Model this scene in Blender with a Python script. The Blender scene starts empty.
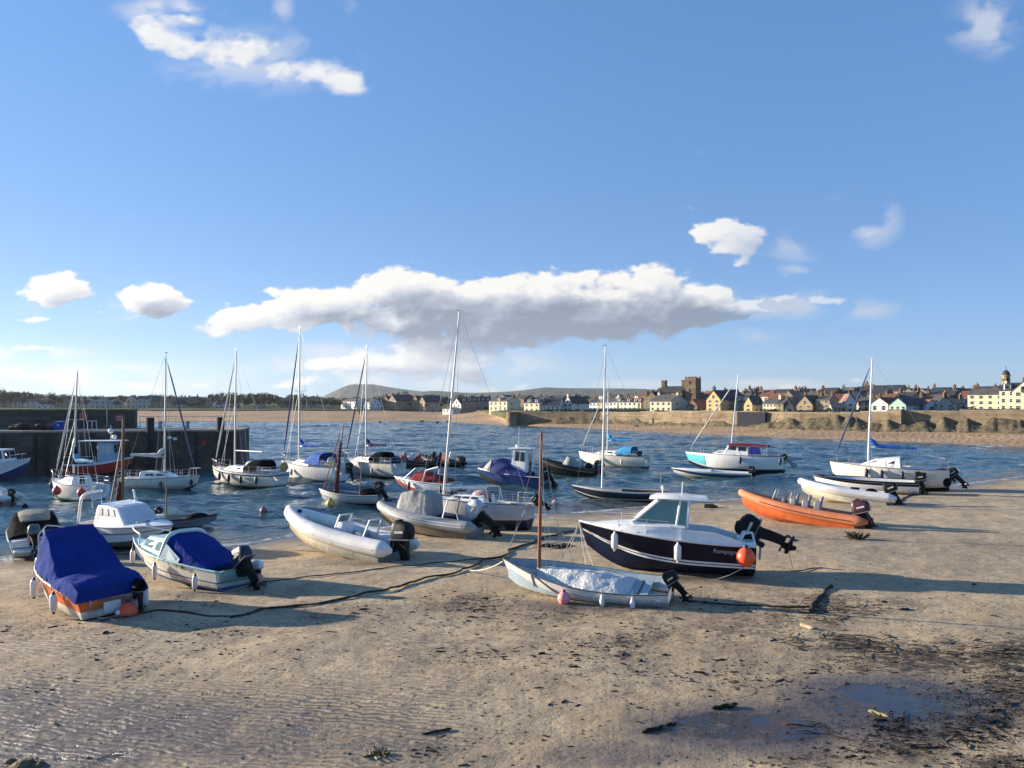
import bpy, math, random
import numpy as np
from mathutils import Vector, Matrix, Euler, noise as mnoise

random.seed(7)
rng = np.random.default_rng(7)
SC = bpy.context.scene
COL = SC.collection
PI = math.pi
R = math.radians
F, CX, HZ, CAMZ = 769.0, 512.0, 405.0, 6.0     # focal length in px, centre column, horizon row, eye height

# ------------------------------------------------------------------ materials
MATS = {}
def _nt(name):
    m = bpy.data.materials.new(name); m.use_nodes = True
    nt = m.node_tree
    return m, nt, nt.nodes, nt.links, nt.nodes['Principled BSDF']

def mat(name, col=(.5, .5, .5), rough=.5, metal=0., var=.18, vscale=3., bump=0., bscale=30., coat=0., dirt=0., stretch=None, spec=None, scum=0.):
    """plain procedural paint / fabric / metal: colour with soft mottling, optional bump and grime"""
    if name in MATS: return MATS[name]
    m, nt, N, Lk, P = _nt(name)
    P.inputs['Roughness'].default_value = rough
    P.inputs['Metallic'].default_value = metal
    P.inputs['Coat Weight'].default_value = coat
    if spec is None and rough >= .6: spec = .25
    if spec is not None: P.inputs['Specular IOR Level'].default_value = spec
    tc = N.new('ShaderNodeTexCoord')
    src = tc.outputs['Object']
    if stretch:
        mp = N.new('ShaderNodeMapping'); mp.inputs['Scale'].default_value = stretch
        Lk.new(src, mp.inputs['Vector']); src = mp.outputs['Vector']
    n1 = N.new('ShaderNodeTexNoise'); n1.inputs['Scale'].default_value = vscale; n1.inputs['Detail'].default_value = 6
    Lk.new(src, n1.inputs['Vector'])
    mr = N.new('ShaderNodeMapRange'); mr.inputs[1].default_value = .3; mr.inputs[2].default_value = .7
    mr.inputs[3].default_value = 1 - var; mr.inputs[4].default_value = 1 + var * .6
    Lk.new(n1.outputs['Fac'], mr.inputs[0])
    mx = N.new('ShaderNodeMix'); mx.data_type = 'RGBA'; mx.blend_type = 'MULTIPLY'; mx.inputs[0].default_value = 1
    mx.inputs[6].default_value = (*col, 1)
    Lk.new(mr.outputs[0], mx.inputs[7])
    out = mx.outputs[2]
    if dirt > 0:
        n2 = N.new('ShaderNodeTexNoise'); n2.inputs['Scale'].default_value = vscale * 2.7; n2.inputs['Detail'].default_value = 8
        n2.inputs['Roughness'].default_value = .7
        mp2 = N.new('ShaderNodeMapping'); mp2.inputs['Scale'].default_value = (1, 1, .35)
        Lk.new(tc.outputs['Object'], mp2.inputs['Vector']); Lk.new(mp2.outputs['Vector'], n2.inputs['Vector'])
        r2 = N.new('ShaderNodeMapRange'); r2.inputs[1].default_value = .52; r2.inputs[2].default_value = .75
        r2.inputs[3].default_value = 0; r2.inputs[4].default_value = dirt
        Lk.new(n2.outputs['Fac'], r2.inputs[0])
        m2 = N.new('ShaderNodeMix'); m2.data_type = 'RGBA'
        Lk.new(r2.outputs[0], m2.inputs[0]); Lk.new(out, m2.inputs[6]); dk = .35 + .65 * min(1, max(col) / .3); m2.inputs[7].default_value = (*((.13 * dk, .10 * dk, .065 * dk) if max(col) > .1 else tuple(c * 1.6 + .008 for c in col)), 1)
        out = m2.outputs[2]
    if scum > 0:      # weed and mud stain with a ragged upper edge low on a hull
        sp_ = N.new('ShaderNodeSeparateXYZ'); Lk.new(tc.outputs['Object'], sp_.inputs[0])
        n5 = N.new('ShaderNodeTexNoise'); n5.inputs['Scale'].default_value = 3.5; n5.inputs['Detail'].default_value = 8; n5.inputs['Roughness'].default_value = .7
        mp5 = N.new('ShaderNodeMapping'); mp5.inputs['Scale'].default_value = (1.6, 1.6, .5); Lk.new(tc.outputs['Object'], mp5.inputs['Vector']); Lk.new(mp5.outputs['Vector'], n5.inputs['Vector'])
        ma = N.new('ShaderNodeMath'); ma.operation = 'MULTIPLY_ADD'; ma.inputs[1].default_value = -.55; Lk.new(n5.outputs['Fac'], ma.inputs[0]); Lk.new(sp_.outputs[2], ma.inputs[2])
        r5 = N.new('ShaderNodeMapRange'); r5.inputs[1].default_value = scum - .28 + .12; r5.inputs[2].default_value = scum - .28 - .10; r5.inputs[3].default_value = 0; r5.inputs[4].default_value = .55; Lk.new(ma.outputs[0], r5.inputs[0])
        m5 = N.new('ShaderNodeMix'); m5.data_type = 'RGBA'; Lk.new(r5.outputs[0], m5.inputs[0]); Lk.new(out, m5.inputs[6]); m5.inputs[7].default_value = (.16, .13, .075, 1) if max(col) > .1 else (.03, .026, .018, 1)
        out = m5.outputs[2]
    Lk.new(out, P.inputs['Base Color'])
    if bump > 0:
        n3 = N.new('ShaderNodeTexNoise'); n3.inputs['Scale'].default_value = bscale; n3.inputs['Detail'].default_value = 5
        Lk.new(src, n3.inputs['Vector'])
        b = N.new('ShaderNodeBump'); b.inputs['Strength'].default_value = bump; b.inputs['Distance'].default_value = 1. / bscale * 3
        Lk.new(n3.outputs['Fac'], b.inputs['Height']); Lk.new(b.outputs['Normal'], P.inputs['Normal'])
    MATS[name] = m
    return m

def stone(name, c1, c2, mortar, sc=1.0, bw=.6, bh=.28, rough=.9):
    """coursed stone: brick texture mixed by noise, with bump"""
    if name in MATS: return MATS[name]
    m, nt, N, Lk, P = _nt(name)
    P.inputs['Roughness'].default_value = rough
    tc = N.new('ShaderNodeTexCoord')
    sp = N.new('ShaderNodeSeparateXYZ'); Lk.new(tc.outputs['Object'], sp.inputs[0])
    ad = N.new('ShaderNodeMath'); ad.operation = 'ADD'; Lk.new(sp.outputs[0], ad.inputs[0]); Lk.new(sp.outputs[1], ad.inputs[1])
    cb = N.new('ShaderNodeCombineXYZ'); Lk.new(ad.outputs[0], cb.inputs[0]); Lk.new(sp.outputs[2], cb.inputs[1])
    br = N.new('ShaderNodeTexBrick'); br.inputs['Scale'].default_value = sc
    br.inputs['Brick Width'].default_value = bw; br.inputs['Row Height'].default_value = bh
    br.inputs['Mortar Size'].default_value = .018; br.inputs['Mortar Smooth'].default_value = .4
    br.inputs['Color1'].default_value = (*c1, 1); br.inputs['Color2'].default_value = (*c2, 1); br.inputs['Mortar'].default_value = (*mortar, 1)
    dn = N.new('ShaderNodeTexNoise'); dn.inputs['Scale'].default_value = 1.5
    Lk.new(cb.outputs[0], dn.inputs['Vector'])
    dv = N.new('ShaderNodeVectorMath'); dv.operation = 'MULTIPLY_ADD'; dv.inputs[1].default_value = (.16, .16, 0)
    Lk.new(dn.outputs['Color'], dv.inputs[0]); Lk.new(cb.outputs[0], dv.inputs[2])
    Lk.new(dv.outputs[0], br.inputs['Vector'])
    n = N.new('ShaderNodeTexNoise'); n.inputs['Scale'].default_value = .35; n.inputs['Detail'].default_value = 9; n.inputs['Roughness'].default_value = .65
    Lk.new(tc.outputs['Object'], n.inputs['Vector'])
    mr = N.new('ShaderNodeMapRange'); mr.inputs[1].default_value = .3; mr.inputs[2].default_value = .7; mr.inputs[3].default_value = .55; mr.inputs[4].default_value = 1.25
    Lk.new(n.outputs['Fac'], mr.inputs[0])
    mx = N.new('ShaderNodeMix'); mx.data_type = 'RGBA'; mx.blend_type = 'MULTIPLY'; mx.inputs[0].default_value = 1
    Lk.new(br.outputs['Color'], mx.inputs[6]); Lk.new(mr.outputs[0], mx.inputs[7])
    Lk.new(mx.outputs[2], P.inputs['Base Color'])
    b = N.new('ShaderNodeBump'); b.inputs['Strength'].default_value = .7; b.inputs['Distance'].default_value = .05
    Lk.new(br.outputs['Fac'], b.inputs['Height']); b.invert = True
    b2 = N.new('ShaderNodeBump'); b2.inputs['Strength'].default_value = .6; b2.inputs['Distance'].default_value = .08
    n4 = N.new('ShaderNodeTexNoise'); n4.inputs['Scale'].default_value = 5; n4.inputs['Detail'].default_value = 6
    Lk.new(tc.outputs['Object'], n4.inputs['Vector']); Lk.new(n4.outputs['Fac'], b2.inputs['Height'])
    Lk.new(b.outputs['Normal'], b2.inputs['Normal']); Lk.new(b2.outputs['Normal'], P.inputs['Normal'])
    MATS[name] = m
    return m

def roof_mat(name, col, sc=2.2):
    """slates / pantiles: courses with random tone"""
    return stone(name, tuple(c * .8 for c in col), tuple(min(1, c * 1.2) for c in col), tuple(c * .45 for c in col), sc, .5, .3, .75)

def glass(name, col=(.02, .03, .035), rough=.05):
    if name in MATS: return MATS[name]
    m, nt, N, Lk, P = _nt(name)
    P.inputs['Base Color'].default_value = (*col, 1); P.inputs['Roughness'].default_value = rough
    P.inputs['IOR'].default_value = 1.5
    n = N.new('ShaderNodeTexNoise'); n.inputs['Scale'].default_value = 2.5
    b = N.new('ShaderNodeBump'); b.inputs['Strength'].default_value = .08; b.inputs['Distance'].default_value = .05
    tc = N.new('ShaderNodeTexCoord'); Lk.new(tc.outputs['Object'], n.inputs['Vector'])
    Lk.new(n.outputs['Fac'], b.inputs['Height']); Lk.new(b.outputs['Normal'], P.inputs['Normal'])
    MATS[name] = m
    return m

# ------------------------------------------------------------------ mesh builder
def V(*a): return Vector(a)
class MB:
    """collects verts/faces; build() links them as ONE mesh object"""
    def __init__(s): s.v = []; s.f = []; s.m = []
    def add(s, vs, fs, m=0):
        o = len(s.v); s.v.extend([tuple(p) for p in vs])
        for f in fs: s.f.append(tuple(i + o for i in f)); s.m.append(m)
        return s
    def hexa(s, p, m=0):   # p: bottom 4 ccw, top 4 ccw
        return s.add(p, [(3, 2, 1, 0), (4, 5, 6, 7), (0, 1, 5, 4), (1, 2, 6, 5), (2, 3, 7, 6), (3, 0, 4, 7)], m)
    def box(s, c, d, rot=None, m=0):
        x, y, z = d[0] / 2, d[1] / 2, d[2] / 2
        p = [V(-x, -y, -z), V(x, -y, -z), V(x, y, -z), V(-x, y, -z), V(-x, -y, z), V(x, -y, z), V(x, y, z), V(-x, y, z)]
        if rot: 
            M = Euler(rot).to_matrix(); p = [M @ q for q in p]
        return s.hexa([q + Vector(c) for q in p], m)
    def loft(s, rings, closed=True, cap0=True, cap1=True, m=0, mrow=None):
        n = len(rings[0]); vs = [p for r in rings for p in r]; o = len(s.v)
        s.v.extend([tuple(p) for p in vs])
        for i in range(len(rings) - 1):
            for j in range(n if closed else n - 1):
                k = (j + 1) % n
                s.f.append((o + i * n + j, o + i * n + k, o + (i + 1) * n + k, o + (i + 1) * n + j))
                s.m.append(mrow(i, j) if mrow else m)
        if cap0: s.f.append(tuple(o + j for j in reversed(range(n)))); s.m.append(m)
        if cap1: s.f.append(tuple(o + (len(rings) - 1) * n + j for j in range(n))); s.m.append(m)
        return s
    def tube(s, path, r, n=8, m=0, cap=True):
        path = [Vector(p) for p in path]
        if not hasattr(r, '__len__'): r = [r] * len(path)
        rings = []; up = None
        for i, p in enumerate(path):
            a = path[max(i - 1, 0)]; b = path[min(i + 1, len(path) - 1)]
            t = (b - a)
            if t.length < 1e-9: t = V(0, 0, 1)
            t.normalize()
            if up is None: up = t.orthogonal().normalized()
            else:
                up = up - t * up.dot(t)
                up = up.normalized() if up.length > 1e-6 else t.orthogonal().normalized()
            w = t.cross(up)
            rings.append([p + (up * math.cos(2 * PI * k / n) + w * math.sin(2 * PI * k / n)) * r[i] for k in range(n)])
        return s.loft(rings, True, cap, cap, m)
    def lathe(s, prof, c=(0, 0, 0), n=16, axis='Z', m=0, mrow=None):
        rings = []
        for r, z in prof:
            ring = []
            for k in range(n):
                a = 2 * PI * k / n; x, y = max(r, 1e-4) * math.cos(a), max(r, 1e-4) * math.sin(a)
                q = (x, y, z) if axis == 'Z' else ((z, x, y) if axis == 'X' else (y, z, x))
                ring.append(V(*q) + Vector(c))
            rings.append(ring)
        return s.loft(rings, True, True, True, m, mrow)
    def ball(s, c, r, sc=(1, 1, 1), n=14, m=0):
        rings = []
        for i in range(n // 2 + 1):
            t = PI * i / (n // 2); rr = max(math.sin(t), .01) * r
            rings.append([V(rr * math.cos(2 * PI * k / n) * sc[0], rr * math.sin(2 * PI * k / n) * sc[1], -math.cos(t) * r * sc[2]) + Vector(c) for k in range(n)])
        return s.loft(rings, True, True, True, m)
    def panel(s, q, u0, u1, v0, v1, t=.015, m=0):
        """slab lying on quad q (bl, br, tr, tl seen from outside) over the given uv range"""
        q = [Vector(p) for p in q]
        nrm = ((q[1] - q[0]).cross(q[3] - q[0])).normalized()
        def P(u, v): return (q[0] * (1 - u) + q[1] * u) * (1 - v) + (q[3] * (1 - u) + q[2] * u) * v
        a = [P(u0, v0), P(u1, v0), P(u1, v1), P(u0, v1)]
        return s.hexa([p - nrm * .004 for p in a] + [p + nrm * t for p in a], m)
    def build(s, name, mats, parent=None, smooth=True, bevel=0., ang=38, seg=2):
        me = bpy.data.meshes.new(name)
        me.from_pydata(s.v, [], s.f); me.update()
        if not isinstance(mats, (list, tuple)): mats = [mats]
        for k in mats: me.materials.append(k)
        me.polygons.foreach_set('material_index', s.m)
        if smooth:
            me.polygons.foreach_set('use_smooth', [True] * len(me.polygons))
            me.set_sharp_from_angle(angle=R(ang))
        o = bpy.data.objects.new(name, me); COL.objects.link(o)
        if parent: o.parent = parent
        if bevel > 0:
            b = o.modifiers.new('bevel', 'BEVEL'); b.width = bevel; b.segments = seg; b.limit_method = 'ANGLE'; b.angle_limit = R(40)
        return o

def tag(o, label=None, cat=None, group=None, kind=None):
    if label: o['label'] = label
    if cat: o['category'] = cat
    if group: o['group'] = group
    if kind: o['kind'] = kind
    return o
def thing(name, label, cat, loc=(0, 0, 0), rot=(0, 0, 0), group=None):
    o = bpy.data.objects.new(name, None); o.empty_display_size = .3; COL.objects.link(o)
    o.location = loc; o.rotation_euler = rot
    return tag(o, label, cat, group)
def dup(root, loc=None, rot=None, scale=None, label=None, group=None):
    r = root.copy(); COL.objects.link(r)
    if loc is not None: r.location = loc
    if rot is not None: r.rotation_euler = rot
    if scale is not None: r.scale = scale
    if label: r['label'] = label
    if group: r['group'] = group
    for ch in list(root.children):
        c = ch.copy(); COL.objects.link(c); c.parent = r
        for g in list(ch.children):
            d = g.copy(); COL.objects.link(d); d.parent = c
    return r
def mtx(o): return Matrix.LocRotScale(o.location, o.rotation_euler, o.scale)

# ------------------------------------------------------------------ shore geometry
def wx(px, Y): return (px - CX) / F * Y
def wz(py, Y): return CAMZ - (py - HZ) / F * Y
_near = [(-700, 600), (-300, 580), (0, 562), (100, 556), (200, 550), (250, 545), (285, 538), (400, 527), (510, 518), (600, 512), (700, 503), (790, 496), (850, 492), (940, 488), (985, 483), (1024, 478), (1200, 464), (1500, 452)]
_ny = np.array([CAMZ * F / (p[1] - HZ) for p in _near]); _nx = np.array([wx(p[0], y) for p, y in zip(_near, _ny)])
def near_edge(x): return np.interp(x, _nx, _ny)
def sand_h(x, y):
    d = near_edge(x) - y
    up = .62 * (1 - np.exp(-np.maximum(d, 0) * .03 / .62))
    return np.where(d > 0, up, np.maximum(.06 * d, -1.4))
def ground(px, py, lift=0.):
    """world point on the near sand (or the water level) seen at a pixel of the photograph"""
    Y = CAMZ * F / (py - HZ)
    for _ in range(12):
        z = max(float(sand_h(wx(px, Y), Y)), 0.)
        Y = (CAMZ - z - lift) * F / (py - HZ)
    return V(wx(px, Y), Y, z)
_far = [(-500, 422), (240, 422), (330, 422), (440, 421), (480, 424), (560, 427), (660, 432), (800, 438), (900, 441.5), (960, 443), (1024, 447), (1200, 455), (1400, 462)]
def far_edge(px): 
    py = np.interp(px, [p[0] for p in _far], [p[1] for p in _far]); return CAMZ * F / (py - HZ)
_wall = [(470, 238), (515, 226), (600, 214), (700, 186), (800, 165), (900, 151), (1024, 138), (1200, 125), (1400, 112)]
def wall_y(px): return np.interp(px, [p[0] for p in _wall], [p[1] for p in _wall])
SUN_AZ = (-.95, .31); SUN_EL = 12.5
SKY_STRENGTH, SUN_POWER, EXPOSURE, HAZE = .10, 5., 1.38, .00008
SKY_TINTS = [(0., (.70, .89, 1.12)), (.12, (.70, .98, 1.29)), (.45, (.71, 1.10, 1.50))]
CLOUD_COLS = [(0., (1., .97, .92)), (.4, (.60, .64, .72)), (1., (.22, .27, .37))]; CLOUD_GAIN = .385
# ------------------------------------------------------------------ shared materials
GEL = mat('white_gelcoat', (.83, .82, .79), .32, coat=.3, var=.08, dirt=.28, scum=.4)
GELC = mat('cream_gelcoat', (.78, .73, .62), .38, coat=.2, var=.12, dirt=.35, scum=.55)
NAVY = mat('navy_gelcoat', (.0025, .005, .018), .34, coat=.0, var=.3, dirt=.08, spec=.22, scum=.35)
BLUEH = mat('blue_hull_paint', (.008, .036, .15), .35, var=.25, dirt=.2)
BLK = mat('black_plastic', (.005, .006, .007), .5, var=.4, dirt=.2, spec=.25)
BLKR = mat('black_rubber', (.02, .02, .022), .75, var=.3, dirt=.3)
GRYP = mat('grey_plastic', (.22, .24, .27), .4, var=.15, dirt=.2)
SILV = mat('silver_cowl_paint', (.45, .48, .52), .3, coat=.3, var=.1, dirt=.15)
STEEL = mat('stainless_tube', (.62, .62, .60), .28, .9, var=.15)
ALU = mat('mast_aluminium', (.62, .60, .55), .42, .45, var=.12, dirt=.1)
WHT = mat('white_paint', (.8, .79, .76), .45, var=.08, dirt=.2)
WOOD = mat('varnished_brown_spar', (.24, .085, .035), .5, var=.35, vscale=5, stretch=(6, 6, .6))
WOODP = mat('weathered_timber', (.20, .14, .095), .8, var=.4, vscale=4, bump=.3, bscale=25, stretch=(4, 4, .5))
TEAK = mat('teak_trim', (.17, .085, .04), .6, var=.3, vscale=6)
ORG = mat('orange_hull_paint', (.62, .13, .025), .4, var=.2, dirt=.3)
ORGT = mat('orange_inflatable_fabric', (.60, .205, .095), .6, var=.15, dirt=.25, bump=.05, bscale=60)
ORGB = mat('orange_buoy_plastic', (.85, .10, .03), .4, var=.12, dirt=.2)
PINK = mat('pink_buoy_plastic', (.78, .28, .30), .5, var=.15, dirt=.25)
YELB = mat('yellow_buoy_plastic', (.75, .5, .06), .5, var=.15, dirt=.25)
REDB = mat('red_canvas', (.20, .012, .015), .85, var=.3, bump=.25, bscale=12)
REDP = mat('red_hull_paint', (.42, .025, .02), .45, var=.2, dirt=.3)
BTARP = mat('blue_tarpaulin', (.006, .032, .21), .9, var=.22, vscale=2, bump=.14, bscale=7, spec=.08)
BCAN = mat('blue_canvas', (.015, .07, .34), .85, var=.25, bump=.2, bscale=14)
NCAN = mat('navy_canvas', (.010, .018, .075), .85, var=.3, bump=.2, bscale=14)
KCAN = mat('black_canvas', (.0045, .0045, .006), .95, var=.35, bump=.25, bscale=8, spec=.04)
GCAN = mat('grey_canvas', (.34, .34, .33), .85, var=.18, bump=.15, bscale=6, dirt=.25)
SKYC = mat('sky_blue_canvas', (.05, .30, .58), .8, var=.2, bump=.2, bscale=12)
WCAN = mat('white_sail_cloth', (.62, .62, .60), .8, var=.08, bump=.25, bscale=10, dirt=.12)
BRSAIL = mat('tan_sail_cloth', (.15, .045, .035), .85, var=.3, bump=.3, bscale=10)
AQUA = mat('pale_aqua_paint', (.33, .56, .55), .35, coat=.25, var=.12, dirt=.25)
TURQ = mat('turquoise_paint', (.12, .55, .62), .4, var=.15, dirt=.2)
DBLUE = mat('blue_boot_stripe', (.015, .06, .22), .4, var=.2, dirt=.2)
AFOUL = mat('blue_antifoul', (.03, .075, .20), .8, var=.4, vscale=4, dirt=.5)
AFBLK = mat('black_antifoul', (.010, .009, .011), .85, var=.5, vscale=4, dirt=.4)
AFRED = mat('faded_red_antifoul', (.40, .13, .08), .8, var=.3, vscale=4, dirt=.45)
LGREY = mat('pale_grey_green_paint', (.68, .70, .67), .42, var=.1, dirt=.3, scum=.3)
INTB = mat('pale_blue_interior_paint', (.36, .45, .50), .6, var=.15, dirt=.3)
TUBEW = mat('white_inflatable_fabric', (.78, .76, .71), .55, var=.1, dirt=.35, bump=.04, bscale=50)
TUBEG = mat('grey_inflatable_fabric', (.33, .34, .34), .6, var=.15, dirt=.35)
TUBEK = mat('black_inflatable_fabric', (.010, .010, .012), .65, var=.3, dirt=.3)
WIN = glass('dark_window_glass')
WINC = glass('pale_window_glass', (.12, .21, .19), .06)
CURT = mat('curtained_window', (.55, .50, .42), .5, var=.3, vscale=8)
ROPE = mat('pale_rope', (.52, .47, .38), .9, var=.3, vscale=30)
ROPEK = mat('dark_weedy_rope', (.05, .04, .032), .9, var=.5, vscale=20)
GALV = mat('rusty_chain_steel', (.07, .05, .04), .8, .3, var=.5, vscale=20)
FEND = mat('white_fender_vinyl', (.74, .72, .70), .4, var=.08, dirt=.35, vscale=6)
FENDN = mat('navy_fender_vinyl', (.015, .02, .06), .45, var=.2)
PROP = mat('propeller_alloy', (.05, .05, .055), .4, .6, var=.3)

# ------------------------------------------------------------------ hulls
class Hull:
    """parametric hull; +x bow, +y port, z up from the keel. rows: list of (t, material index of the band above)"""
    def __init__(s, L, B, Ds, Db, tw=.85, p=2.2, sag=0., kind='round', rake=.3, kb=.55, ks=0., n=26,
                 rows=((0, 1), (.2, 1), (.4, 0), (.55, 0), (.7, 0), (.85, 0), (1, 0)), cz=.26, mid=.45, e1=.72, trans_rake=0., bluff=0.):
        s.__dict__.update(locals())
        s.N = n
    def b(s, t):
        if t < s.mid: return s.B / 2 * (s.tw + (1 - s.tw) * math.sin(PI / 2 * t / s.mid))
        u = (t - s.mid) / (1 - s.mid)
        return max(s.B / 2 * (1 - u ** s.p), .012 + s.bluff * s.B / 2)
    def sheer(s, t): return s.Ds + (s.Db - s.Ds) * t ** 1.7 - s.sag * 4 * t * (1 - t)
    def keel(s, t):
        k = 0.
        if t > .6: k += s.kb * s.Db * ((t - .6) / .4) ** 2.6
        if t < .4 and s.ks: k += s.ks * ((.4 - t) / .4) ** 1.5
        return k
    def pt(s, t, w, side=1):
        """point on the shell, t along from stern, w 0 keel .. 1 sheer"""
        b, kz, sz = s.b(t), s.keel(t), s.sheer(t)
        if s.kind == 'round':
            a = w * PI / 2
            fl = 1 if t < .5 else 1 + .9 * ((t - .5) / .5) ** 2
            y = b * math.sin(a) ** (s.e1 * fl); z = kz + (sz - kz) * (.25 * w + .75 * (1 - math.cos(a)))
        else:
            c = s.cz + (.62 - s.cz) * max(0, (t - .35) / .65) ** 1.6
            cf = .86 - .34 * max(0, (t - .4) / .6) ** 1.5
            W = .4
            if w <= W: y = b * cf * (w / W); z = kz + (sz - kz) * c * (w / W) ** 1.08
            else:
                u = (w - W) / (1 - W)
                y = b * (cf + (1 - cf) * (u ** (1 + .7 * max(0, (t - .4) / .6)))); z = kz + (sz - kz) * (c + (1 - c) * u)
        x = -s.L / 2 + t * s.L
        x += s.rake * (z / s.Db - .6) * t ** 5 - s.trans_rake * (z / s.Ds) * (1 - t) ** 6
        return V(x, y * side, z)
    def top(s, t, side=1, inset=0., dz=0.):
        p = s.pt(t, 1, side); p.y -= side * min(inset, abs(p.y) * .9); p.z += dz; return p
    def shell(s, mats, parent, name='hull', seam=0.):
        mb = MB(); rings = []
        rows = s.rows
        ws = [r[0] for r in rows]
        for i in range(s.N + 1):
            t = i / s.N
            ring = [s.pt(t, w, 1) for w in reversed(ws)] + [s.pt(t, w, -1) for w in ws[1:]]
            rings.append(ring)
        k = len(ws) - 1
        def mrow(i, j):
            band = k - 1 - j if j < k else j - k
            return rows[band][1]
        mb.loft(rings, False, False, False, 0, mrow)
        # transom: strip of quads between the two sides
        for j in range(k):
            a, b = j, j + 1; c, d = 2 * k - j - 1, 2 * k - j
            r0 = rings[0]
            mb.add([r0[a], r0[b], r0[c], r0[d]], [(0, 1, 2, 3)] if b != c else [(0, 1, 3)], rows[k - 1 - j][1])
        return mb.build(name, mats, parent, ang=50)
    def deck(s, m, parent, t0=0., t1=1., drop=.03, camber=.06, name='deck', n=18):
        mb = MB(); rings = []
        for i in range(n + 1):
            t = t0 + (t1 - t0) * i / n; ring = []
            for j in range(9):
                u = 1 - 2 * j / 8
                p = s.top(t, 1, .012); q = V(p.x, p.y * u, p.z - drop + camber * (1 - u * u) * min(1, abs(p.y) / (s.B * .25)))
                ring.append(q)
            rings.append(ring)
        mb.loft(rings, False, False, False)
        return mb.build(name, m, parent)
    def well(s, m, parent, t0, t1, zf, inset=.07, name='cockpit', n=16):
        """open interior: gunwale top, inner sides, floor and end bulkheads"""
        mb = MB(); rings = []
        for i in range(n + 1):
            t = t0 + (t1 - t0) * i / n
            o = s.top(t, 1, .004, .006); a = s.top(t, 1, inset, .004)
            w = .15 + .5 * zf / max(s.sheer(t), .01)
            zfl = max(zf, s.keel(t) + .05)
            c = V(a.x, min(a.y * .86, max(a.y - .03, .005)), zfl)
            ring = [o, a, c, V(c.x, -c.y, c.z), V(a.x, -a.y, a.z), V(o.x, -o.y, o.z)]
            rings.append(ring)
        mb.loft(rings, False, False, False)
        for r, flip in ((rings[0], 0), (rings[-1], 1)):
            q = [r[1], r[2], r[3], r[4]]
            mb.add(q, [(3, 2, 1, 0)] if flip else [(0, 1, 2, 3)])
        return mb.build(name, m, parent, ang=30)
    def rubrail(s, m, parent, r=.025, w=1., name='rub_rail', dz=0., t0=0.):
        mb = MB()
        pts = [s.pt(t0 + (1 - t0) * i / 30, w, 1) + V(0, .0, dz) for i in range(31)]
        pts2 = [V(p.x, -p.y, p.z) for p in reversed(pts)]
        mb.tube(pts + pts2[1:], r, 6)
        return mb.build(name, m, parent)
    def toerail(s, m, parent, h=.03): return s.rubrail(m, parent, h, 1., 'toe_rail', .01)

def slab_cabin(mb, x0, x1, w0, w1, z0, z1, h0, h1, r0, r1, th=.82, m=0):
    """cabin block from x0 (aft) to x1 (fore); half widths w, base z, heights h, end slopes r. returns its quads"""
    p = [V(x0, -w0, z0), V(x1, -w1, z1), V(x1, w1, z1), V(x0, w0, z0),
         V(x0 + r0, -w0 * th, z0 + h0), V(x1 - r1, -w1 * th, z1 + h1), V(x1 - r1, w1 * th, z1 + h1), V(x0 + r0, w0 * th, z0 + h0)]
    mb.hexa(p, m)
    return dict(port=[p[2], p[3], p[7], p[6]], stbd=[p[0], p[1], p[5], p[4]], front=[p[1], p[2], p[6], p[5]], back=[p[3], p[0], p[4], p[7]], top=[p[4], p[5], p[6], p[7]])

def panes(parent, q, rects, m, name='window', t=.015):
    for (u0, u1, v0, v1) in rects:
        mb = MB(); mb.panel(q, u0, u1, v0, v1, t); mb.build(name, m, parent, bevel=.006)

def cover(parent, st, m, name='canvas_cover', n=30, k=12, amp=.02, seed=0, pw=2.6, skirt=.06):
    """draped cover lofted through stations (x, half width at foot, z foot, half width at shoulder, z top, camber)"""
    mb = MB(); rings = []
    xs = [s[0] for s in st]
    for i in range(n + 1):
        x = xs[0] + (xs[-1] - xs[0]) * i / n
        vals = [float(np.interp(x, xs, [s[c] for s in st])) for c in range(1, 6)] if xs[0] < xs[-1] else \
               [float(np.interp(-x, [-a for a in xs], [s[c] for s in st])) for c in range(1, 6)]
        bf, zf, bt, zt, cam = vals
        ring = []
        side = []
        for j in range(k // 2 + 1):
            u = j / (k // 2); side.append((bf + (bt - bf) * u ** 1.3, zf + (zt - zf) * u))
        top = []
        for j in range(1, k):
            u = 1 - 2 * j / k; top.append((bt * u, zt + cam * (1 - u * u)))
        prof = side + top + [(-a, z) for a, z in reversed(side)]
        for a, z in prof:
            q = V(x, a, z)
            d = mnoise.noise(V(x * 2.2 + seed, a * 2.2, z * 3.1)) * amp + mnoise.noise(V(x * 6 + seed, a * 5, z * 1.5)) * amp * .5
            ring.append(q + V(d * .6, d * (1 if a > 0 else -1), d))
        rings.append(ring)
    mb.loft(rings, False, False, False)
    mb.f.append(tuple(reversed(range(len(rings[0]))))); mb.m.append(0)
    o = len(mb.v) - len(rings[0]); mb.f.append(tuple(o + j for j in range(len(rings[0])))); mb.m.append(0)
    return mb.build(name, m, parent, ang=55)

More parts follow.
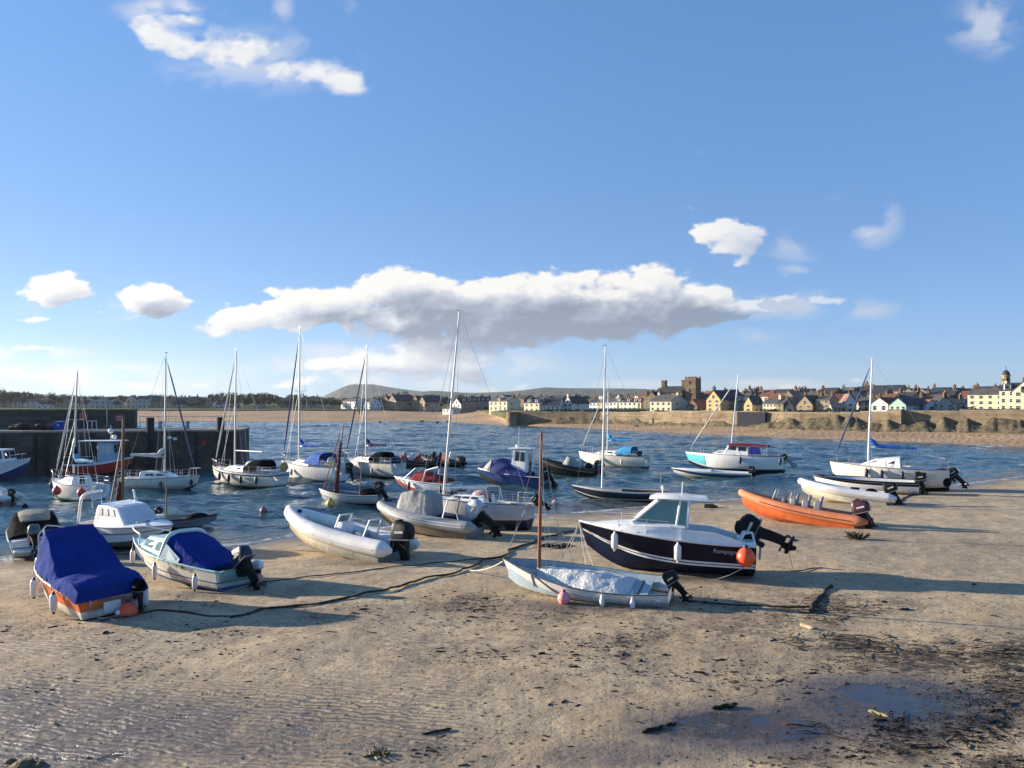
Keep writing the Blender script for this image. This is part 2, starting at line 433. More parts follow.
def outboard(parent, loc, s=1., tilt=0., cowl=BLK, leg=BLK, yaw=0.):
    """outboard motor clamped at loc (transom top); tilted up by tilt degrees (propeller swings aft and up)"""
    mb = MB()
    mb.box((.0, 0, -.1), (.14, .30, .34)); mb.box((-.10, 0, .0), (.2, .24, .18))
    mb.loft([[V(-.44 + a * .5, -.13 * w, z), V(-.12 + a, -.13 * w, z), V(-.12 + a, .13 * w, z), V(-.44 + a * .5, .13 * w, z)] for z, w, a in ((.14, 1, 0), (-.08, .85, 0), (-.26, .5, -.05), (-.48, .38, -.08), (-.72, .34, -.09))])
    mb.box((-.27, 0, -.70), (.46, .22, .025))
    mb.lathe([(.01, .0), (.05, .05), (.07, .16), (.065, .3), (.045, .42)], (-.48, 0, -.88), 10, 'X')
    mb.loft([[V(-.34, -.03, -.72), V(-.16, -.02, -.72), V(-.16, .02, -.72), V(-.34, .03, -.72)], [V(-.36, -.03, -.9), V(-.15, -.02, -.9), V(-.15, .02, -.9), V(-.36, .03, -.9)], [V(-.36, -.008, -1.08), V(-.26, -.008, -1.08), V(-.26, .008, -1.08), V(-.36, .008, -1.08)]])
    o = mb.build('outboard_motor', leg, parent, bevel=.012)
    o.location = loc; o.rotation_euler = (0, R(tilt), R(yaw)); o.scale = (s, s, s)
    c = MB(); rings = []
    for z, lx, ly, ox in ((.04, .20, .16, -.06), (.06, .29, .205, -.06), (.14, .335, .225, -.07), (.32, .35, .225, -.09), (.46, .33, .205, -.11), (.55, .27, .16, -.13), (.585, .18, .10, -.15), (.59, .06, .03, -.15)):
        ring = []
        for k2 in range(24):
            a = 2 * PI * k2 / 24; ca, sa = math.cos(a), math.sin(a)
            ring.append(V(-.20 + ox + lx * math.copysign(abs(ca) ** .45, ca), ly * math.copysign(abs(sa) ** .5, sa) * (1 - .12 * (ca > 0)), z + (.07 * ca if z > .4 else 0)))
        rings.append(ring)
    c.loft(rings)
    c.box((-.27, 0, .085), (.735, .43, .022), None, 1)
    for s_ in (-1, 1): c.box((-.30, s_ * .222, .30), (.30, .012, .07), None, 2)
    cw = c.build('cowl', [cowl, GRYP, LGREY], o, ang=60)
    b = MB()
    b.lathe([(.02, -.12), (.045, -.06), (.05, .04)], (-.48, 0, -.88), 10, 'X')
    for k2 in range(3):
        M = Matrix.Rotation(2 * PI * k2 / 3, 3, 'X'); tw = Matrix.Rotation(.5, 3, 'Z')
        pts = [(0, -.03, .04), (0, -.09, .10), (0, -.08, .17), (0, .0, .20), (0, .08, .17), (0, .08, .10), (0, .03, .04)]
        f1 = [M @ (tw @ V(*q) + V(.006, 0, 0)) + V(-.52, 0, -.88) for q in pts]; f2 = [M @ (tw @ V(*q) - V(.006, 0, 0)) + V(-.52, 0, -.88) for q in pts]
        b.loft([f2, f1])
    b.build('propeller', PROP, o)
    return o

def rail(parent, paths, r=.014, m=None, name='rail'):
    mb = MB()
    for p in paths: mb.tube(p, r, 6)
    return mb.build(name, m or STEEL, parent)
def arc3(a, b, c, n=10):
    a, b, c = Vector(a), Vector(b), Vector(c)
    return [a * (1 - t) ** 2 + b * 2 * t * (1 - t) + c * t * t for t in [i / n for i in range(n + 1)]]

def place(root, p, heading, heel=0., pitch=0., dz=0.):
    root.location = (p[0], p[1], p[2] + dz); root.rotation_euler = (R(heel), R(pitch), R(heading))
def afloat(px, py, draft=.25):
    Y = CAMZ * F / (py - HZ); return V(wx(px, Y), Y, -draft)

FEN_MESH = {}
def fender(boat, lp, label, L=.62, r=.10, m=None, ends=True, group=None):
    """fender hung on a boat at local point lp (top of the fender)"""
    key = (round(L, 2), round(r, 2), m.name if m else 'w')
    w = mtx(boat) @ Vector(lp)
    if key in FEN_MESH:
        o = FEN_MESH[key].copy(); COL.objects.link(o)
        for ch in FEN_MESH[key].children:
            c = ch.copy(); COL.objects.link(c); c.parent = o
    else:
        mb = MB()
        pr = [(.02, 0), (.035, -.02), (.04, -.06), (r * .7, -.085), (r, -.15), (r, -L + .15), (r * .7, -L + .085), (.04, -L + .06), (.03, -L)]
        mb.lathe(pr, n=14, mrow=lambda i, j: 1 if (ends and i in (0, 1, 2, 7)) else 0)
        o = mb.build('fender', [m or FEND, FENDN])
        t = MB(); t.tube([V(0, 0, -.02), V(.01, .0, .08), V(.0, 0, .2)], .008, 5); t.build('lanyard', ROPE, o)
        FEN_MESH[key] = o
    o.location = w; tag(o, label, 'fender', group or 'fenders hanging on the moored boats')
    o.rotation_euler = (boat.rotation_euler[0] * .3, 0, boat.rotation_euler[2])
    return o
def buoy(p, r, label, m=None, group=None, eye=True):
    mb = MB()
    mb.lathe([(.01, -r), (r * .45, -r * .9), (r * .8, -r * .6), (r, -.05 * r), (r * .9, r * .45), (r * .6, r * .85), (r * .25, r * 1.05), (r * .2, r * 1.25), (.02, r * 1.3)], n=18)
    o = mb.build('mooring_buoy', m or ORGB, None, ang=60)
    if eye:
        t = MB(); t.lathe([(r * .26, r * 1.0), (r * .27, r * 1.15), (r * .22, r * 1.32), (.01, r * 1.33)], n=10); t.build('rope_eye', FENDN, o)
    o.location = p
    return tag(o, label, 'buoy', group)
def rope(pts, r, label, m=None, name='rope', cat='rope', group=None, n=6, rough=0.):
    P = [Vector(p) for p in pts]
    if rough:
        Q = []
        for i in range(len(P) - 1):
            for k2 in range(8):
                q = P[i].lerp(P[i + 1], k2 / 8); q += V(mnoise.noise(q * 1.3), mnoise.noise(q * 1.3 + V(9, 0, 0)), 0) * rough; Q.append(q)
        Q.append(P[-1]); P = Q
    rr = [r * (1 + (.5 * mnoise.noise(p * 5) if rough else 0)) for p in P]
    mb = MB(); mb.tube(P, rr, n)
    return tag(mb.build(name, m or ROPE), label, cat, group)
def sag(a, b, s, n=12):
    a, b = Vector(a), Vector(b)
    return [a.lerp(b, i / n) - V(0, 0, s * 4 * (i / n) * (1 - i / n)) for i in range(n + 1)]
def glued(pts2d, lift=.02):
    """polyline of photo pixels laid on the sand"""
    return [ground(a, b) + V(0, 0, lift) for a, b in pts2d]

def lettering(parent, text, size, M, m, name='lettering', depth=.004):
    cu = bpy.data.curves.new('txt', 'FONT'); cu.body = text; cu.size = size; cu.extrude = depth; cu.align_x = 'CENTER'; cu.align_y = 'CENTER'
    tmp = bpy.data.objects.new('txt', cu); COL.objects.link(tmp)
    dg = bpy.context.evaluated_depsgraph_get()
    me = bpy.data.meshes.new_from_object(tmp.evaluated_get(dg)); bpy.data.objects.remove(tmp); bpy.data.curves.remove(cu)
    me.name = name; me.materials.clear(); me.materials.append(m)
    o = bpy.data.objects.new(name, me); COL.objects.link(o); o.parent = parent; o.matrix_local = M
    return o
def on_side(h, t, w, side=1, off=.012, size=1.):
    """matrix that stands text on the shell at (t, w)"""
    p = h.pt(t, w, side); dx = (h.pt(min(t + .02, 1), w, side) - h.pt(t - .02, w, side)).normalized(); up = (h.pt(t, w + .05, side) - h.pt(t, w - .05, side)).normalized()
    ax = -dx if side > 0 else dx
    n = ax.cross(up).normalized(); up = n.cross(ax)
    M = Matrix((ax, up, n)).transposed().to_4x4(); M.translation = p + n * off
    return M
# ------------------------------------------------------------------ boat families
def rib_boat(root, L, B, r, z0, rise, tube_m, hull_m, keel_m, floor_m=GRYP, p=2.3, end=.35, patch=None):
    h = Hull(L * .93, (B - 1.1 * r), z0, z0 + rise * .75, tw=.95, p=2.2, kind='vee', rake=.25, kb=.6, rows=((0, 1), (.2, 1), (.4, 0), (.7, 0), (1, 0)), n=20)
    sh = h.shell([hull_m, keel_m], root)
    h.deck(floor_m, root, drop=.02, camber=.0, name='floor')
    def tp(t, side):
        u = max(0, (t - .48) / .52)
        return V(-L / 2 + t * L * .985, side * (B / 2 - r) * max(0, (1 - u ** p)), z0 + r * .35 + rise * t ** 2.4)
    pts = [V(-L / 2 - end, B / 2 - r, z0 + r * .35)] + [tp(i / 40, 1) for i in range(41)]
    # round the nose
    port = pts; star = [V(q.x, -q.y, q.z) for q in reversed(pts)]
    allp = port[:-1] + [port[-1]] + star[1:]
    n = len(allp); rad = []
    for i in range(n):
        e = min(i, n - 1 - i)
        rad.append(r * .35 if e == 0 else (r * .97 if e == 1 else r * (1 - .22 * max(0, (e / 41) - .6) / .4)))
    mb = MB(); mb.tube(allp, rad, 16); tb = mb.build('inflatable_collar', tube_m, root, ang=60)
    g = MB()
    for side in (1, -1):
        g.tube([tp(t / 20, side) + V(0, side * r * .98, -.03) for t in range(1, 17)], .022, 6)
    g.build('rubbing_strake', LGREY if tube_m in (TUBEW, TUBEG) else (BLKR if tube_m is not TUBEK else GRYP), tb)
    t = MB(); t.box((-L * .465, 0, z0 * .62), (.06, B - 2.2 * r, z0 * .85)); t.build('transom', floor_m, root, bevel=.01)
    return h, tp

def mast_rig(root, x, z, hgt, rake, L, B, deckz, bowz, m=ALU, r=.055, boom=None, cover_m=None, cover_name='sail_cover', furl=None, spread=True, aft=True, shroud=True, bow_x=None):
    """mast (> spreaders), boom, sail cover, rolled foresail and standing rigging"""
    top = V(x - math.sin(R(rake)) * hgt, 0, z + hgt * math.cos(R(rake)))
    foot = V(x, 0, z)
    mb = MB(); mb.tube([foot, foot.lerp(top, .6), top], [r, r * .9, r * .55], 10)
    ms = mb.build('mast', m, root)
    if spread:
        s = MB(); q = foot.lerp(top, .52); s.tube([q + V(-.06, B * .24, .05), q, q + V(-.06, -B * .24, .05)], .018, 6)
        s.tube([top, top + V(0, 0, .28)], .008, 5); s.box(tuple(top + V(.05, 0, .05)), (.22, .03, .05)); s.build('spreader', m, ms)
    rg = MB(); bx = bow_x if bow_x is not None else L / 2 - .05
    rr = .009
    hd = foot.lerp(top, .97)
    rg.tube([hd, V(bx, 0, bowz)], rr, 4)
    if aft: rg.tube([top, V(-L / 2 + .05, 0, deckz + .05)], rr, 4)
    if shroud:
        for sd in (1, -1):
            q = foot.lerp(top, .52) + V(-.06, sd * B * .24, .05) if spread else foot.lerp(top, .6)
            rg.tube([hd, q, V(x - .12, sd * B * .46, deckz)], rr, 4); rg.tube([foot.lerp(top, .55), V(x + .3, sd * B * .45, deckz)], rr, 4)
    rg.build('rigging', STEEL, root)
    if furl:
        f = MB(); a = hd; b = V(bx, 0, bowz); P = [a.lerp(b, u) for u in (.06, .2, .5, .8, .93)]
        f.tube(P, [.025, .05, .06, .065, .03], 8); f.build('rolled_foresail', furl, root)
    if boom:
        bl, bz, bd = boom
        a = V(x - .08, 0, z + bz); b = V(x - bl, 0, z + bz + bd)
        bm = MB(); bm.tube([a, b], .045, 8); bo = bm.build('boom', m, root)
        if cover_m:
            c = MB(); pts = []; rad = []
            for i in range(19):
                u = i / 18; q = a.lerp(b, u * .97) + V(0, 0, .09 - .04 * u + (.55 * (1 - u * 6) if u < .16 else 0) * .9)
                pts.append(q); rad.append((.17 - .09 * u) * (1 + .22 * mnoise.noise(V(u * 9, x, bl))) if u > .02 else .07)
            c.tube(pts, rad, 10); c.build(cover_name, cover_m, root, ang=70)
    return ms

def guard_rails(root, h, t0, t1, hgt=.5, n=5, pulpit=True, pushpit=True, z_off=0.):
    """stanchions and wires, bow pulpit, stern pushpit"""
    if n:
        mb = MB()
        for sd in (1, -1):
            P = []
            for i in range(n):
                q = h.top(t0 + (t1 - t0) * i / (n - 1), sd, .05); mb.tube([q, q + V(0, 0, hgt)], .011, 5); P.append(q + V(0, 0, hgt))
            mb.tube(P, .006, 4); mb.tube([q - V(0, 0, hgt * .5) for q in P], .005, 4)
        mb.build('guard_rail', STEEL, root)
    if pulpit:
        a, c = h.top(.84, 1, .04), h.top(.84, -1, .04); b = h.top(.99, 1); up = V(0, 0, hgt + .06)
        bl, br = h.top(.94, 1, .03), h.top(.94, -1, .03); nose = V(b.x + .18, 0, b.z) + up
        rail(root, [[a, a + up] + arc3(a + up, bl + up + V(.1, .05, 0), nose, 8) + arc3(nose, br + up + V(.1, -.05, 0), c + up, 8) + [c], [bl, bl + up * .98 + V(.05, 0, 0)], [br, br + up * .98 + V(.05, 0, 0)]], .014, None, 'pulpit')
    if pushpit:
        a, c = h.top(.16, 1, .05), h.top(.16, -1, .05); b, d = h.top(.01, 1, .06), h.top(.01, -1, .06); up = V(0, 0, hgt)
        rail(root, [[a, a + up, b + up, d + up, c + up, c], [b, b + up], [d, d + up], [a + up * .5, b + up * .5, d + up * .5, c + up * .5]], .014, None, 'pushpit')

def yacht(label, pos, L, B, heading, fb=(.95, 1.2), draft=.3, heel=0., pitch=0., mats=(GEL, AFOUL, DBLUE), stripe=True, cabin=(-.6, 1.5, .42), mast=None,
          cabin_m=GEL, win=WIN, name='sailing_boat', sagv=.05, rails=(.2, .82, 4), pulpit=True, pushpit=True, p=2.2, tw=.72, cockpit=True, nwin=3, rake=.45, dz=0., boot=.34):
    root = thing(name, label, 'boat')
    place(root, pos, heading, heel, pitch, dz)
    wl = draft / fb[0]
    rows = ((0, 1), (.18, 1), (boot, 2 if stripe else 0), (boot + .08, 0), (boot + .16, 0), (.74, 0), (.88, 2 if stripe == 2 else 0), (.94, 0), (1, 0))
    h = Hull(L, B, fb[0], fb[1], tw=tw, p=p, sag=sagv, kind='round', rake=rake, kb=.45, ks=draft * .5, rows=rows)
    h.shell(list(mats), root)
    x0, x1, ch = cabin
    tc = (x0 + L / 2) / L
    if cockpit:
        h.deck(GEL if cabin_m is not GELC else GELC, root, tc, 1.)
        h.well(GELC if cabin_m is GELC else GEL, root, .0, tc, fb[0] * .62, .22)
    else: h.deck(GEL, root)
    h.toerail(TEAK, root, .022)
    mb = MB()
    w0 = h.b(tc) * .72; w1 = h.b((x1 + L / 2) / L) * .62
    zc = h.sheer(tc); zf = h.sheer((x1 + L / 2) / L)
    q = slab_cabin(mb, x0, x1, w0, w1, zc - .03, zf - .03, ch + .03, ch * .62 + .03, .06, ch * 1.5, .84)
    cb = mb.build('cabin', cabin_m, root, bevel=.05, seg=3)
    for sd in ('port', 'stbd'):
        qq = q[sd]
        for i in range(nwin):
            u0 = .12 + i * .76 / nwin; r = (u0, u0 + .58 / nwin, .42, .74)
            if sd == 'stbd': r = (1 - r[1], 1 - r[0], r[2], r[3])
            panes(cb, qq, [r], win)
    panes(cb, q['back'], [(.38, .62, .05, .92)], BLK, 'companionway')
    hm = MB(); hm.box(((x0 + x1) / 2 + .25, 0, (zc + zf) / 2 + ch * .85), (.5, .5, .06)); hm.build('hatch', GRYP, cb, bevel=.015)
    if rails: guard_rails(root, h, rails[0], rails[1], .48, rails[2], pulpit, pushpit)
    return root, h

def dodger(root, x0, x1, w, z, hgt, m, name='spray_hood'):
    """folding hood: half barrel open aft, with dark window in front"""
    mb = MB(); rings = []
    for i in range(7):
        u = i / 6; x = x0 + (x1 - x0) * u; hh = hgt * (1 - max(0, u - .45) ** 1.5 * 1.6); ww = w * (1 - .1 * u)
        rings.append([V(x, ww * math.copysign(abs(math.cos(a)) ** .5, math.cos(a)), z + hh * max(0, math.sin(a)) ** .6) for a in [PI * k / 14 for k in range(15)]])
    mb.loft(rings, False, False, False)
    o = mb.build(name, m, root, ang=60)
    w2 = MB(); w2.panel([V(x1 - (x1 - x0) * .3, -w * .5, z + hgt * .45), V(x1 - (x1 - x0) * .3, w * .5, z + hgt * .45), V(x1 - (x1 - x0) * .42, w * .45, z + hgt * .88), V(x1 - (x1 - x0) * .42, -w * .45, z + hgt * .88)], 0, 1, 0, 1, .03)
    w2.build('hood_window', WIN, o)
    return o

# ================================================================== boats aground in the foreground
# --- A: orange boat under a blue tarpaulin
rA = thing('motor_boat', 'orange and white motor boat under a peaked blue tarpaulin', 'boat')
place(rA, ground(79, 603), 139, -2, -2.5, -.04)
hA = Hull(4.7, 1.95, .86, 1.22, tw=.9, p=2.3, kind='vee', rake=.35, rows=((0, 1), (.2, 1), (.4, 2), (.52, 2), (.6, 0), (.75, 0), (.93, 3), (1, 3)), cz=.3)
hA.shell([ORG, AFBLK, mat('white_lower_hull', (.70, .68, .60), .45, var=.15, dirt=.45, scum=.38), WHT], rA)
hA.deck(WHT, rA, .55, 1., .0, .08, 'foredeck'); hA.well(WHT, rA, 0., .55, .4, .12)
hA.rubrail(WHT, rA, .03)
mb = MB(); q = slab_cabin(mb, .25, 1.55, .72, .42, 1.0, 1.12, .45, .22, .05, .35, .85); cbA = mb.build('cuddy', WHT, rA, bevel=.04, seg=3)
panes(cbA, q['port'], [(.2, .6, .3, .75)], WIN); panes(cbA, q['stbd'], [(.4, .8, .3, .75)], WIN)
cover(rA, [(1.30, .70, 1.16, .34, 1.36, .02), (.95, .82, 1.10, .60, 1.98, .05), (.66, .90, 1.04, .64, 2.20, .03), (.10, .97, .98, .72, 1.90, .02), (-.55, 1.0, .93, .82, 1.42, .02), (-1.0, 1.0, .90, .86, 1.12, .06), (-1.35, 1.0, .89, .86, 1.20, .08), (-2.0, .98, .86, .86, 1.16, .08), (-2.42, .95, .74, .86, 1.04, .03)], BTARP, 'tarpaulin', 44, 14, .03, 3)
ls = []
for i_ in range(17):
    t = .04 + .66 * i_ / 16; p = hA.top(t, 1, -.015); ls.append(V(p.x, p.y, p.z + (.10 if i_ % 2 else -.16)))
mb = MB(); mb.tube(ls, .009, 5); mb.build('lashing', ROPE, rA)
a, c = hA.top(.80, 1, .06), hA.top(.80, -1, .06); up = V(-.05, 0, .82)
a2, c2 = hA.top(.93, 1, .04), hA.top(.93, -1, .04)
rail(rA, [[a, a + up, a2 + up * .95, a2], [c, c + up, c2 + up * .95, c2], [a2 + up * .95, h0 := V(hA.top(1).x + .05, 0, hA.top(1).z) + up * .9, c2 + up * .95]], .02, None, 'bow_rail')
o = outboard(rA, (-2.42, -.62, .72), .62, 8, KCAN)
mb = MB(); mb.panel([V(-2.36, .80, .55), V(-2.36, .35, .55), V(-2.36, .35, .82), V(-2.36, .80, .82)], 0, 1, 0, 1, .03); mb.build('transom_panel', ORG, rA, bevel=.01)
mb = MB(); mb.panel([V(-2.36, .22, .30), V(-2.36, -.22, .30), V(-2.36, -.22, .62), V(-2.36, .22, .62)], 0, 1, 0, 1, .03); mb.build('transom_plate', LGREY, rA, bevel=.01)
mb = MB(); mb.tube([V(-2.44, .58, .60), V(-2.47, .60, .68), V(-2.44, .58, .76)], .014); mb.tube([V(-2.44, .50, .68), V(-2.46, .62, .68)], .014); mb.build('cleat', STEEL, rA)
for t, ht, nm in ((.93, .95, 'nearest the bow'), (.56, .86, 'at the middle of the sunlit side'), (.24, .84, 'nearest the stern corner')):
    p = hA.top(t, 1, -.09); fender(rA, (p.x, p.y + .02, p.z - .02), 'white fender with dark tips ' + nm + ' of the orange boat', .62, .095)
p = hA.top(.06, -1, -.1); fender(rA, (p.x, p.y, p.z - .1), 'white fender on the shaded far corner of the orange boat', .62, .095)
w = mtx(rA) @ V(-2.68, -.28, .30); bq = buoy(w, .25, 'orange buoy with a white mark tied to the stern of the orange boat', ORGB)
mk = MB(); mk.ball((-.17, -.16, .03), .085, (1, 1, .8)); mk.build('white_mark', WHT, bq)

# --- B: aqua and white cabin boat with blue canopy
rB = thing('cabin_boat', 'pale aqua and white cabin boat with a blue canopy and large black outboard', 'boat')
place(rB, ground(183, 580), 150, 3, -2, -.05)
hB = Hull(5.2, 2.0, .80, 1.12, tw=.88, p=2.2, kind='vee', rake=.4, rows=((0, 2), (.2, 2), (.4, 1), (.46, 0), (.60, 4), (.64, 0), (.80, 0), (.93, 3), (1, 3)), cz=.28)
hB.shell([mat('ivory_hull_paint', (.70, .68, .58), .4, var=.1, dirt=.35, scum=.38), DBLUE, AFOUL, mat('aqua_band', (.30, .58, .56), .4, var=.1, dirt=.2), DBLUE], rB)
hB.deck(AQUA, rB, .45, 1., .0, .08, 'foredeck'); hB.well(AQUA, rB, 0., .45, .38, .12); hB.rubrail(AQUA, rB, .03)
mb = MB(); q = slab_cabin(mb, -.15, 1.75, .90, .56, .84, .98, .66, .42, .12, .45, .84); cbB = mb.build('cabin', AQUA, rB, bevel=.06, seg=3)
panes(cbB, q['port'], [(.12, .52, .28, .80), (.60, .84, .28, .80)], WINC); panes(cbB, q['stbd'], [(.16, .40, .28, .80), (.48, .88, .28, .80)], WINC)
panes(cbB, q['front'], [(.1, .46, .25, .8), (.54, .9, .25, .8)], WINC)
# windscreen frame hoop and canopy
mb = MB(); mb.loft([[V(-.05, .9, .82), V(.12, .9, .82), V(.02, .62, 1.62), V(-.12, .62, 1.62)], [V(-.05, .9, .82) * 1, V(.12, .9, .82), V(.02, .62, 1.62), V(-.12, .62, 1.62)]][:1] + [[V(-.05, -.9, .82), V(.12, -.9, .82), V(.02, -.62, 1.62), V(-.12, -.62, 1.62)]], True)
mb.v = []; mb.f = []; mb.m = []
hp = [V(.05, .92, .8), V(-.02, .78, 1.36)] + arc3(V(-.03, .74, 1.46), V(-.05, .66, 1.66), V(-.05, .3, 1.70), 6) + arc3(V(-.05, -.3, 1.70), V(-.05, -.66, 1.66), V(-.03, -.74, 1.46), 6) + [V(-.02, -.78, 1.36), V(.05, -.92, .8)]
mb.tube(hp, .07, 8); mb.build('windscreen_hoop', mat('pale_canopy_trim', (.66, .76, .70), .5, var=.1), rB)
cover(rB, [(-.03, .88, .86, .68, 1.56, .1), (-.5, .90, .84, .70, 1.44, .1), (-1.1, .92, .82, .74, 1.16, .08), (-1.75, .92, .80, .78, .92, .06), (-2.1, .90, .78, .80, .84, .04)], BTARP, 'canopy', 32, 14, .02, 8)
mb = MB(); mb.panel([V(.0, .955, .86), V(-.95, .985, .83), V(-.95, .90, .98), V(.02, .80, 1.42)], 0, 1, .0, 1, .01); mb.build('side_window', mat('clear_canopy_film', (.40, .50, .52), .25, var=.3, vscale=5), rB)
lettering(rB, 'Y58 UJR', .15, on_side(hB, .30, .94, 1, .045), NAVY, 'registration_lettering')
outboard(rB, (-2.62, -.05, .78), 1.0, 42, mat('navy_outboard_cover', (.012, .018, .045), .5, var=.3, bump=.2, bscale=8), BLK)
outboard(rB, (-2.60, -.68, .66), .5, 10, WHT)
a, c = hB.top(.80, 1, .05), hB.top(.80, -1, .05); up = V(0, 0, .42); n_ = hB.top(.99); e = V(n_.x - .1, 0, n_.z) + up
rail(rB, [[a, a + up] + arc3(a + up, e + V(.1, .3, 0), e, 6) + arc3(e, e + V(.1, -.3, 0), c + up, 6) + [c]], .022, WHT, 'bow_rail')
for t, nm in ((.86, 'nearest the bow'), (.50, 'at the middle'), (.14, 'nearest the transom')):
    p = hB.top(t, 1, -.08); fender(rB, (p.x, p.y + .02, p.z - .12), 'slim white fender ' + nm + ' of the aqua cabin boat', .56, .08)
w = mtx(rB) @ V(-2.85, -.62, .42); buoy(w, .16, 'faded pink buoy hung at the stern of the aqua cabin boat', PINK)

# --- C: speedboat at the left edge under a black cover
rC = thing('speedboat', 'white speedboat under a black cover cut by the left edge of the picture', 'boat')
pC = ground(40, 555); place(rC, (pC.x - 1.1, pC.y + 1.4, pC.z), 124, 0, -1, -.03); rC.scale = (.95, .92, .82)
hC = Hull(5.2, 2.1, .95, 1.2, tw=.94, p=2.2, kind='vee', rake=.5, rows=((0, 1), (.2, 1), (.4, 0), (.7, 2), (.76, 0), (1, 0)))
hC.shell([GEL, mat('grey_antifoul', (.10, .10, .10), .8, var=.3, dirt=.4), GRYP], rC); hC.deck(GEL, rC, drop=.01); hC.rubrail(GRYP, rC, .035)
cover(rC, [(1.9, .42, 1.16, .2, 1.26, .04), (1.2, .8, 1.1, .6, 1.5, .1), (.5, .98, 1.0, .75, 1.82, .12), (-.3, 1.04, .97, .8, 1.72, .12), (-1.2, 1.05, .95, .8, 1.38, .1), (-2.0, 1.03, .93, .85, 1.10, .08)], KCAN, 'boat_cover', 34, 14, .03, 5)
cover(rC, [(.95, .5, 1.72, .4, 1.76, .06), (.4, .62, 1.86, .5, 1.93, .06), (-.4, .62, 1.78, .5, 1.84, .06), (-.9, .55, 1.6, .45, 1.65, .05)], mat('tan_cover_top', (.35, .30, .22), .85, var=.2, bump=.2, bscale=9), 'cover_top', 14, 8, .02, 2)
mb = MB(); mb.box((-2.75, 0, .52), (.45, 1.7, .12)); mb.build('bathing_platform', GEL, rC, bevel=.04)
outboard(rC, (-2.62, .12, .98), 1.05, 36, mat('dark_grey_cowl', (.07, .08, .10), .3, var=.2, coat=.4), BLK)
w = mtx(rC) @ V(-2.9, -.25, .12); buoy((w.x, w.y, sand_h(w.x, w.y) + .15), .19, 'dirty tan buoy lying under the speedboat stern at the left edge', mat('tan_buoy_plastic', (.55, .42, .24), .6, var=.3, dirt=.4))

# --- D: white cabin cruiser, bow towards the beach
rD = thing('cabin_cruiser', 'white cabin cruiser with tall arch rail facing the beach beside the aqua boat', 'boat')
place(rD, ground(133, 548), -33, 3, 0, -.05)
hD = Hull(5.4, 2.2, 1.05, 1.25, tw=.9, p=2.2, kind='vee', rake=.4, rows=((0, 1), (.2, 1), (.4, 1), (.52, 0), (.75, 2), (.8, 0), (1, 0)))
hD.shell([GEL, mat('brown_grey_antifoul', (.10, .085, .07), .85, var=.4, dirt=.5), GRYP], rD); hD.deck(GEL, rD, .3, 1, .0, .16, 'foredeck'); hD.well(GEL, rD, 0, .3, .5, .14); hD.rubrail(GRYP, rD, .03)
mb = MB(); q = slab_cabin(mb, -1.35, .95, .92, .78, 1.08, 1.14, .86, .74, .1, .85, .8); cbD = mb.build('cabin', GEL, rD, bevel=.09, seg=3)
panes(cbD, q['stbd'], [(.10, .28, .5, .86), (.34, .52, .5, .86), (.58, .76, .5, .86)], CURT); panes(cbD, q['port'], [(.24, .42, .5, .86), (.48, .66, .5, .86)], CURT)
panes(cbD, q['front'], [(.06, .94, .08, .92)], mat('screen_cover', (.62, .62, .62), .7, var=.1, bump=.1, bscale=10), 'windscreen_cover')
for yy in (-.38, .38):
    mb = MB(); mb.box((1.5, yy, 1.36), (.10, .55, .04)); mb.build('deck_vent', GRYP, rD, bevel=.01)
mb = MB(); mb.tube([V(2.45, .12, 1.1), V(2.52, -.05, .92), V(2.4, -.22, .78)], [.12, .13, .09], 10); mb.build('bow_roller', BLKR, rD)
for sd in (1, -1):
    b0 = V(-2.3, sd * .98, .95)
rail(rD, [[V(-2.35, -.98, .95), V(-2.2, -.96, 1.7)] + arc3(V(-2.1, -.93, 2.1), V(-2.0, -.9, 2.35), V(-1.95, -.6, 2.38), 6) + [V(-1.95, -.1, 2.38)]], .055, WHT, 'arch_rail')
rail(rD, [[V(-1.0, 1.0, 1.0), V(-1.2, .98, 1.6)] + arc3(V(-1.25, .96, 1.9), V(-1.3, .95, 2.25), V(-1.3, .9, 2.3), 5)], .05, WHT, 'aerial_post')
rail(rD, [[V(-1.6, -.75, 1.75), V(-1.6, -.75, 2.4), V(-1.6, -.35, 2.4), V(-1.6, -.35, 1.78)], [V(-1.6, -.75, 2.1), V(-1.6, -.35, 2.1)]], .016, None, 'stern_rail')

# --- small grey dinghy with brown mast behind the aqua boat
r_ = thing('sailing_dinghy', 'small grey dinghy with a bare brown mast behind the aqua cabin boat', 'boat')
place(r_, ground(178, 526), 8, 2, 0, -.1)
h_ = Hull(3.6, 1.45, .52, .66, tw=.8, sag=.04, rows=((0, 0), (.3, 0), (.6, 0), (.9, 1), (1, 1)))
h_.shell([GRYP, TEAK], r_); h_.well(GRYP, r_, 0, .92, .16, .05); h_.rubrail(BLKR, r_, .025)
mb = MB(); mb.tube([V(-.55, 0, .1), V(-.52, 0, 2.6)], [.045, .032], 8); mb.build('mast', mat('pale_brown_spar', (.36, .22, .11), .55, var=.3, stretch=(6, 6, .6)), r_)
outboard(r_, (-1.0, .3, .62), .55, 50, BLK); mb = MB(); mb.box((.2, 0, .42), (.25, 1.2, .04)); mb.build('thwart', TEAK, r_)
mb = MB(); mb.ball((.95, .1, .55), .3, (1.5, 1, .6)); mb.build('stowed_bag', KCAN, r_)
mb = MB(); mb.box((-.75, -.3, .62), (.4, .3, .25)); mb.build('locker_box', WHT, r_, bevel=.03)

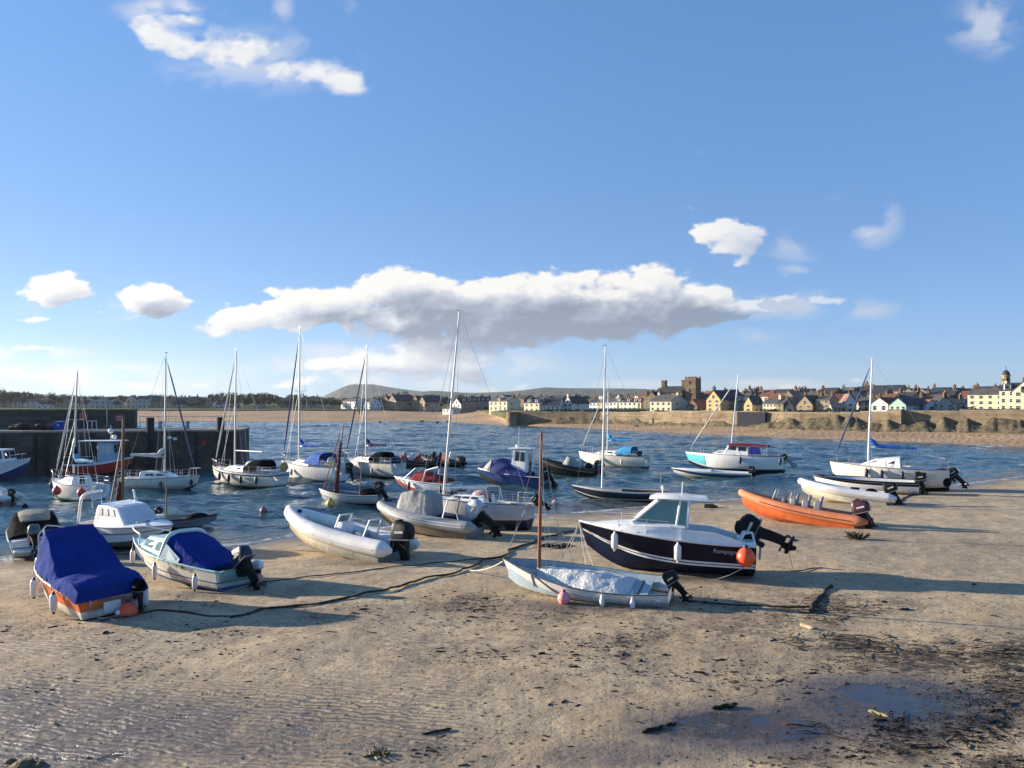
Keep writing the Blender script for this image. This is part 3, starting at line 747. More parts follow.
# --- E: white RIB on the sand
rE = thing('inflatable_boat', 'white rigid inflatable with black outboard lying on the sand beside the water', 'boat')
place(rE, ground(338, 553), 151, 2, -4, -.06)
hE, tE = rib_boat(rE, 5.7, 2.35, .31, .66, .58, TUBEW, mat('cream_lower_hull', (.60, .55, .42), .5, var=.15, dirt=.5, scum=.38), mat('sandy_keel', (.45, .36, .22), .7, var=.25, dirt=.4), GRYP)
mb = MB(); mb.hexa([V(-.5, -.35, .6), V(.05, -.35, .6), V(.05, .35, .6), V(-.5, .35, .6), V(-.42, -.3, 1.35), V(-.12, -.3, 1.35), V(-.12, .3, 1.35), V(-.42, .3, 1.35)]); cn = mb.build('console', WHT, rE, bevel=.04)
mb = MB(); mb.panel([V(-.05, -.3, 1.2), V(-.05, .3, 1.2), V(-.2, .28, 1.6), V(-.2, -.28, 1.6)], 0, 1, 0, 1, .02); mb.build('windscreen', WINC, cn)
mb = MB(); mb.hexa([V(-1.35, -.3, .6), V(-.75, -.3, .6), V(-.75, .3, .6), V(-1.35, .3, .6), V(-1.35, -.25, 1.1), V(-.8, -.25, 1.1), V(-.8, .25, 1.1), V(-1.35, .25, 1.1)]); mb.build('jockey_seat', GRYP, rE, bevel=.05)
for x in (.02, -1.45):
    rail(rE, [[V(x, .42, .75), V(x - .28, .36, 1.62), V(x - .28, -.36, 1.62), V(x, -.42, .75)]], .04, WHT, 'frame_hoop')
outboard(rE, (-2.72, 0, .92), 1.3, 8, BLK)
mb = MB(); mb.tube([V(2.2, 0, 1.25), V(2.2, 0, 1.48)], .05, 8); mb.tube([V(2.2, .12, 1.42), V(2.2, -.12, 1.42)], .035, 8); mb.build('bow_post', BLK, rE)
mb = MB(); mb.box((2.05, 0, 1.28), (.3, .25, .14)); mb.build('anchor_locker', WHT, rE, bevel=.03)

# --- F: grey RIB with covered console
rF = thing('inflatable_boat', 'grey rigid inflatable with a grey canvas covered console and silver outboard', 'boat')
place(rF, ground(426, 534), 154, 3, -2, -.06)
hF, tF = rib_boat(rF, 5.4, 2.3, .27, .62, .42, TUBEG, mat('brown_lower_hull', (.20, .15, .10), .6, var=.3, dirt=.4), AFBLK, GRYP)
cover(rF, [(1.45, .5, .75, .3, 1.35, .05), (1.15, .62, .75, .52, 1.82, .05), (.6, .70, .72, .58, 2.02, .05), (.0, .72, .72, .58, 1.98, .04), (-.45, .72, .72, .56, 1.80, .04), (-.5, .7, .72, .5, 1.2, .04)], GCAN, 'console_cover', 26, 12, .04, 11)
rail(rF, [[V(-1.15, .62, .8), V(-1.35, .56, 1.75), V(-1.35, -.56, 1.75), V(-1.15, -.62, .8)], [V(-2.1, .66, .8), V(-1.75, .6, 1.5)], [V(-2.1, -.66, .8), V(-1.75, -.6, 1.5)]], .032, None, 'roll_bar')
outboard(rF, (-2.55, 0, .92), 1.25, 52, SILV, BLK)
mb = MB(); mb.box((-1.1, 0, .85), (.7, .9, .4)); mb.build('seat', BLK, rF, bevel=.05)
st_ = MB()
for sd in (1,):
    st_.tube([tF(t / 20, sd) + V(0, .255, .08) for t in range(1, 12)], .03, 6)
st_.build('pale_side_stripe', LGREY, rF)

# --- G: small yacht, navy bottom, stern to the camera
rG, hG = yacht('small yacht with shade-greyed topsides, navy bottom and very tall white mast behind the grey inflatable', ground(472, 527), 5.9, 2.2, 160, (1.35, 1.5), .3, 3, -1,
               (mat('shade_toned_topsides', (.56, .53, .52), .4, var=.1, dirt=.25), mat('dark_navy_bottom', (.02, .025, .06), .6, var=.4, dirt=.35), DBLUE), False, (-.9, 1.3, .35), rails=(.1, .8, 4), pulpit=True, dz=-.06, boot=.56)  # shade put into the colour: cream topsides toned mauve grey
hG.rows
mast_rig(rG, 1.58, 1.55, 9.1, 3.0, 5.9, 2.2, 1.4, 1.55, mat('cream_mast', (.72, .68, .58), .45, var=.08, dirt=.1), .06)
rail(rG, [[V(-1.2, .95, 1.35), V(-1.0, .9, 2.05), V(-.9, 0, 2.15), V(-1.0, -.9, 2.05), V(-1.2, -.95, 1.35)], [V(-1.0, .9, 2.05), V(1.2, .75, 1.95)], [V(-1.0, -.9, 2.05), V(1.2, -.75, 1.95)]], .025, None, 'boom_gallows')
mb = MB(); mb.ball((-.6, .3, 1.68), .34, (1.5, 1, .7)); mb.build('stowed_sail_bag', mat('dusky_pink_canvas', (.42, .30, .30), .85, var=.3, bump=.3, bscale=9), rG)
rail(rG, [[V(-2.9, .6, .75 + k * .14), V(-2.98, -.7, .75 + k * .14)] for k in range(4)] + [[V(-2.9, .6 - k * .26, .7), V(-2.95, .6 - k * .26, 1.5)] for k in range(6)], .014, None, 'stern_ladder')
outboard(rG, (-3.1, -.55, 1.3), .66, 60, BLK, BLK)
mb = MB(); mb.tube([V(-2.85, 0, 1.15), V(-2.0, .1, 1.35)], .025); mb.build('tiller', TEAK, rG)

# --- H: white clinker dinghy in the centre
rH = thing('sailing_dinghy', 'white open dinghy with brown mast and crumpled white cover lying mid beach', 'boat')
place(rH, ground(587, 595), 160, -9, -2, -.06)
hH = Hull(4.95, 1.85, .64, .92, tw=.72, p=2.3, sag=.12, rake=.42, kb=.38, ks=.12, rows=((0, 2), (.18, 2), (.32, 2), (.46, 1), (.52, 0), (.62, 0), (.74, 0), (.86, 0), (.96, 3), (1, 3)), e1=.66)
hH.shell([LGREY, mat('pale_lower_strakes', (.55, .52, .44), .5, var=.15, dirt=.4), AFRED, WHT], rH)
hH.well(INTB, rH, 0., .97, .20, .05, 'interior'); hH.rubrail(mat('dark_gunwale_trim', (.10, .11, .10), .7, var=.3), rH, .02)
for w_ in (.55, .68, .82):
    hH.rubrail(LGREY, rH, .007, w_, 'strake')
mb = MB(); mb.tube([V(1.50, 0, .18), V(1.42, 0, 2.4), V(1.34, 0, 4.9)], [.055, .052, .035], 12); msH = mb.build('mast', WOOD, rH)
mb = MB(); mb.tube([V(1.50, 0, .2), V(1.475, 0, .75)], .062, 12); mb.build('mast_boot', WHT, msH)
mb = MB(); mb.tube([V(1.34, 0, 4.9), V(2.48, 0, .95)], .007, 4)
for sd in (1, -1): mb.tube([V(1.34, 0, 4.8), V(.95, sd * .9, .6)], .007, 4); mb.tube([V(1.4, 0, 3.4), V(.6, sd * .92, .58)], .006, 4)
mb.build('rigging', STEEL, rH)
cover(rH, [(1.45, .30, .40, .10, .74, .03), (1.15, .45, .40, .16, .76, .03), (.8, .60, .42, .22, .72, .10), (.2, .80, .52, .34, .66, .16), (-.5, .82, .50, .40, .66, .10), (-1.1, .78, .48, .35, .60, .08), (-1.35, .7, .46, .3, .50, .03)], WCAN, 'crumpled_cover', 40, 16, .032, 21)
for x in (-1.75, -1.45, 1.55):
    mb = MB(); t = (x + 2.375) / 4.75; mb.box((x, 0, .46), (.22, hH.b(t) * 1.72, .035)); mb.build('thwart', INTB, rH, bevel=.006)
outboard(rH, (-2.40, -.1, .60), .62, 38, BLK, BLK)
for t, nm in ((.36, 'nearest the bow'), (.19, 'nearest the stern')):
    p = hH.top(t, 1, -.07); fender(rH, (p.x, p.y + .02, p.z - .02), 'small white fender ' + nm + ' on the side of the white dinghy', .50, .07, None, False)
w = mtx(rH) @ (hH.top(.58, 1, -.16) + V(0, 0, -.30)); buoy(w, .19, 'pink buoy with dark eye against the side of the white dinghy', PINK)
p = hH.top(.72, 1, -.02); p2 = hH.pt(.55, .35, 1) + V(0, .03, 0); q0 = hH.pt(.80, .45, 1) + V(0, .02, 0)
pp = [p + V(.0, .02, 0), hH.pt(.76, .75, 1) + V(0, .03, 0), q0]
mb = MB(); mb.tube([hH.top(.78, 1, -.02), hH.pt(.66, .72, 1) + V(0, .03, 0), hH.pt(.57, .45, 1) + V(0, .03, 0)], .03, 6); mb.tube([hH.top(.80, 1, -.02), hH.pt(.80, .6, 1) + V(0, .03, 0)], .03, 6); mb.build('hanging_strap', GRYP, rH)
mb = MB(); mb.tube([hH.top(.055, 1, -.02) + V(-.1, .03, -.12), hH.top(.055, 1, -.02) + V(.14, .03, -.12)], .012); mb.tube([hH.top(.055, 1, -.02) + V(-.04, .03, -.16), hH.top(.055, 1, -.02) + V(.08, .03, -.08)], .012); mb.build('cleat', WHT, rH)

# --- I: navy pilot-house motor boat
rI = thing('motor_boat', 'navy blue motor boat with white wheelhouse and tilted black outboard on the sand', 'boat')
place(rI, ground(667, 571), 168, 2, -1.0, -.06)
hI = Hull(5.6, 2.25, 1.18, 1.62, tw=.92, p=2.3, kind='vee', rake=.55, kb=.5, rows=((0, 2), (.2, 2), (.4, 0), (.415, 1), (.46, 0), (.485, 1), (.53, 0), (.75, 0), (.97, 3), (1, 3)), cz=.36, sag=.02)
hI.shell([NAVY, WHT, mat('navy_antifoul', (.006, .014, .045), .6, var=.4, dirt=.3, spec=.2), WHT], rI)
hI.deck(GEL, rI, .40, 1., .0, .12, 'foredeck'); hI.well(GEL, rI, 0, .40, .6, .16); hI.rubrail(GEL, rI, .035)
# raised white upper moulding sweeping up from the foredeck
mb = MB(); rings = []
for i in range(15):
    t = .40 + .55 * i / 14; b = hI.b(t) * .93; z = hI.sheer(t) - .02; hh = .50 * (1 - ((t - .40) / .55) ** 1.5) + .03
    x = hI.top(t).x
    rings.append([V(x, b, z), V(x, b * .93, z + hh * .8), V(x, b * .7, z + hh), V(x, 0, z + hh * 1.08), V(x, -b * .7, z + hh), V(x, -b * .93, z + hh * .8), V(x, -b, z)])
mb.loft(rings, False, True, True); mb.build('upper_moulding', GEL, rI, ang=50)
mb = MB(); q = slab_cabin(mb, -.62, 1.15, .82, .68, 1.62, 1.74, .92, .82, -.06, .92, .86); ch = mb.build('wheelhouse', glass('green_tinted_glass', (.15, .27, .235), .06), rI)
fr = MB(); P = q['port'] + q['stbd']
def edge(a, b, r=.045): fr.tube([a, b], r, 8)
for s_ in ('port', 'stbd'):
    a, b, c, d = q[s_]; edge(a, b); edge(b, c); edge(c, d, .04); edge(d, a)
    m0, m1 = (a * .20 + b * .80, d * .30 + c * .70) if s_ == 'port' else (b * .20 + a * .80, c * .30 + d * .70); edge(m0, m1, .05)
a, b, c, d = q['front']; edge(a, b); edge(d, c); edge((a + b) / 2, (d + c) / 2, .035)
a, b, c, d = q['back']; edge(a, b)
fr.build('window_frame', GEL, ch)
mb = MB(); mb.panel(q['back'], .3, .7, 0, .95, .02); mb.build('door', WIN, ch)
mb = MB(); rr0 = lambda x, w, z, t_: [V(x, w, z), V(x, w * .8, z + t_), V(x, -w * .8, z + t_), V(x, -w, z), V(x, -w * .75, z - .03), V(x, w * .75, z - .03)]
mb.loft([rr0(-1.30, .76, 2.54, .08), rr0(-.4, .82, 2.56, .11), rr0(.40, .74, 2.56, .09), rr0(.62, .6, 2.54, .03)]); rf = mb.build('roof', GEL, rI, ang=30, bevel=.02)
for s_ in (1, -1):
    mb = MB(); rg = []
    for t in (.06, .14, .24, .34, .42):
        p = hI.top(t, s_, .02); hh = .05 + .30 * min(1, (t - .02) / .2); rg.append([V(p.x, p.y, p.z - .02), V(p.x, p.y - s_ * .02, p.z + hh), V(p.x, p.y - s_ * .16, p.z + hh), V(p.x, p.y - s_ * .18, p.z - .02)][::s_])
    mb.loft(rg); mb.build('coaming', GEL, rI, ang=40)
mb = MB(); mb.tube([V(-.45, .1, 2.64), V(-.47, .1, 3.12)], .018, 6); mb.build('aerial', WHT, rf)
mb = MB(); mb.lathe([(.02, 2.60), (.02, 2.80), (.055, 2.82), (.06, 2.87), (.04, 2.92), (.005, 2.93)], (.2, -.35, 0), 10); mb.build('navigation_light', WHT, rf)
rail(rI, [[hI.top(.45, s_, .1) + V(0, 0, .25), hI.top(.5, s_, .1) + V(0, 0, .55), hI.top(.8, s_, .1) + V(0, 0, .42), hI.top(.97, s_, .03) + V(.1, 0, .38)] for s_ in (1, -1)] + [[hI.top(t, s_, .1) + V(0, 0, .02), hI.top(t, s_, .1) + V(0, 0, .5)] for t in (.62, .78) for s_ in (1, -1)], .012, None, 'bow_rail')
mb = MB(); mb.box((-2.55, 0, 1.22), (.5, 1.9, .14)); mb.build('stern_bench', GEL, rI, bevel=.04)
for k_ in range(5):
    pass
mb = MB()
for yy in (.75, .45, .1): mb.tube([V(-2.3, yy, 1.26), V(-2.45, yy + .05, 1.55), V(-2.7, yy, 1.58), V(-2.8, yy - .05, 1.2)], .028, 6)
mb.build('stern_fittings', WHT, rI)
rail(rI, [[V(-2.82, -.35 - .25 * k_, 1.3)] + arc3(V(-2.9, -.35 - .25 * k_, 1.3), V(-3.15, -.35 - .25 * k_, 1.25), V(-3.05, -.35 - .25 * k_, .55), 8) for k_ in range(2)], .028, WHT, 'boarding_ladder')
outboard(rI, (-2.84, -.1, 1.22), 1.2, 66, BLK, BLK)
for t, nm in ((.80, 'nearest the bow'), (.44, 'below the wheelhouse')):
    p = hI.top(t, 1, -.1); fender(rI, (p.x, p.y + .0, p.z - .05), 'large white fender ' + nm + ' of the navy motor boat', .66, .115, None, False)
w = mtx(rI) @ V(-2.45, 1.28, .86); buoy(w, .30, 'big orange buoy hanging by the stern of the navy motor boat', ORGB)
lettering(rI, 'Rampage', .20, on_side(hI, .175, .83, 1, .012), mat('faded_silver_lettering', (.40, .42, .48), .4), 'name_lettering')
fj = mtx(rI)
bw = fj @ (hI.top(1.0) + V(.0, 0, -.05))
for i_, (a_, b_) in enumerate(((561, 566), (590, 580), (552, 570), (600, 578))):
    rope(sag(bw, ground(a_, b_) + V(0, 0, .02), .12 + .1 * (i_ % 2)), .014, ['pale rope from the navy boat bow to the sand, steepest of the four', 'pale rope from the navy boat bow passing behind the white dinghy mast', 'slack pale rope looping lowest from the navy boat bow', 'taut pale rope from the navy boat bow towards the dinghy stern'][i_], group='ropes at the navy boat bow')
rope(sag(fj @ V(-2.5, 1.22, .62), ground(708, 581) + V(0, 0, .02), .10), .014, 'pale rope running from the orange buoy of the navy boat down to the sand')
rope(sag(fj @ V(-3.9, -.1, 1.0), ground(793, 569) + V(0, 0, .02), .0), .010, 'thin dark line from the navy boat propeller to the sand', ROPEK)

# --- J: orange RIB
rJ = thing('inflatable_boat', 'long orange rigid inflatable with a dark outboard on the dry sand', 'boat')
place(rJ, ground(797, 523), 146, 3, -4, -.05)
hJ, tJ = rib_boat(rJ, 5.8, 2.0, .24, .55, .52, ORGT, mat('orange_lower_hull', (.55, .12, .03), .45, var=.2, dirt=.35), mat('orange_keel', (.50, .10, .03), .5, var=.25, dirt=.4), GRYP)
for k_ in range(4):
    mb = MB(); x = .75 - k_ * .55; mb.box((x, 0, .95), (.3, .5, .55)); mb.box((x - .14, 0, 1.32), (.07, .4, .35), (0, -.2, 0)); mb.build('seat', GRYP, rJ, bevel=.04)
rail(rJ, [[V(1.25, .35, .8), V(1.05, .32, 1.55), V(1.05, -.32, 1.55), V(1.25, -.35, .8)], [V(.4, .35, .8), V(.3, .32, 1.5), V(.3, -.32, 1.5), V(.4, -.35, .8)]], .022, None, 'grab_rail')
outboard(rJ, (-2.65, .3, .8), 1.15, 22, mat('dark_red_cowl', (.05, .012, .018), .4, var=.3), BLK); outboard(rJ, (-2.65, -.35, .8), 1.0, 30, BLK, BLK)
w = ground(762, 514); buoy((w.x, w.y, w.z + .25 + .3), .26, 'orange buoy hanging under the bow of the long orange inflatable', ORGB)

# --- K, L: white RIB and white dinghy with navy gunwale
rK = thing('inflatable_boat', 'white rigid inflatable with black outboard between the orange inflatable and the yacht', 'boat')
place(rK, ground(843, 503), 153, 2, -3, -.05)
hK, tK = rib_boat(rK, 5.0, 2.0, .26, .58, .45, TUBEW, mat('ivory_lower_hull', (.66, .62, .50), .5, var=.12, dirt=.3), mat('ivory_keel', (.55, .5, .38), .6, var=.2, dirt=.3), GRYP)
outboard(rK, (-2.35, 0, .78), 1.1, 28, BLK); mb = MB(); mb.box((-.6, 0, .8), (.5, .5, .5)); mb.build('console', BLK, rK, bevel=.05)
mb = MB(); mb.ball((-1.5, .2, .85), .3, (1.2, 1, .8)); mb.build('fuel_bag', KCAN, rK)
rL = thing('open_boat', 'white open boat with a thick navy gunwale aground in front of the white yacht', 'boat')
place(rL, ground(866, 493), 154, -2, 0, -.05)
hL = Hull(6.3, 2.1, .95, 1.12, tw=.86, p=2.6, sag=.02, rows=((0, 0), (.3, 0), (.6, 0), (.8, 1), (.93, 2), (1, 2)), rake=.5, kind='vee')
hL.shell([GEL, NAVY, WHT], rL); hL.well(LGREY, rL, 0, .9, .4, .1); hL.rubrail(NAVY, rL, .06)
outboard(rL, (-3.0, 0, .95), 1., 10, BLK)
mb = MB(); mb.box((-.4, 0, .72), (.3, 1.6, .05)); mb.build('thwart', TEAK, rL)

# --- M: white yacht with blue sail cover
rM, hM = yacht('white yacht with royal blue sail cover drying out at the right', ground(889, 489), 7.5, 2.5, 151, (1.7, 1.95), .4, -2, 0, (GELC, AFBLK, DBLUE), False, (-.8, 1.9, .7), mast=None, nwin=3, rails=(.08, .8, 6), dz=-.1)
mast_rig(rM, 1.35, 2.1, 7.3, 2.2, 7.5, 2.5, 1.75, 2.0, mat('white_mast', (.75, .75, .73), .4, var=.06, dirt=.1), .065, (3.2, 1.0, -.12), mat('royal_blue_canvas', (.008, .09, .40), .8, var=.2, bump=.2, bscale=10), 'sail_cover', mat('navy_rolled_sail', (.05, .07, .14), .8, var=.2))
for t, nm in ((.68, 'first from the bow'), (.55, 'second from the bow'), (.38, 'third from the bow'), (.2, 'nearest the stern')):
    p = hM.top(t, 1, -.11); fender(rM, (p.x, p.y, p.z - .1), 'dark fender ' + nm + ' of the yacht with the royal blue sail cover', .72, .12, FENDN, False)
outboard(rM, (-3.9, .4, 1.1), 1., 38, BLK); mb = MB(); mb.box((-4.15, -.3, 1.15), (.5, .06, 1.0), (0, -.6, 0)); mb.build('rudder_blade', WHT, rM, bevel=.02)
mb = MB(); mb.ball((-3.3, .1, 1.45), .45, (1, 1.6, .6)); mb.ball((-3.6, .7, .9), .4, (.7, .6, 1)); mb.build('stern_gear', KCAN, rM)

# --- N: motor sailer with red canopy
rN, hN = yacht('white motor sailer with dark red canopy and turquoise bow in the shallows', afloat(735, 472, .12), 8.4, 2.6, 154, (1.6, 1.85), .3, 3, 0, (GEL, AFBLK, BLUEH), True, (-.6, 2.1, .45), nwin=2, rails=(.5, .82, 3), name='motor_sailer', rake=.7)
mast_rig(rN, .35, 2.3, 6.6, 5.0, 8.4, 2.6, 1.7, 1.95, mat('white_mast'), .07, None, None, furl=mat('pale_rolled_sail', (.6, .58, .52), .8, var=.15), aft=False)
mb = MB(); q = slab_cabin(mb, -1.3, .9, .95, .85, 1.55, 1.75, .95, .8, .05, .4, .86); wn = mb.build('wheelhouse', GEL, rN, bevel=.06, seg=3)
for s_ in ('port', 'stbd'): panes(wn, q[s_], [(.1, .45, .45, .85), (.55, .9, .45, .85)], WIN)
panes(wn, q['front'], [(.08, .48, .4, .88), (.52, .92, .4, .88)], WIN)
cover(rN, [(.45, 1.0, 2.45, .85, 2.62, .06), (-.6, 1.05, 2.5, .9, 2.66, .06), (-2.9, 1.02, 2.42, .88, 2.55, .05)], REDB, 'canopy', 14, 10, .015, 4)
rail(rN, [[V(-2.85, s_ * 1.0, 1.55), V(-2.85, s_ * .98, 2.5)] for s_ in (1, -1)] + [[V(-1.4, s_ * 1.0, 1.6), V(-1.4, s_ * .98, 2.5)] for s_ in (1, -1)], .025, None, 'canopy_post')
mb = MB(); mb.panel([V(-1.35, 1.02, 1.75), V(-2.4, 1.02, 1.75), V(-2.2, .99, 2.4), V(-1.35, .99, 2.4)], 0, 1, 0, 1, .01); mb.build('canopy_side', mat('blue_canopy_side', (.015, .03, .22), .7, var=.3), rN)
mb = MB(); rings = []
for i in range(9):
    t = .80 + .2 * i / 8; rings.append([hN.pt(t, w_, 1) + V(.012, .012, 0) for w_ in (.46, .58, .7, .82, .9)] )
mb.loft(rings, False, False, False); mb.build('turquoise_bow_patch', TURQ, rN)
outboard(rN, (-4.2, .3, 1.15), .95, 48, BLK, GRYP)
p = hN.top(.42, 1, -.1); fender(rN, (p.x, p.y, p.z - .05), 'dark fender amidships on the motor sailer with the red canopy', .7, .12, FENDN, False)
p = hN.top(.03, 1, -.1); fender(rN, (p.x, p.y, p.z - .05), 'dark fender on the stern corner of the motor sailer with the red canopy', .7, .12, FENDN, False)

# --- O: low blue and white boat beside it
rO = thing('open_boat', 'low white boat with a navy stripe afloat in front of the motor sailer', 'boat')
place(rO, afloat(712, 478, .12), 158)
hO = Hull(6.2, 1.9, .62, .85, tw=.82, p=2.2, rows=((0, 0), (.3, 0), (.5, 1), (.85, 0), (1, 0)), rake=.5, kind='vee')
hO.shell([GEL, BLUEH], rO); hO.deck(GEL, rO, .5, 1, .0, .1, 'foredeck'); hO.well(LGREY, rO, 0, .5, .3, .12); hO.rubrail(WHT, rO, .035)
outboard(rO, (-2.95, 0, .65), .8, 14, BLK)
# ================================================================== boats afloat
# --- P: white yacht with bright blue hood
rP, hP = yacht('white yacht with bright sky blue hood afloat in the middle of the bay', afloat(613, 467, .3), 7.0, 2.3, 149, (1.45, 1.75), .3, 0, 0, (GELC, AFBLK, DBLUE), True, (-.7, 1.8, .45), nwin=2, rails=(.1, .8, 5))
mast_rig(rP, .6, 1.9, 6.6, 1., 7.0, 2.3, 1.5, 1.8, mat('white_mast'), .06, (2.4, .95, .0), SKYC, 'sail_cover', mat('pale_rolled_sail'))
dodger(rP, -2.2, -.5, .95, 1.62, .72, SKYC)
mb = MB(); mb.ball((-2.6, -.2, 1.7), .3, (1, 1.6, .9)); mb.build('stern_gear', KCAN, rP)
for t, nm in ((.6, 'forward'), (.3, 'aft')):
    p = hP.top(t, 1, -.1); fender(rP, (p.x, p.y, p.z - .25), 'grey fender hung ' + nm + ' on the yacht with the sky blue hood', .6, .11, LGREY, False)

# --- Q: navy day sailer with tall white mast
rQ = thing('sailing_boat', 'low navy sailing boat with tall white mast partly behind the navy motor boat', 'boat')
place(rQ, afloat(622, 500, .12), 170, 0, 0)
hQ = Hull(5.9, 1.9, .72, 1.0, tw=.62, p=2.2, sag=.08, rake=.5, rows=((0, 1), (.25, 1), (.44, 2), (.54, 0), (.8, 0), (.94, 2), (1, 2)))
hQ.shell([mat('slate_navy_hull', (.02, .024, .04), .35, var=.2, dirt=.15), AFBLK, WHT], rQ); hQ.deck(mat('pale_tan_deck', (.45, .38, .28), .7, var=.2), rQ, .5, 1); hQ.well(TEAK, rQ, 0, .5, .35, .2); hQ.toerail(WHT, rQ, .025)
mast_rig(rQ, 1.25, .85, 9.0, 1.4, 5.9, 1.9, .8, 1.05, mat('white_mast'), .065, None, None)
rail(rQ, [[V(1.15, 0, 2.0), V(-.3, .1, 1.3), V(-2.4, .1, 1.0)]], .03, WHT, 'boom')
rail(rQ, [[V(-2.4, 0, .75), V(-2.4, 0, 1.7)]], .03, None, 'boom_crutch')

# --- R: blue covered boat with white wheelhouse
rR = thing('fishing_boat', 'small blue boat with blue cover over its bow and a white wheelhouse', 'boat')
place(rR, afloat(512, 485, .2), 153, 0, -1)
hR = Hull(5.5, 2.1, 1.0, 1.3, tw=.88, p=2.2, kind='vee', rake=.4, rows=((0, 1), (.2, 1), (.4, 0), (.7, 0), (.9, 0), (1, 0)))
hR.shell([BLUEH, AFBLK], rR); hR.deck(WHT, rR, .3, 1); hR.well(LGREY, rR, 0, .3, .5, .12); hR.rubrail(WHT, rR, .035)
cover(rR, [(2.2, .35, 1.3, .15, 1.42, .03), (1.5, .85, 1.2, .55, 1.95, .08), (.9, 1.0, 1.12, .68, 2.1, .1), (.2, 1.08, 1.05, .75, 1.9, .08), (-.8, 1.1, 1.0, .85, 1.45, .05), (-1.6, 1.08, .98, .9, 1.2, .05)], mat('blue_boat_cover', (.012, .03, .17), .75, var=.3, bump=.25, bscale=8), 'boat_cover', 30, 12, .03, 9)
cover(rR, [(2.3, .4, 1.28, .16, 1.48, .03), (1.9, .66, 1.24, .4, 1.78, .06), (1.45, .9, 1.2, .6, 2.02, .08)], GCAN, 'pale_bow_cover', 12, 12, .02, 13)
mb = MB(); q = slab_cabin(mb, -1.5, -.1, .68, .64, .95, 1.0, 2.0, 2.0, .05, .25, .92); wh = mb.build('wheelhouse', WHT, rR, bevel=.07, seg=3)
panes(wh, q['port'], [(.2, .5, .55, .9), (.58, .88, .55, .9)], WIN); panes(wh, q['stbd'], [(.12, .42, .55, .9), (.5, .8, .55, .9)], WIN); panes(wh, q['front'], [(.1, .48, .55, .9), (.52, .9, .55, .9)], WIN); panes(wh, q['back'], [(.3, .7, .1, .85)], WIN, 'door')
mb = MB(); mb.box((-.85, 0, 2.99), (1.75, 1.45, .07)); rr_ = mb.build('roof', WHT, wh, bevel=.03)
mb = MB(); mb.tube([V(-.6, .2, 3.0), V(-.62, .2, 4.6)], .012, 5); mb.ball((-.4, 0, 3.14), .14, (1, 1, .9)); mb.build('aerial', WHT, rr_)
outboard(rR, (-2.75, .0, 1.0), 1., 30, BLK); mb = MB(); mb.ball((-2.2, -.3, 1.2), .42, (1, 1.6, .9)); mb.build('stern_gear', mat('pale_blue_netting', (.32, .42, .48), .85, var=.4, bump=.3), rR)
w = mtx(rR) @ V(-3.3, -.4, .35); buoy((w.x, w.y, .12), .24, 'small red buoy floating at the stern of the blue covered boat', mat('red_buoy_plastic', (.62, .06, .05), .5, var=.2))

# --- S: dark RIB with folded grey sheet
rS = thing('inflatable_boat', 'black rigid inflatable with a pale folded sheet and dark outboard, its bow raised', 'boat')
place(rS, afloat(568, 475, .1), 162, 0, -4)
rib_boat(rS, 5.2, 2.0, .26, .55, .55, TUBEK, BLK, BLK, GRYP)
cover(rS, [(.55, .5, .7, .3, .9, .02), (.1, .62, .72, .45, 1.75, .03), (-.3, .62, .72, .5, 1.55, .02), (-1.2, .6, .72, .45, .98, .02)], GCAN, 'folded_sheet', 18, 10, .05, 17)
outboard(rS, (-2.45, 0, .75), 1.25, 20, BLK); mb = MB(); mb.ball((-1.75, .1, 1.0), .34, (1, 1.3, 1)); mb.build('seat', BLK, rS)
rail(rS, [[V(-1.5, .5, .8), V(-1.5, .45, 1.5), V(-1.5, -.45, 1.5), V(-1.5, -.5, .8)]], .02, None, 'roll_bar')

# --- T: white speedboat with red cover
rT = thing('speedboat', 'white speedboat with a dark red cover behind the very tall mast', 'boat')
place(rT, afloat(426, 491, .16), 153, 0, -1)
hT = Hull(4.9, 1.9, .82, 1.02, tw=.9, p=2.1, kind='vee', rake=.6, rows=((0, 1), (.2, 1), (.4, 2), (.5, 0), (.75, 0), (1, 0)))
hT.shell([GEL, AFRED, REDP], rT); hT.deck(GEL, rT, 0, 1, .0, .08); hT.rubrail(WHT, rT, .03)
cover(rT, [(1.15, .5, .98, .3, 1.05, .05), (.6, .78, .94, .5, 1.38, .12), (-.1, .86, .9, .6, 1.42, .12), (-1.0, .88, .86, .65, 1.22, .1), (-1.9, .86, .84, .7, 1.02, .08)], REDB, 'boat_cover', 24, 12, .03, 19)
rail(rT, [[V(-.3, .92, .9), V(-.5, .9, 1.6), V(-.55, .7, 1.72), V(-.55, -.7, 1.72), V(-.5, -.9, 1.6), V(-.3, -.92, .9)], [V(-.5, .86, 1.68), V(-1.6, 1.0, 2.0)]], .05, WHT, 'wakeboard_arch')
rail(rT, [[V(1.5, .55, 1.0), V(.6, .5, 1.75), V(.6, -.5, 1.75), V(1.5, -.55, 1.0)]], .03, None, 'windscreen_hoop')
for t, nm in ((.66, 'near the bow'), (.14, 'near the stern')):
    p = hT.top(t, 1, -.1); fender(rT, (p.x, p.y, p.z - .05), 'dark fender ' + nm + ' of the speedboat with the red cover', .6, .1, FENDN, False)
mb = MB(); mb.box((-2.65, 0, .35), (.4, 1.5, .08)); mb.build('swim_platform', BLK, rT, bevel=.02)

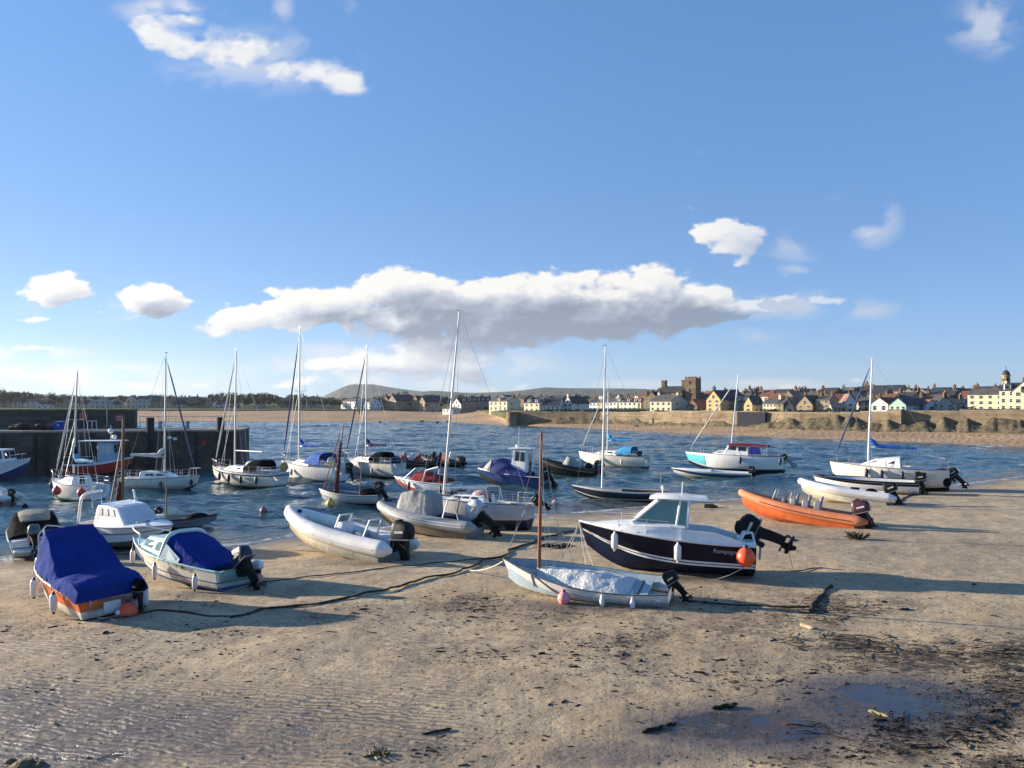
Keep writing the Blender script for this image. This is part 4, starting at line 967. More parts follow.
# --- U: white yacht
rU, hU = yacht('white yacht with black spray hood left of the tall white mast', afloat(371, 475, .3), 6.8, 2.4, 142, (1.45, 1.7), .3, 0, 0, (GELC, AFBLK, DBLUE), False, (-.7, 1.8, .42), nwin=2, rails=(.1, .8, 5))
mast_rig(rU, .65, 1.85, 9.4, .6, 6.8, 2.4, 1.5, 1.75, ALU, .065, (2.6, .95, .05), NCAN, 'sail_cover', mat('navy_rolled_sail'))
dodger(rU, -2.0, -.5, .9, 1.6, .75, KCAN)
mb = MB(); mb.ball((-2.7, -.3, 1.65), .4, (.9, 1.4, 1)); mb.build('stern_gear', NCAN, rU)
for t, nm in ((.62, 'forward'), (.28, 'aft')):
    p = hU.top(t, 1, -.1); fender(rU, (p.x, p.y, p.z - .3), 'grey fender hung ' + nm + ' on the yacht with the black hood', .6, .11, LGREY, False)

# --- V: two dark inflatables with red and orange gear
for i_, (px, py, hd, lab) in enumerate(((412, 468, 165, 'dark inflatable with red seats and white gear afloat beyond the red covered speedboat'), (440, 467, 150, 'dark inflatable with black outboards and an orange patch beyond the red covered speedboat'))):
    r_ = thing('inflatable_boat', lab, 'boat'); place(r_, afloat(px, py, .1), hd, 0, -2)
    rib_boat(r_, 4.6, 1.9, .25, .5, .4, TUBEK, BLK, BLK, GRYP)
    for k_ in range(3):
        mb = MB(); mb.box((.9 - k_ * .75, 0, .95), (.4, .6, .6)); mb.box((.75 - k_ * .75, 0, 1.32), (.1, .5, .4)); mb.build('seat', [REDP, mat('white_paint'), REDP][k_] if i_ == 0 else [BLK, BLK, mat('faded_orange_bag', (.5, .16, .08), .7)][k_], r_, bevel=.04)
    outboard(r_, (-2.15, .25, .7), .9, 8, BLK); outboard(r_, (-2.15, -.3, .7), .9, 8, BLK)
    rail(r_, [[V(-1.3, .55, .8), V(-1.5, .5, 1.7), V(-1.5, -.5, 1.7), V(-1.3, -.55, .8)]], .02, None, 'roll_bar')

# --- W: old sailing dinghy with furled tan sail
rW = thing('sailing_dinghy', 'old white sailing dinghy with tan sail furled on its mast, floating behind the white inflatable', 'boat')
place(rW, afloat(351, 503, .14), 168, 0, 0)
hW = Hull(3.9, 1.6, .72, .95, tw=.74, p=2.3, sag=.08, rake=.35, rows=((0, 1), (.3, 1), (.45, 0), (.8, 0), (.94, 2), (1, 2)))
hW.shell([mat('grey_white_hull', (.62, .60, .55), .5, var=.15, dirt=.45), AFBLK, TEAK], rW); hW.well(GRYP, rW, 0, .96, .22, .06); hW.rubrail(WHT, rW, .025)
mb = MB(); mb.tube([V(1.0, 0, .15), V(.52, 0, 4.9)], [.06, .035], 10); mb.build('mast', WOOD, rW)
mb = MB(); P = [V(.96, .06, .75).lerp(V(.64, .06, 3.9), i / 14) for i in range(15)]
mb.tube(P, [(.17 - .11 * i / 14) * (1 + .35 * mnoise.noise(V(i * .8, 2, 3))) for i in range(15)], 10); mb.build('furled_sail', BRSAIL, rW)
mb = MB(); mb.tube([V(1.75, .1, .95), V(.72, .05, 4.4)], .03, 6); mb.tube([V(1.6, -.1, .9), V(.75, .0, 3.6)], .024, 6); mb.build('yard', WOOD, rW)
mb = MB(); mb.tube([V(-.55, 0, .3), V(-.80, 0, 3.9)], [.045, .028], 8); mb.build('mizzen_mast', WOOD, rW)
outboard(rW, (-1.75, .0, .85), .9, 30, BLK); mb = MB(); mb.ball((-1.2, 0, .8), .38, (1.4, 1.4, .7)); mb.build('stowed_cover', KCAN, rW)
mb = MB(); mb.box((.1, 0, .55), (.22, 1.35, .04)); mb.build('thwart', TEAK, rW)
Yb = CAMZ * F / (504 - HZ); buoy((wx(333.5, Yb), Yb - .8, .1), .28, 'yellow buoy under the bow of the dinghy with the furled tan sail', YELB)

# --- X: white yacht with blue hood, mast with blue sail cover
rX, hX = yacht('white yacht with royal blue hood and blue sail cover, third tall mast from the left', afloat(311, 480, .3), 7.0, 2.5, 145, (1.5, 1.8), .3, 0, 0, (GEL, AFBLK, DBLUE), False, (-.7, 1.7, .42), nwin=2, rails=(.1, .8, 5))
mast_rig(rX, 1.45, 1.9, 10.6, .5, 7.0, 2.5, 1.6, 1.85, ALU, .07, (2.9, 1.05, .05), mat('royal_blue_canvas'), 'sail_cover', mat('navy_rolled_sail'))
dodger(rX, -2.0, -.1, .95, 1.65, .9, mat('royal_blue_canvas'))
mb = MB(); mb.ball((-2.9, .5, 1.9), .4, (.35, 1, 1)); mb.build('horseshoe_lifebuoy', mat('cream_lifebuoy', (.7, .62, .40), .6), rX)
outboard(rX, (-3.6, -.6, 1.2), .9, 20, BLK)
p = hX.top(.62, 1, -.1); fender(rX, (p.x, p.y, p.z - .3), 'grey fender on the yacht with the royal blue hood', .6, .11, LGREY, False)

# --- Y: white yacht
rY, hY = yacht('white yacht with navy stripe and dark hood at the end of the stone pier', afloat(246, 485, .3), 7.3, 2.5, 149, (1.35, 1.6), .3, 0, 0, (GELC, AFBLK, BLUEH), 2, (-.7, 1.9, .42), nwin=3, rails=(.1, .8, 5))
mast_rig(rY, 1.25, 1.85, 8.6, 1.0, 7.2, 2.5, 1.4, 1.65, ALU, .065, (3.0, 1.0, .0), None, furl=mat('pale_rolled_sail'))
dodger(rY, -2.2, -.6, .95, 1.5, .75, KCAN); mb = MB(); mb.ball((-1.0, .4, 1.9), .35, (1.2, 1, .8)); mb.build('folded_cover', WCAN, rY)
for t, nm in ((.72, 'first from the bow'), (.54, 'second from the bow'), (.36, 'third from the bow'), (.16, 'nearest the stern')):
    p = hY.top(t, 1, -.1); fender(rY, (p.x, p.y, p.z - .15), 'dark fender ' + nm + ' of the navy striped yacht at the pier end', .65, .11, FENDN, False)
mb = MB(); mb.ball((-3.4, -.6, 1.75), .38, (.35, 1, 1)); mb.build('horseshoe_lifebuoy', mat('orange_lifebuoy', (.62, .32, .08), .6), rY)

# --- Z: white yacht by the pier, bow to the right
rZ, hZ = yacht('white yacht with a white boom cover moored against the stone pier, bow to the right', afloat(160, 489, .3), 5.6, 2.1, -6, (1.1, 1.3), .3, 0, 0, (GELC, AFBLK, DBLUE), False, (-1.2, 1.3, .5), nwin=2, rails=(.1, .82, 5))
mast_rig(rZ, .35, 1.6, 8.4, -.6, 5.6, 2.1, 1.1, 1.35, ALU, .065, (2.6, 1.0, .1), WCAN, 'boom_cover', mat('navy_rolled_sail'))
p = hZ.top(.62, -1, -.1); fender(rZ, (p.x, p.y, p.z - .15), 'brown fender on the yacht moored against the pier', .5, .12, mat('brown_fender_vinyl', (.16, .10, .07), .6), False)
p = hZ.top(.93, -1, -.05); fender(rZ, (p.x, p.y, p.z - .2), 'dark fender near the bow of the yacht moored against the pier', .5, .11, FENDN, False)

# --- AA: white yacht with red buoys
rAA, hAA = yacht('small white yacht with two red buoys and pale blue boom cover near the pier', afloat(76, 498, .3), 5.0, 2.0, 150, (1.25, 1.5), .3, 0, 0, (GEL, AFBLK, mat('teal_boot_stripe', (.03, .25, .28), .5, var=.2)), True, (-.7, 1.2, .5), nwin=2, rails=(.1, .82, 4))
mast_rig(rAA, .25, 1.9, 6.6, 3.4, 4.9, 2.0, 1.25, 1.55, mat('cream_mast'), .06, (2.2, .75, .02), mat('pale_blue_canvas', (.16, .42, .60), .8, var=.2, bump=.2, bscale=10), 'boom_cover', mat('pale_rolled_sail'))
mb = MB(); mb.tube([V(.12, 0, 2.5), V(.02, 0, 3.6)], [.2, .08], 8); mb.build('furled_sail', NCAN, rAA); rail(rAA, [[V(-.2, .8, 1.8), V(.1, .05, 4.2)], [V(-1.6, .8, 1.3), V(-1.5, .75, 2.6)]], .02, None, 'side_pole')
p = hAA.top(.42, 1, -.15); buoy(mtx(rAA) @ V(p.x, p.y + .3, p.z - .35), .26, 'red buoy amidships on the small white yacht near the pier', mat('red_buoy_plastic'))
p = hAA.top(.06, 1, -.15); buoy(mtx(rAA) @ V(p.x - .3, p.y + .2, p.z - .35), .26, 'red buoy at the stern of the small white yacht near the pier', mat('red_buoy_plastic'))
p = hAA.top(.96, 1, -.02); fender(rAA, (p.x, p.y + .05, p.z - .2), 'dark fender at the bow of the small white yacht near the pier', .5, .11, FENDN, False)

# --- brown masted dinghy behind the cruiser D
r_ = thing('sailing_dinghy', 'dark dinghy with a stout brown mast and slanting yard behind the white cabin cruiser', 'boat')
place(r_, ground(124, 523) - V(0, 0, .12), 150, 0, 0)
h_ = Hull(3.4, 1.5, .55, .7, tw=.74, sag=.06, rows=((0, 0), (.4, 0), (.9, 1), (1, 1)))
h_.shell([mat('dark_tarred_hull', (.04, .03, .028), .7, var=.4), TEAK], r_); h_.well(TEAK, r_, 0, .95, .22, .06); h_.rubrail(TEAK, r_, .025)
mb = MB(); mb.tube([V(.15, 0, .15), V(.05, 0, 5.45)], [.085, .06], 10); mb.build('mast', mat('brown_spar', (.22, .13, .075), .6, var=.35, stretch=(6, 6, .6)), r_)
mb = MB(); mb.tube([V(1.2, 0, .8), V(.15, .02, 4.3)], .035, 6); mb.build('yard', mat('pale_brown_spar'), r_)
mb = MB(); P = [V(.55, .05, .7).lerp(V(.2, .05, 2.2), i / 8) for i in range(9)]; mb.tube(P, [.12 * (1 + .4 * mnoise.noise(V(i * .9, 7, 1))) for i in range(9)], 8); mb.build('furled_sail', BRSAIL, r_)

# --- BB: red fishing boat at the quay
rBB = thing('fishing_boat', 'red hulled fishing boat with pale blue wheelhouse lying along the stone pier', 'boat')
place(rBB, afloat(100, 476, .3), 2, 0, 0)
hBB = Hull(5.2, 2.3, 1.35, 1.9, tw=.8, p=2.6, sag=.12, rake=.4, rows=((0, 1), (.4, 1), (.55, 0), (.85, 0), (.95, 2), (1, 2)))
hBB.shell([REDP, AFBLK, WHT], rBB); hBB.well(GRYP, rBB, 0, .9, .8, .1); hBB.rubrail(WHT, rBB, .05)
mb = MB(); q = slab_cabin(mb, .1, 1.6, .75, .7, 1.3, 1.4, 1.9, 1.8, .0, .25, .95); wh = mb.build('wheelhouse', mat('pale_blue_wheelhouse', (.32, .45, .55), .5, var=.15, dirt=.3), rBB, bevel=.05)
panes(wh, q['stbd'], [(.12, .45, .5, .85), (.55, .88, .5, .85)], mat('pale_pane', (.5, .55, .55), .2)); panes(wh, q['front'], [(.1, .45, .5, .85), (.55, .9, .5, .85)], WIN)
mb = MB(); mb.box((.3, 0, 3.28), (3.4, 1.8, .07)); rf_ = mb.build('roof', WHT, wh, bevel=.02)
mb = MB(); mb.tube([V(.9, 0, 3.3), V(.9, 0, 4.6)], .035, 6); mb.ball((.9, 0, 4.1), .22); mb.ball((1.1, .2, 3.6), .2); mb.build('radar_mast', WHT, rf_)
rail(rBB, [[V(-1.3, s_ * .85, 1.4), V(-1.3, s_ * .85, 3.25)] for s_ in (1, -1)] , .03, None, 'gallows_post') if False else [rail(rBB, [P_], .03, None, n_) for P_, n_ in (([V(-1.3, .85, 1.4), V(-1.3, .85, 3.25)], 'roof_post'), ([V(-1.3, -.85, 1.4), V(-1.3, -.85, 3.25)], 'roof_post'), ([V(-2.3, 0, 1.3), V(-2.3, 0, 3.4)], 'stern_pole'), ([V(-2.5, -.95, 1.45), V(-2.5, -.95, 2.0), V(.1, -.98, 2.0), V(.1, -.98, 1.45)], 'side_rail'))]
mb = MB(); mb.box((-1.6, -.2, 1.5), (1.0, .9, .7)); mb.ball((-2.0, .3, 1.9), .45, (1, 1, .8)); mb.build('net_pile', mat('dark_red_netting', (.12, .03, .03), .9, var=.4, bump=.4, bscale=14), rBB)

# --- CC: blue and white fishing boat at the left edge
rCC = thing('fishing_boat', 'navy and white boat with wheelhouse windows cut by the left edge beside the pier', 'boat')
pc = afloat(-6, 480, .25); place(rCC, pc, -3, 0, -2)
hCC = Hull(5.6, 2.2, 1.35, 1.9, tw=.85, p=2.3, rake=.7, kind='vee', rows=((0, 1), (.4, 1), (.46, 0), (.66, 0), (1, 0)))
hCC.shell([WHT, BLUEH], rCC); hCC.deck(WHT, rCC); hCC.rubrail(WHT, rCC, .04)
mb = MB(); q = slab_cabin(mb, -1.4, 1.5, .85, .75, 1.4, 1.55, 1.35, 1.15, .0, .2, .92); wh = mb.build('wheelhouse', WHT, rCC, bevel=.05)
panes(wh, q['stbd'], [(.08, .3, .35, .9), (.38, .62, .35, .9), (.70, .95, .35, .9)], WIN); panes(wh, q['front'], [(.06, .48, .35, .9), (.52, .94, .35, .9)], WIN)
rail(rCC, [[V(1.8, -.8, 1.6), V(1.9, -.7, 2.2), V(2.7, 0, 2.3), V(1.9, .7, 2.2), V(1.8, .8, 1.6)]], .018, None, 'bow_rail')
# --- DD: white and red boat at the left edge
rDD = thing('inflatable_boat', 'stern of a white and red inflatable just inside the left edge of the picture', 'boat')
place(rDD, afloat(-16, 505, .1), 178, 0, 0)
rib_boat(rDD, 3.4, 1.7, .24, .5, .3, TUBEW, REDP, REDP, GRYP)
for sd in (1, -1):
    mb = MB(); mb.panel([V(.6, sd * .86, .5), V(-1.55, sd * .86, .5), V(-1.55, sd * .86, .78), V(.6, sd * .86, .78)] if sd > 0 else [V(-1.55, sd * .86, .5), V(.6, sd * .86, .5), V(.6, sd * .86, .78), V(-1.55, sd * .86, .78)], 0, 1, 0, 1, .03); mb.build('red_side_panel', REDP, rDD, bevel=.02)
outboard(rDD, (-1.55, 0, .7), .6, 5, BLK); mb = MB(); mb.ball((-.9, 0, .95), .35, (1.4, 1, .7)); mb.build('gear_pile', WHT, rDD)

# --- loose buoys on the water
for px, py, r_, lab, m_ in ((555.5, 505, .26, 'pale pink buoy floating left of the low navy sailing boat', mat('pale_pink_buoy', (.70, .48, .46), .5, var=.2)),
                            (263.5, 512, .20, 'small dark pink buoy alone on the water left of the white inflatable', mat('dark_pink_buoy', (.40, .10, .12), .5, var=.3)),
                            (25, 508, .16, 'small dark buoy on the water at the end of a line near the left edge', BLK)):
    Y = CAMZ * F / (py - HZ); buoy((wx(px, Y), Y, .08), r_, lab, m_)
Y = CAMZ * F / (507 - HZ)
rope(sag(mtx(rDD) @ V(-1.6, 0, .95), V(wx(25, Y), Y, .2), .15), .018, 'dark line from the inflatable at the left edge to a small dark buoy', ROPEK)

# --- mooring ropes and ground chains on the sand
rope([p + V(0, 0, .02) for p in glued([(228, 618), (262, 613), (296, 608), (340, 600), (385, 590), (430, 580), (470, 568), (512, 552), (540, 540), (575, 532)])], .034, 'weedy ground chain running diagonally over the sand from the orange boat towards the navy boat', ROPEK, 'ground_chain', 'chain', None, 7, .42)
rope(glued([(100, 622), (160, 611), (228, 617)]), .03, 'dark rope from the stern of the orange boat to the ground chain', ROPEK, rough=.2)
rope(glued([(262, 582), (300, 578), (360, 571), (440, 563), (500, 557)]), .02, 'thin dark rope lying behind the ground chain in the middle of the sand', ROPEK, rough=.2)
rope(glued([(690, 602), (740, 606), (790, 608), (818, 607)]), .03, 'dark rope on the sand in the shadow of the white dinghy', ROPEK, rough=.15)
rope(glued([(790, 572), (815, 569), (840, 570), (875, 574)]), .02, 'dark rope lying to the right of the tilted outboard of the navy boat', ROPEK, rough=.3)
rope(glued([(808, 611), (818, 602), (826, 592), (831, 586)]), .05, 'short thick weed covered bar on the sand between two boat shadows', ROPEK, 'weedy_chain', 'chain', None, 8, .22)
rope(glued([(892, 506), (905, 498), (918, 493), (928, 489)]), .07, 'thick dark hawser on the dry sand beside the white yacht', ROPEK, 'hawser', 'rope', None, 8, .1)
rope(sag(mtx(rH) @ (hH.top(1) + V(0, 0, -.1)), ground(470, 571) + V(0, 0, .02), .10), .02, 'pale rope from the bow of the white dinghy to the sand', ROPE)
rope([ground(92, 618) + V(0, 0, .02), ground(118, 621) + V(0, 0, .02), ground(122, 617) + V(0, 0, .02), ground(105, 613) + V(0, 0, .02), ground(85, 616) + V(0, 0, .02)], .02, 'coil of pale rope on the sand below the orange boat stern', ROPE)
rope(sag(mtx(rG) @ V(-2.9, .5, 1.25), ground(507, 552) + V(0, 0, .02), .05), .014, 'thin rope from the stern of the navy bottomed yacht down to the sand', ROPE)
# ================================================================== the setting: sand, water, far shore
def fbm(x, y, sc, oc=4, seed=0):
    """cheap value-noise fbm in numpy"""
    out = np.zeros_like(x); amp = .5; tot = 0
    for o in range(oc):
        r = np.random.default_rng(seed * 31 + o); tab = r.random((256, 256))
        u = x * sc * 2 ** o + 37.3 * o; v = y * sc * 2 ** o + 11.7 * o
        iu = np.floor(u).astype(int); iv = np.floor(v).astype(int); fu = u - iu; fv = v - iv
        fu = fu * fu * (3 - 2 * fu); fv = fv * fv * (3 - 2 * fv)
        g = lambda a, b: tab[a & 255, b & 255]
        val = (g(iu, iv) * (1 - fu) + g(iu + 1, iv) * fu) * (1 - fv) + (g(iu, iv + 1) * (1 - fu) + g(iu + 1, iv + 1) * fu) * fv
        out += amp * val; tot += amp; amp *= .5
    return out / tot

def grid_obj(name, X, Y, Z, mats, attrs=None, mi=None):
    ny, nx = X.shape
    me = bpy.data.meshes.new(name)
    co = np.stack([X, Y, Z], -1).reshape(-1, 3).astype(np.float32)
    i, j = np.meshgrid(np.arange(ny - 1), np.arange(nx - 1), indexing='ij')
    a = (i * nx + j).ravel(); quads = np.stack([a, a + 1, a + nx + 1, a + nx], -1)
    me.vertices.add(len(co)); me.vertices.foreach_set('co', co.ravel())
    me.loops.add(quads.size); me.loops.foreach_set('vertex_index', quads.ravel().astype(np.int32))
    me.polygons.add(len(quads)); me.polygons.foreach_set('loop_start', (np.arange(len(quads)) * 4).astype(np.int32))
    me.polygons.foreach_set('use_smooth', np.ones(len(quads), bool))
    if not isinstance(mats, (list, tuple)): mats = [mats]
    for m in mats: me.materials.append(m)
    if mi is not None: me.polygons.foreach_set('material_index', mi.ravel().astype(np.int32))
    me.update(calc_edges=True)
    for k, arr in (attrs or {}).items():
        at = me.attributes.new(k, 'FLOAT', 'POINT'); at.data.foreach_set('value', arr.ravel().astype(np.float32))
    o = bpy.data.objects.new(name, me); COL.objects.link(o); return o

def blob(px, py, lst):
    """sum of soft elliptical patches given in the photograph's pixels (lays out wet, rippled, weedy ground, and grey shade painted in clouds)"""
    o = np.zeros_like(px)
    for cx, cy, rx, ry, w in lst:
        d = np.sqrt(((px - cx) / rx) ** 2 + ((py - cy) / ry) ** 2); o = np.maximum(o, w * np.clip(1.35 - d, 0, 1))
    return np.clip(o, 0, 1)

WEED = [(560, 612, 130, 16, .55), (740, 628, 110, 22, .5), (640, 600, 70, 14, .5), (460, 650, 90, 18, .4), (620, 650, 110, 24, .38), (760, 680, 90, 24, .35), (250, 635, 120, 14, .38), (330, 615, 80, 12, .4), (60, 630, 90, 14, .4), (200, 600, 50, 10, .4), (440, 600, 50, 10, .5), (930, 660, 130, 18, 1), (860, 645, 80, 10, .8), (1010, 655, 60, 20, 1), (820, 610, 60, 22, .8), (870, 608, 60, 12, .7), (960, 720, 90, 35, .9), (1010, 690, 60, 40, 1), (900, 740, 80, 30, .7),
        (760, 600, 90, 20, .4), (700, 660, 120, 40, .25), (480, 605, 60, 12, .8), (520, 635, 90, 30, .3), (600, 690, 160, 50, .14), (300, 640, 120, 20, .22), (150, 660, 200, 30, .2), (60, 590, 50, 20, .45), (290, 600, 60, 20, .3),
        (830, 760, 120, 18, .5), (1010, 765, 50, 14, 1), (640, 640, 60, 14, .5), (560, 620, 80, 12, .5), (20, 690, 60, 8, .3), (20, 765, 60, 6, .8), (430, 750, 30, 8, .5), (700, 545, 90, 12, .1), (560, 545, 60, 8, .3), (360, 620, 60, 15, .3)]
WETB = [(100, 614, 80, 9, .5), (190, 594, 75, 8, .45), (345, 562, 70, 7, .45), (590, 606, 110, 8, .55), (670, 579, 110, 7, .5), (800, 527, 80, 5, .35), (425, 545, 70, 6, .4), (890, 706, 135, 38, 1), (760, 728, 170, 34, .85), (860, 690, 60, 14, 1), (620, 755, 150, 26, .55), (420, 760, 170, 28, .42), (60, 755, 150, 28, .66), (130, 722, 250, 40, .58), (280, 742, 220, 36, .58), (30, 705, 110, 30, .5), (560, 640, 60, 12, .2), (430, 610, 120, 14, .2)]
RIPB = [(120, 728, 260, 50, 1.2), (300, 733, 170, 44, 1.2), (30, 700, 110, 40, 1), (330, 690, 60, 20, .5), (60, 645, 120, 16, .7), (420, 645, 50, 14, .6), (860, 545, 150, 18, .45), (980, 550, 90, 25, .4), (430, 700, 70, 40, .5), (360, 612, 60, 10, .4), (640, 650, 90, 20, .2), (300, 655, 60, 12, .4)]

def sand_material():
    m, nt, N, Lk, P = _nt('harbour_sand')
    def node(t, **k):
        n = N.new(t)
        for a, b in k.items(): setattr(n, a, b)
        return n
    def math_(op, a, b=None, clamp=False):
        n = node('ShaderNodeMath', operation=op, use_clamp=clamp)
        for i, v in enumerate((a, b)):
            if v is None: continue
            if isinstance(v, (int, float)): n.inputs[i].default_value = v
            else: Lk.new(v, n.inputs[i])
        return n.outputs[0]
    tc = node('ShaderNodeTexCoord').outputs['Object']
    def noise(sc, det=6, rough=.55, vec=None):
        n = node('ShaderNodeTexNoise'); n.inputs['Scale'].default_value = sc; n.inputs['Detail'].default_value = det; n.inputs['Roughness'].default_value = rough
        Lk.new(vec or tc, n.inputs['Vector']); return n.outputs['Fac']
    def ramp(v, a, b, c=0., d=1.):
        n = node('ShaderNodeMapRange', interpolation_type='SMOOTHSTEP'); n.inputs[1].default_value = a; n.inputs[2].default_value = b; n.inputs[3].default_value = c; n.inputs[4].default_value = d
        Lk.new(v, n.inputs[0]); return n.outputs[0]
    def attr(nm):
        n = node('ShaderNodeAttribute'); n.attribute_name = nm; return n.outputs['Fac']
    def mixc(f, a, b):
        n = node('ShaderNodeMix', data_type='RGBA')
        if isinstance(f, (int, float)): n.inputs[0].default_value = f
        else: Lk.new(f, n.inputs[0])
        for i, v in ((6, a), (7, b)):
            if isinstance(v, tuple): n.inputs[i].default_value = (*v, 1)
            else: Lk.new(v, n.inputs[i])
        return n.outputs[2]
    wet, rip, weed, lev = attr('wet'), attr('ripple'), attr('weed'), attr('level')
    big = noise(.35, 8, .6); mid = noise(2.2, 8, .6); fine = noise(26, 5, .6)
    col = mixc(ramp(big, .35, .65), (.34, .252, .145), (.465, .36, .215))
    col = mixc(ramp(mid, .44, .66, 0, .62), col, (.20, .155, .105))
    col = mixc(ramp(fine, .35, .75, 0, .35), col, (.47, .38, .28))
    col = mixc(math_('MULTIPLY', ramp(noise(.9, 8, .68, None), .44, .60), math_('MULTIPLY', weed, 1.5, True)), col, (.145, .105, .07))
    # scattered weed scraps, droppings and dark grit
    stretch = node('ShaderNodeMapping'); stretch.inputs['Scale'].default_value = (.8, 1.15, 1); Lk.new(tc, stretch.inputs['Vector'])
    sp = noise(5.5, 9, .72, stretch.outputs[0]); sp2 = noise(17, 5, .7, stretch.outputs[0])
    thr = math_('SUBTRACT', .635, math_('MULTIPLY', weed, .19))
    spk = math_('MULTIPLY', math_('SUBTRACT', sp, thr), 18, True)
    thr2 = math_('SUBTRACT', .645, math_('MULTIPLY', weed, .17))
    spk2 = math_('MULTIPLY', math_('SUBTRACT', sp2, thr2), 14, True)
    vo = node('ShaderNodeTexVoronoi'); vo.inputs['Scale'].default_value = 6.5; Lk.new(tc, vo.inputs['Vector'])
    sc_ = node('ShaderNodeSeparateColor'); Lk.new(vo.outputs['Color'], sc_.inputs[0])
    cast = math_('MULTIPLY', math_('SUBTRACT', math_('MULTIPLY', math_('SUBTRACT', sc_.outputs[0], .12), .40), vo.outputs['Distance']), 26, True)
    cast = math_('MULTIPLY', cast, ramp(noise(.8, 5, .6), .36, .52))
    debris = math_('MAXIMUM', math_('MAXIMUM', spk, spk2), math_('MULTIPLY', cast, .75))
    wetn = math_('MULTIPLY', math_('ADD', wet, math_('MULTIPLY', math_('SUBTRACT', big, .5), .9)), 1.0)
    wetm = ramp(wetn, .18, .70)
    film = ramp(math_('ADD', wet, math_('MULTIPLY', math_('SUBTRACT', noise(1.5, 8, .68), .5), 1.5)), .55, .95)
    mp = node('ShaderNodeMapping'); mp.inputs['Rotation'].default_value = (0, 0, R(24)); mp.inputs['Scale'].default_value = (.6, 1, 1); Lk.new(tc, mp.inputs['Vector'])
    wv = node('ShaderNodeTexWave', wave_type='BANDS', bands_direction='Y', wave_profile='SIN'); wv.inputs['Scale'].default_value = 2.1; wv.inputs['Distortion'].default_value = 8; wv.inputs['Detail'].default_value = 2.5
    wv.inputs['Detail Scale'].default_value = 1.4; wv.inputs['Detail Roughness'].default_value = .55; Lk.new(mp.outputs[0], wv.inputs['Vector'])
    rip2 = math_('MULTIPLY', rip, ramp(big, .30, .45, .55, 1))
    trough = math_('MULTIPLY', ramp(wv.outputs['Fac'], .70, .25), rip2, True)
    flat = math_('SUBTRACT', 1, math_('MULTIPLY', film, .96))
    wetm = math_('MAXIMUM', wetm, math_('MULTIPLY', trough, 1.0))
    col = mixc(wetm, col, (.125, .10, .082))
    col = mixc(film, col, (.035, .033, .032))
    col = mixc(math_('MULTIPLY', debris, .9), col, (.028, .021, .016))
    # edge of the tide: soaked sand
    soak = ramp(lev, .10, .0)
    col = mixc(math_('MULTIPLY', soak, .75), col, (.15, .115, .085))
    Lk.new(col, P.inputs['Base Color'])
    r = math_('SUBTRACT', .88, math_('MULTIPLY', wetm, .36)); r = math_('SUBTRACT', r, math_('MULTIPLY', film, .50)); r = math_('SUBTRACT', r, math_('MULTIPLY', soak, .45), True)
    Lk.new(math_('MAXIMUM', r, .05), P.inputs['Roughness'])
    # relief: ripples, lumps, grains
    h = math_('MULTIPLY', math_('MULTIPLY', wv.outputs['Fac'], rip2), .026)
    h = math_('ADD', h, math_('MULTIPLY', mid, .045)); h = math_('ADD', h, math_('MULTIPLY', noise(9, 5, .65), .022)); h = math_('ADD', h, math_('MULTIPLY', fine, .006))
    h = math_('ADD', h, math_('MULTIPLY', debris, .012)); h = math_('MULTIPLY', h, flat)
    b = node('ShaderNodeBump'); b.inputs['Strength'].default_value = .9; b.inputs['Distance'].default_value = 1.0
    Lk.new(h, b.inputs['Height']); Lk.new(b.outputs['Normal'], P.inputs['Normal'])
    return m

# near sand sheet, finer towards the viewer
pxs = np.concatenate([np.linspace(-900, -20, 70)[:-1], np.linspace(-20, 1044, 330), np.linspace(1044, 2000, 70)[1:]])
Ys = 5.5 * (78 / 5.5) ** np.linspace(0, 1, 360)
PX, YY = np.meshgrid(pxs, Ys); XX = (PX - CX) / F * YY
ZZ = sand_h(XX, YY)
PYY = HZ + (CAMZ - np.maximum(ZZ, 0)) * F / YY
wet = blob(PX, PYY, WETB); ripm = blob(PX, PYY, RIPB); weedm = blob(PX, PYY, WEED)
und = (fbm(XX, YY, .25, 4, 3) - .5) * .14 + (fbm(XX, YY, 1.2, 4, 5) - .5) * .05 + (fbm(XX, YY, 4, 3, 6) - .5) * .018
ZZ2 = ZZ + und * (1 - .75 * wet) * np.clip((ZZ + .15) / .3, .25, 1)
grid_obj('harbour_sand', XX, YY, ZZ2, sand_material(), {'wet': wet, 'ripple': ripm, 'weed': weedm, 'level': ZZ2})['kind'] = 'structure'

# deep ground sheet out to the horizon
m_bed = mat('sea_bed', (.12, .10, .08), .9)
mb = MB(); mb.add([V(-9000, -60, -2.2), V(9000, -60, -2.2), V(9000, 12000, -2.2), V(-9000, 12000, -2.2)], [(0, 1, 2, 3)]); tag(mb.build('seabed', m_bed), kind='structure')

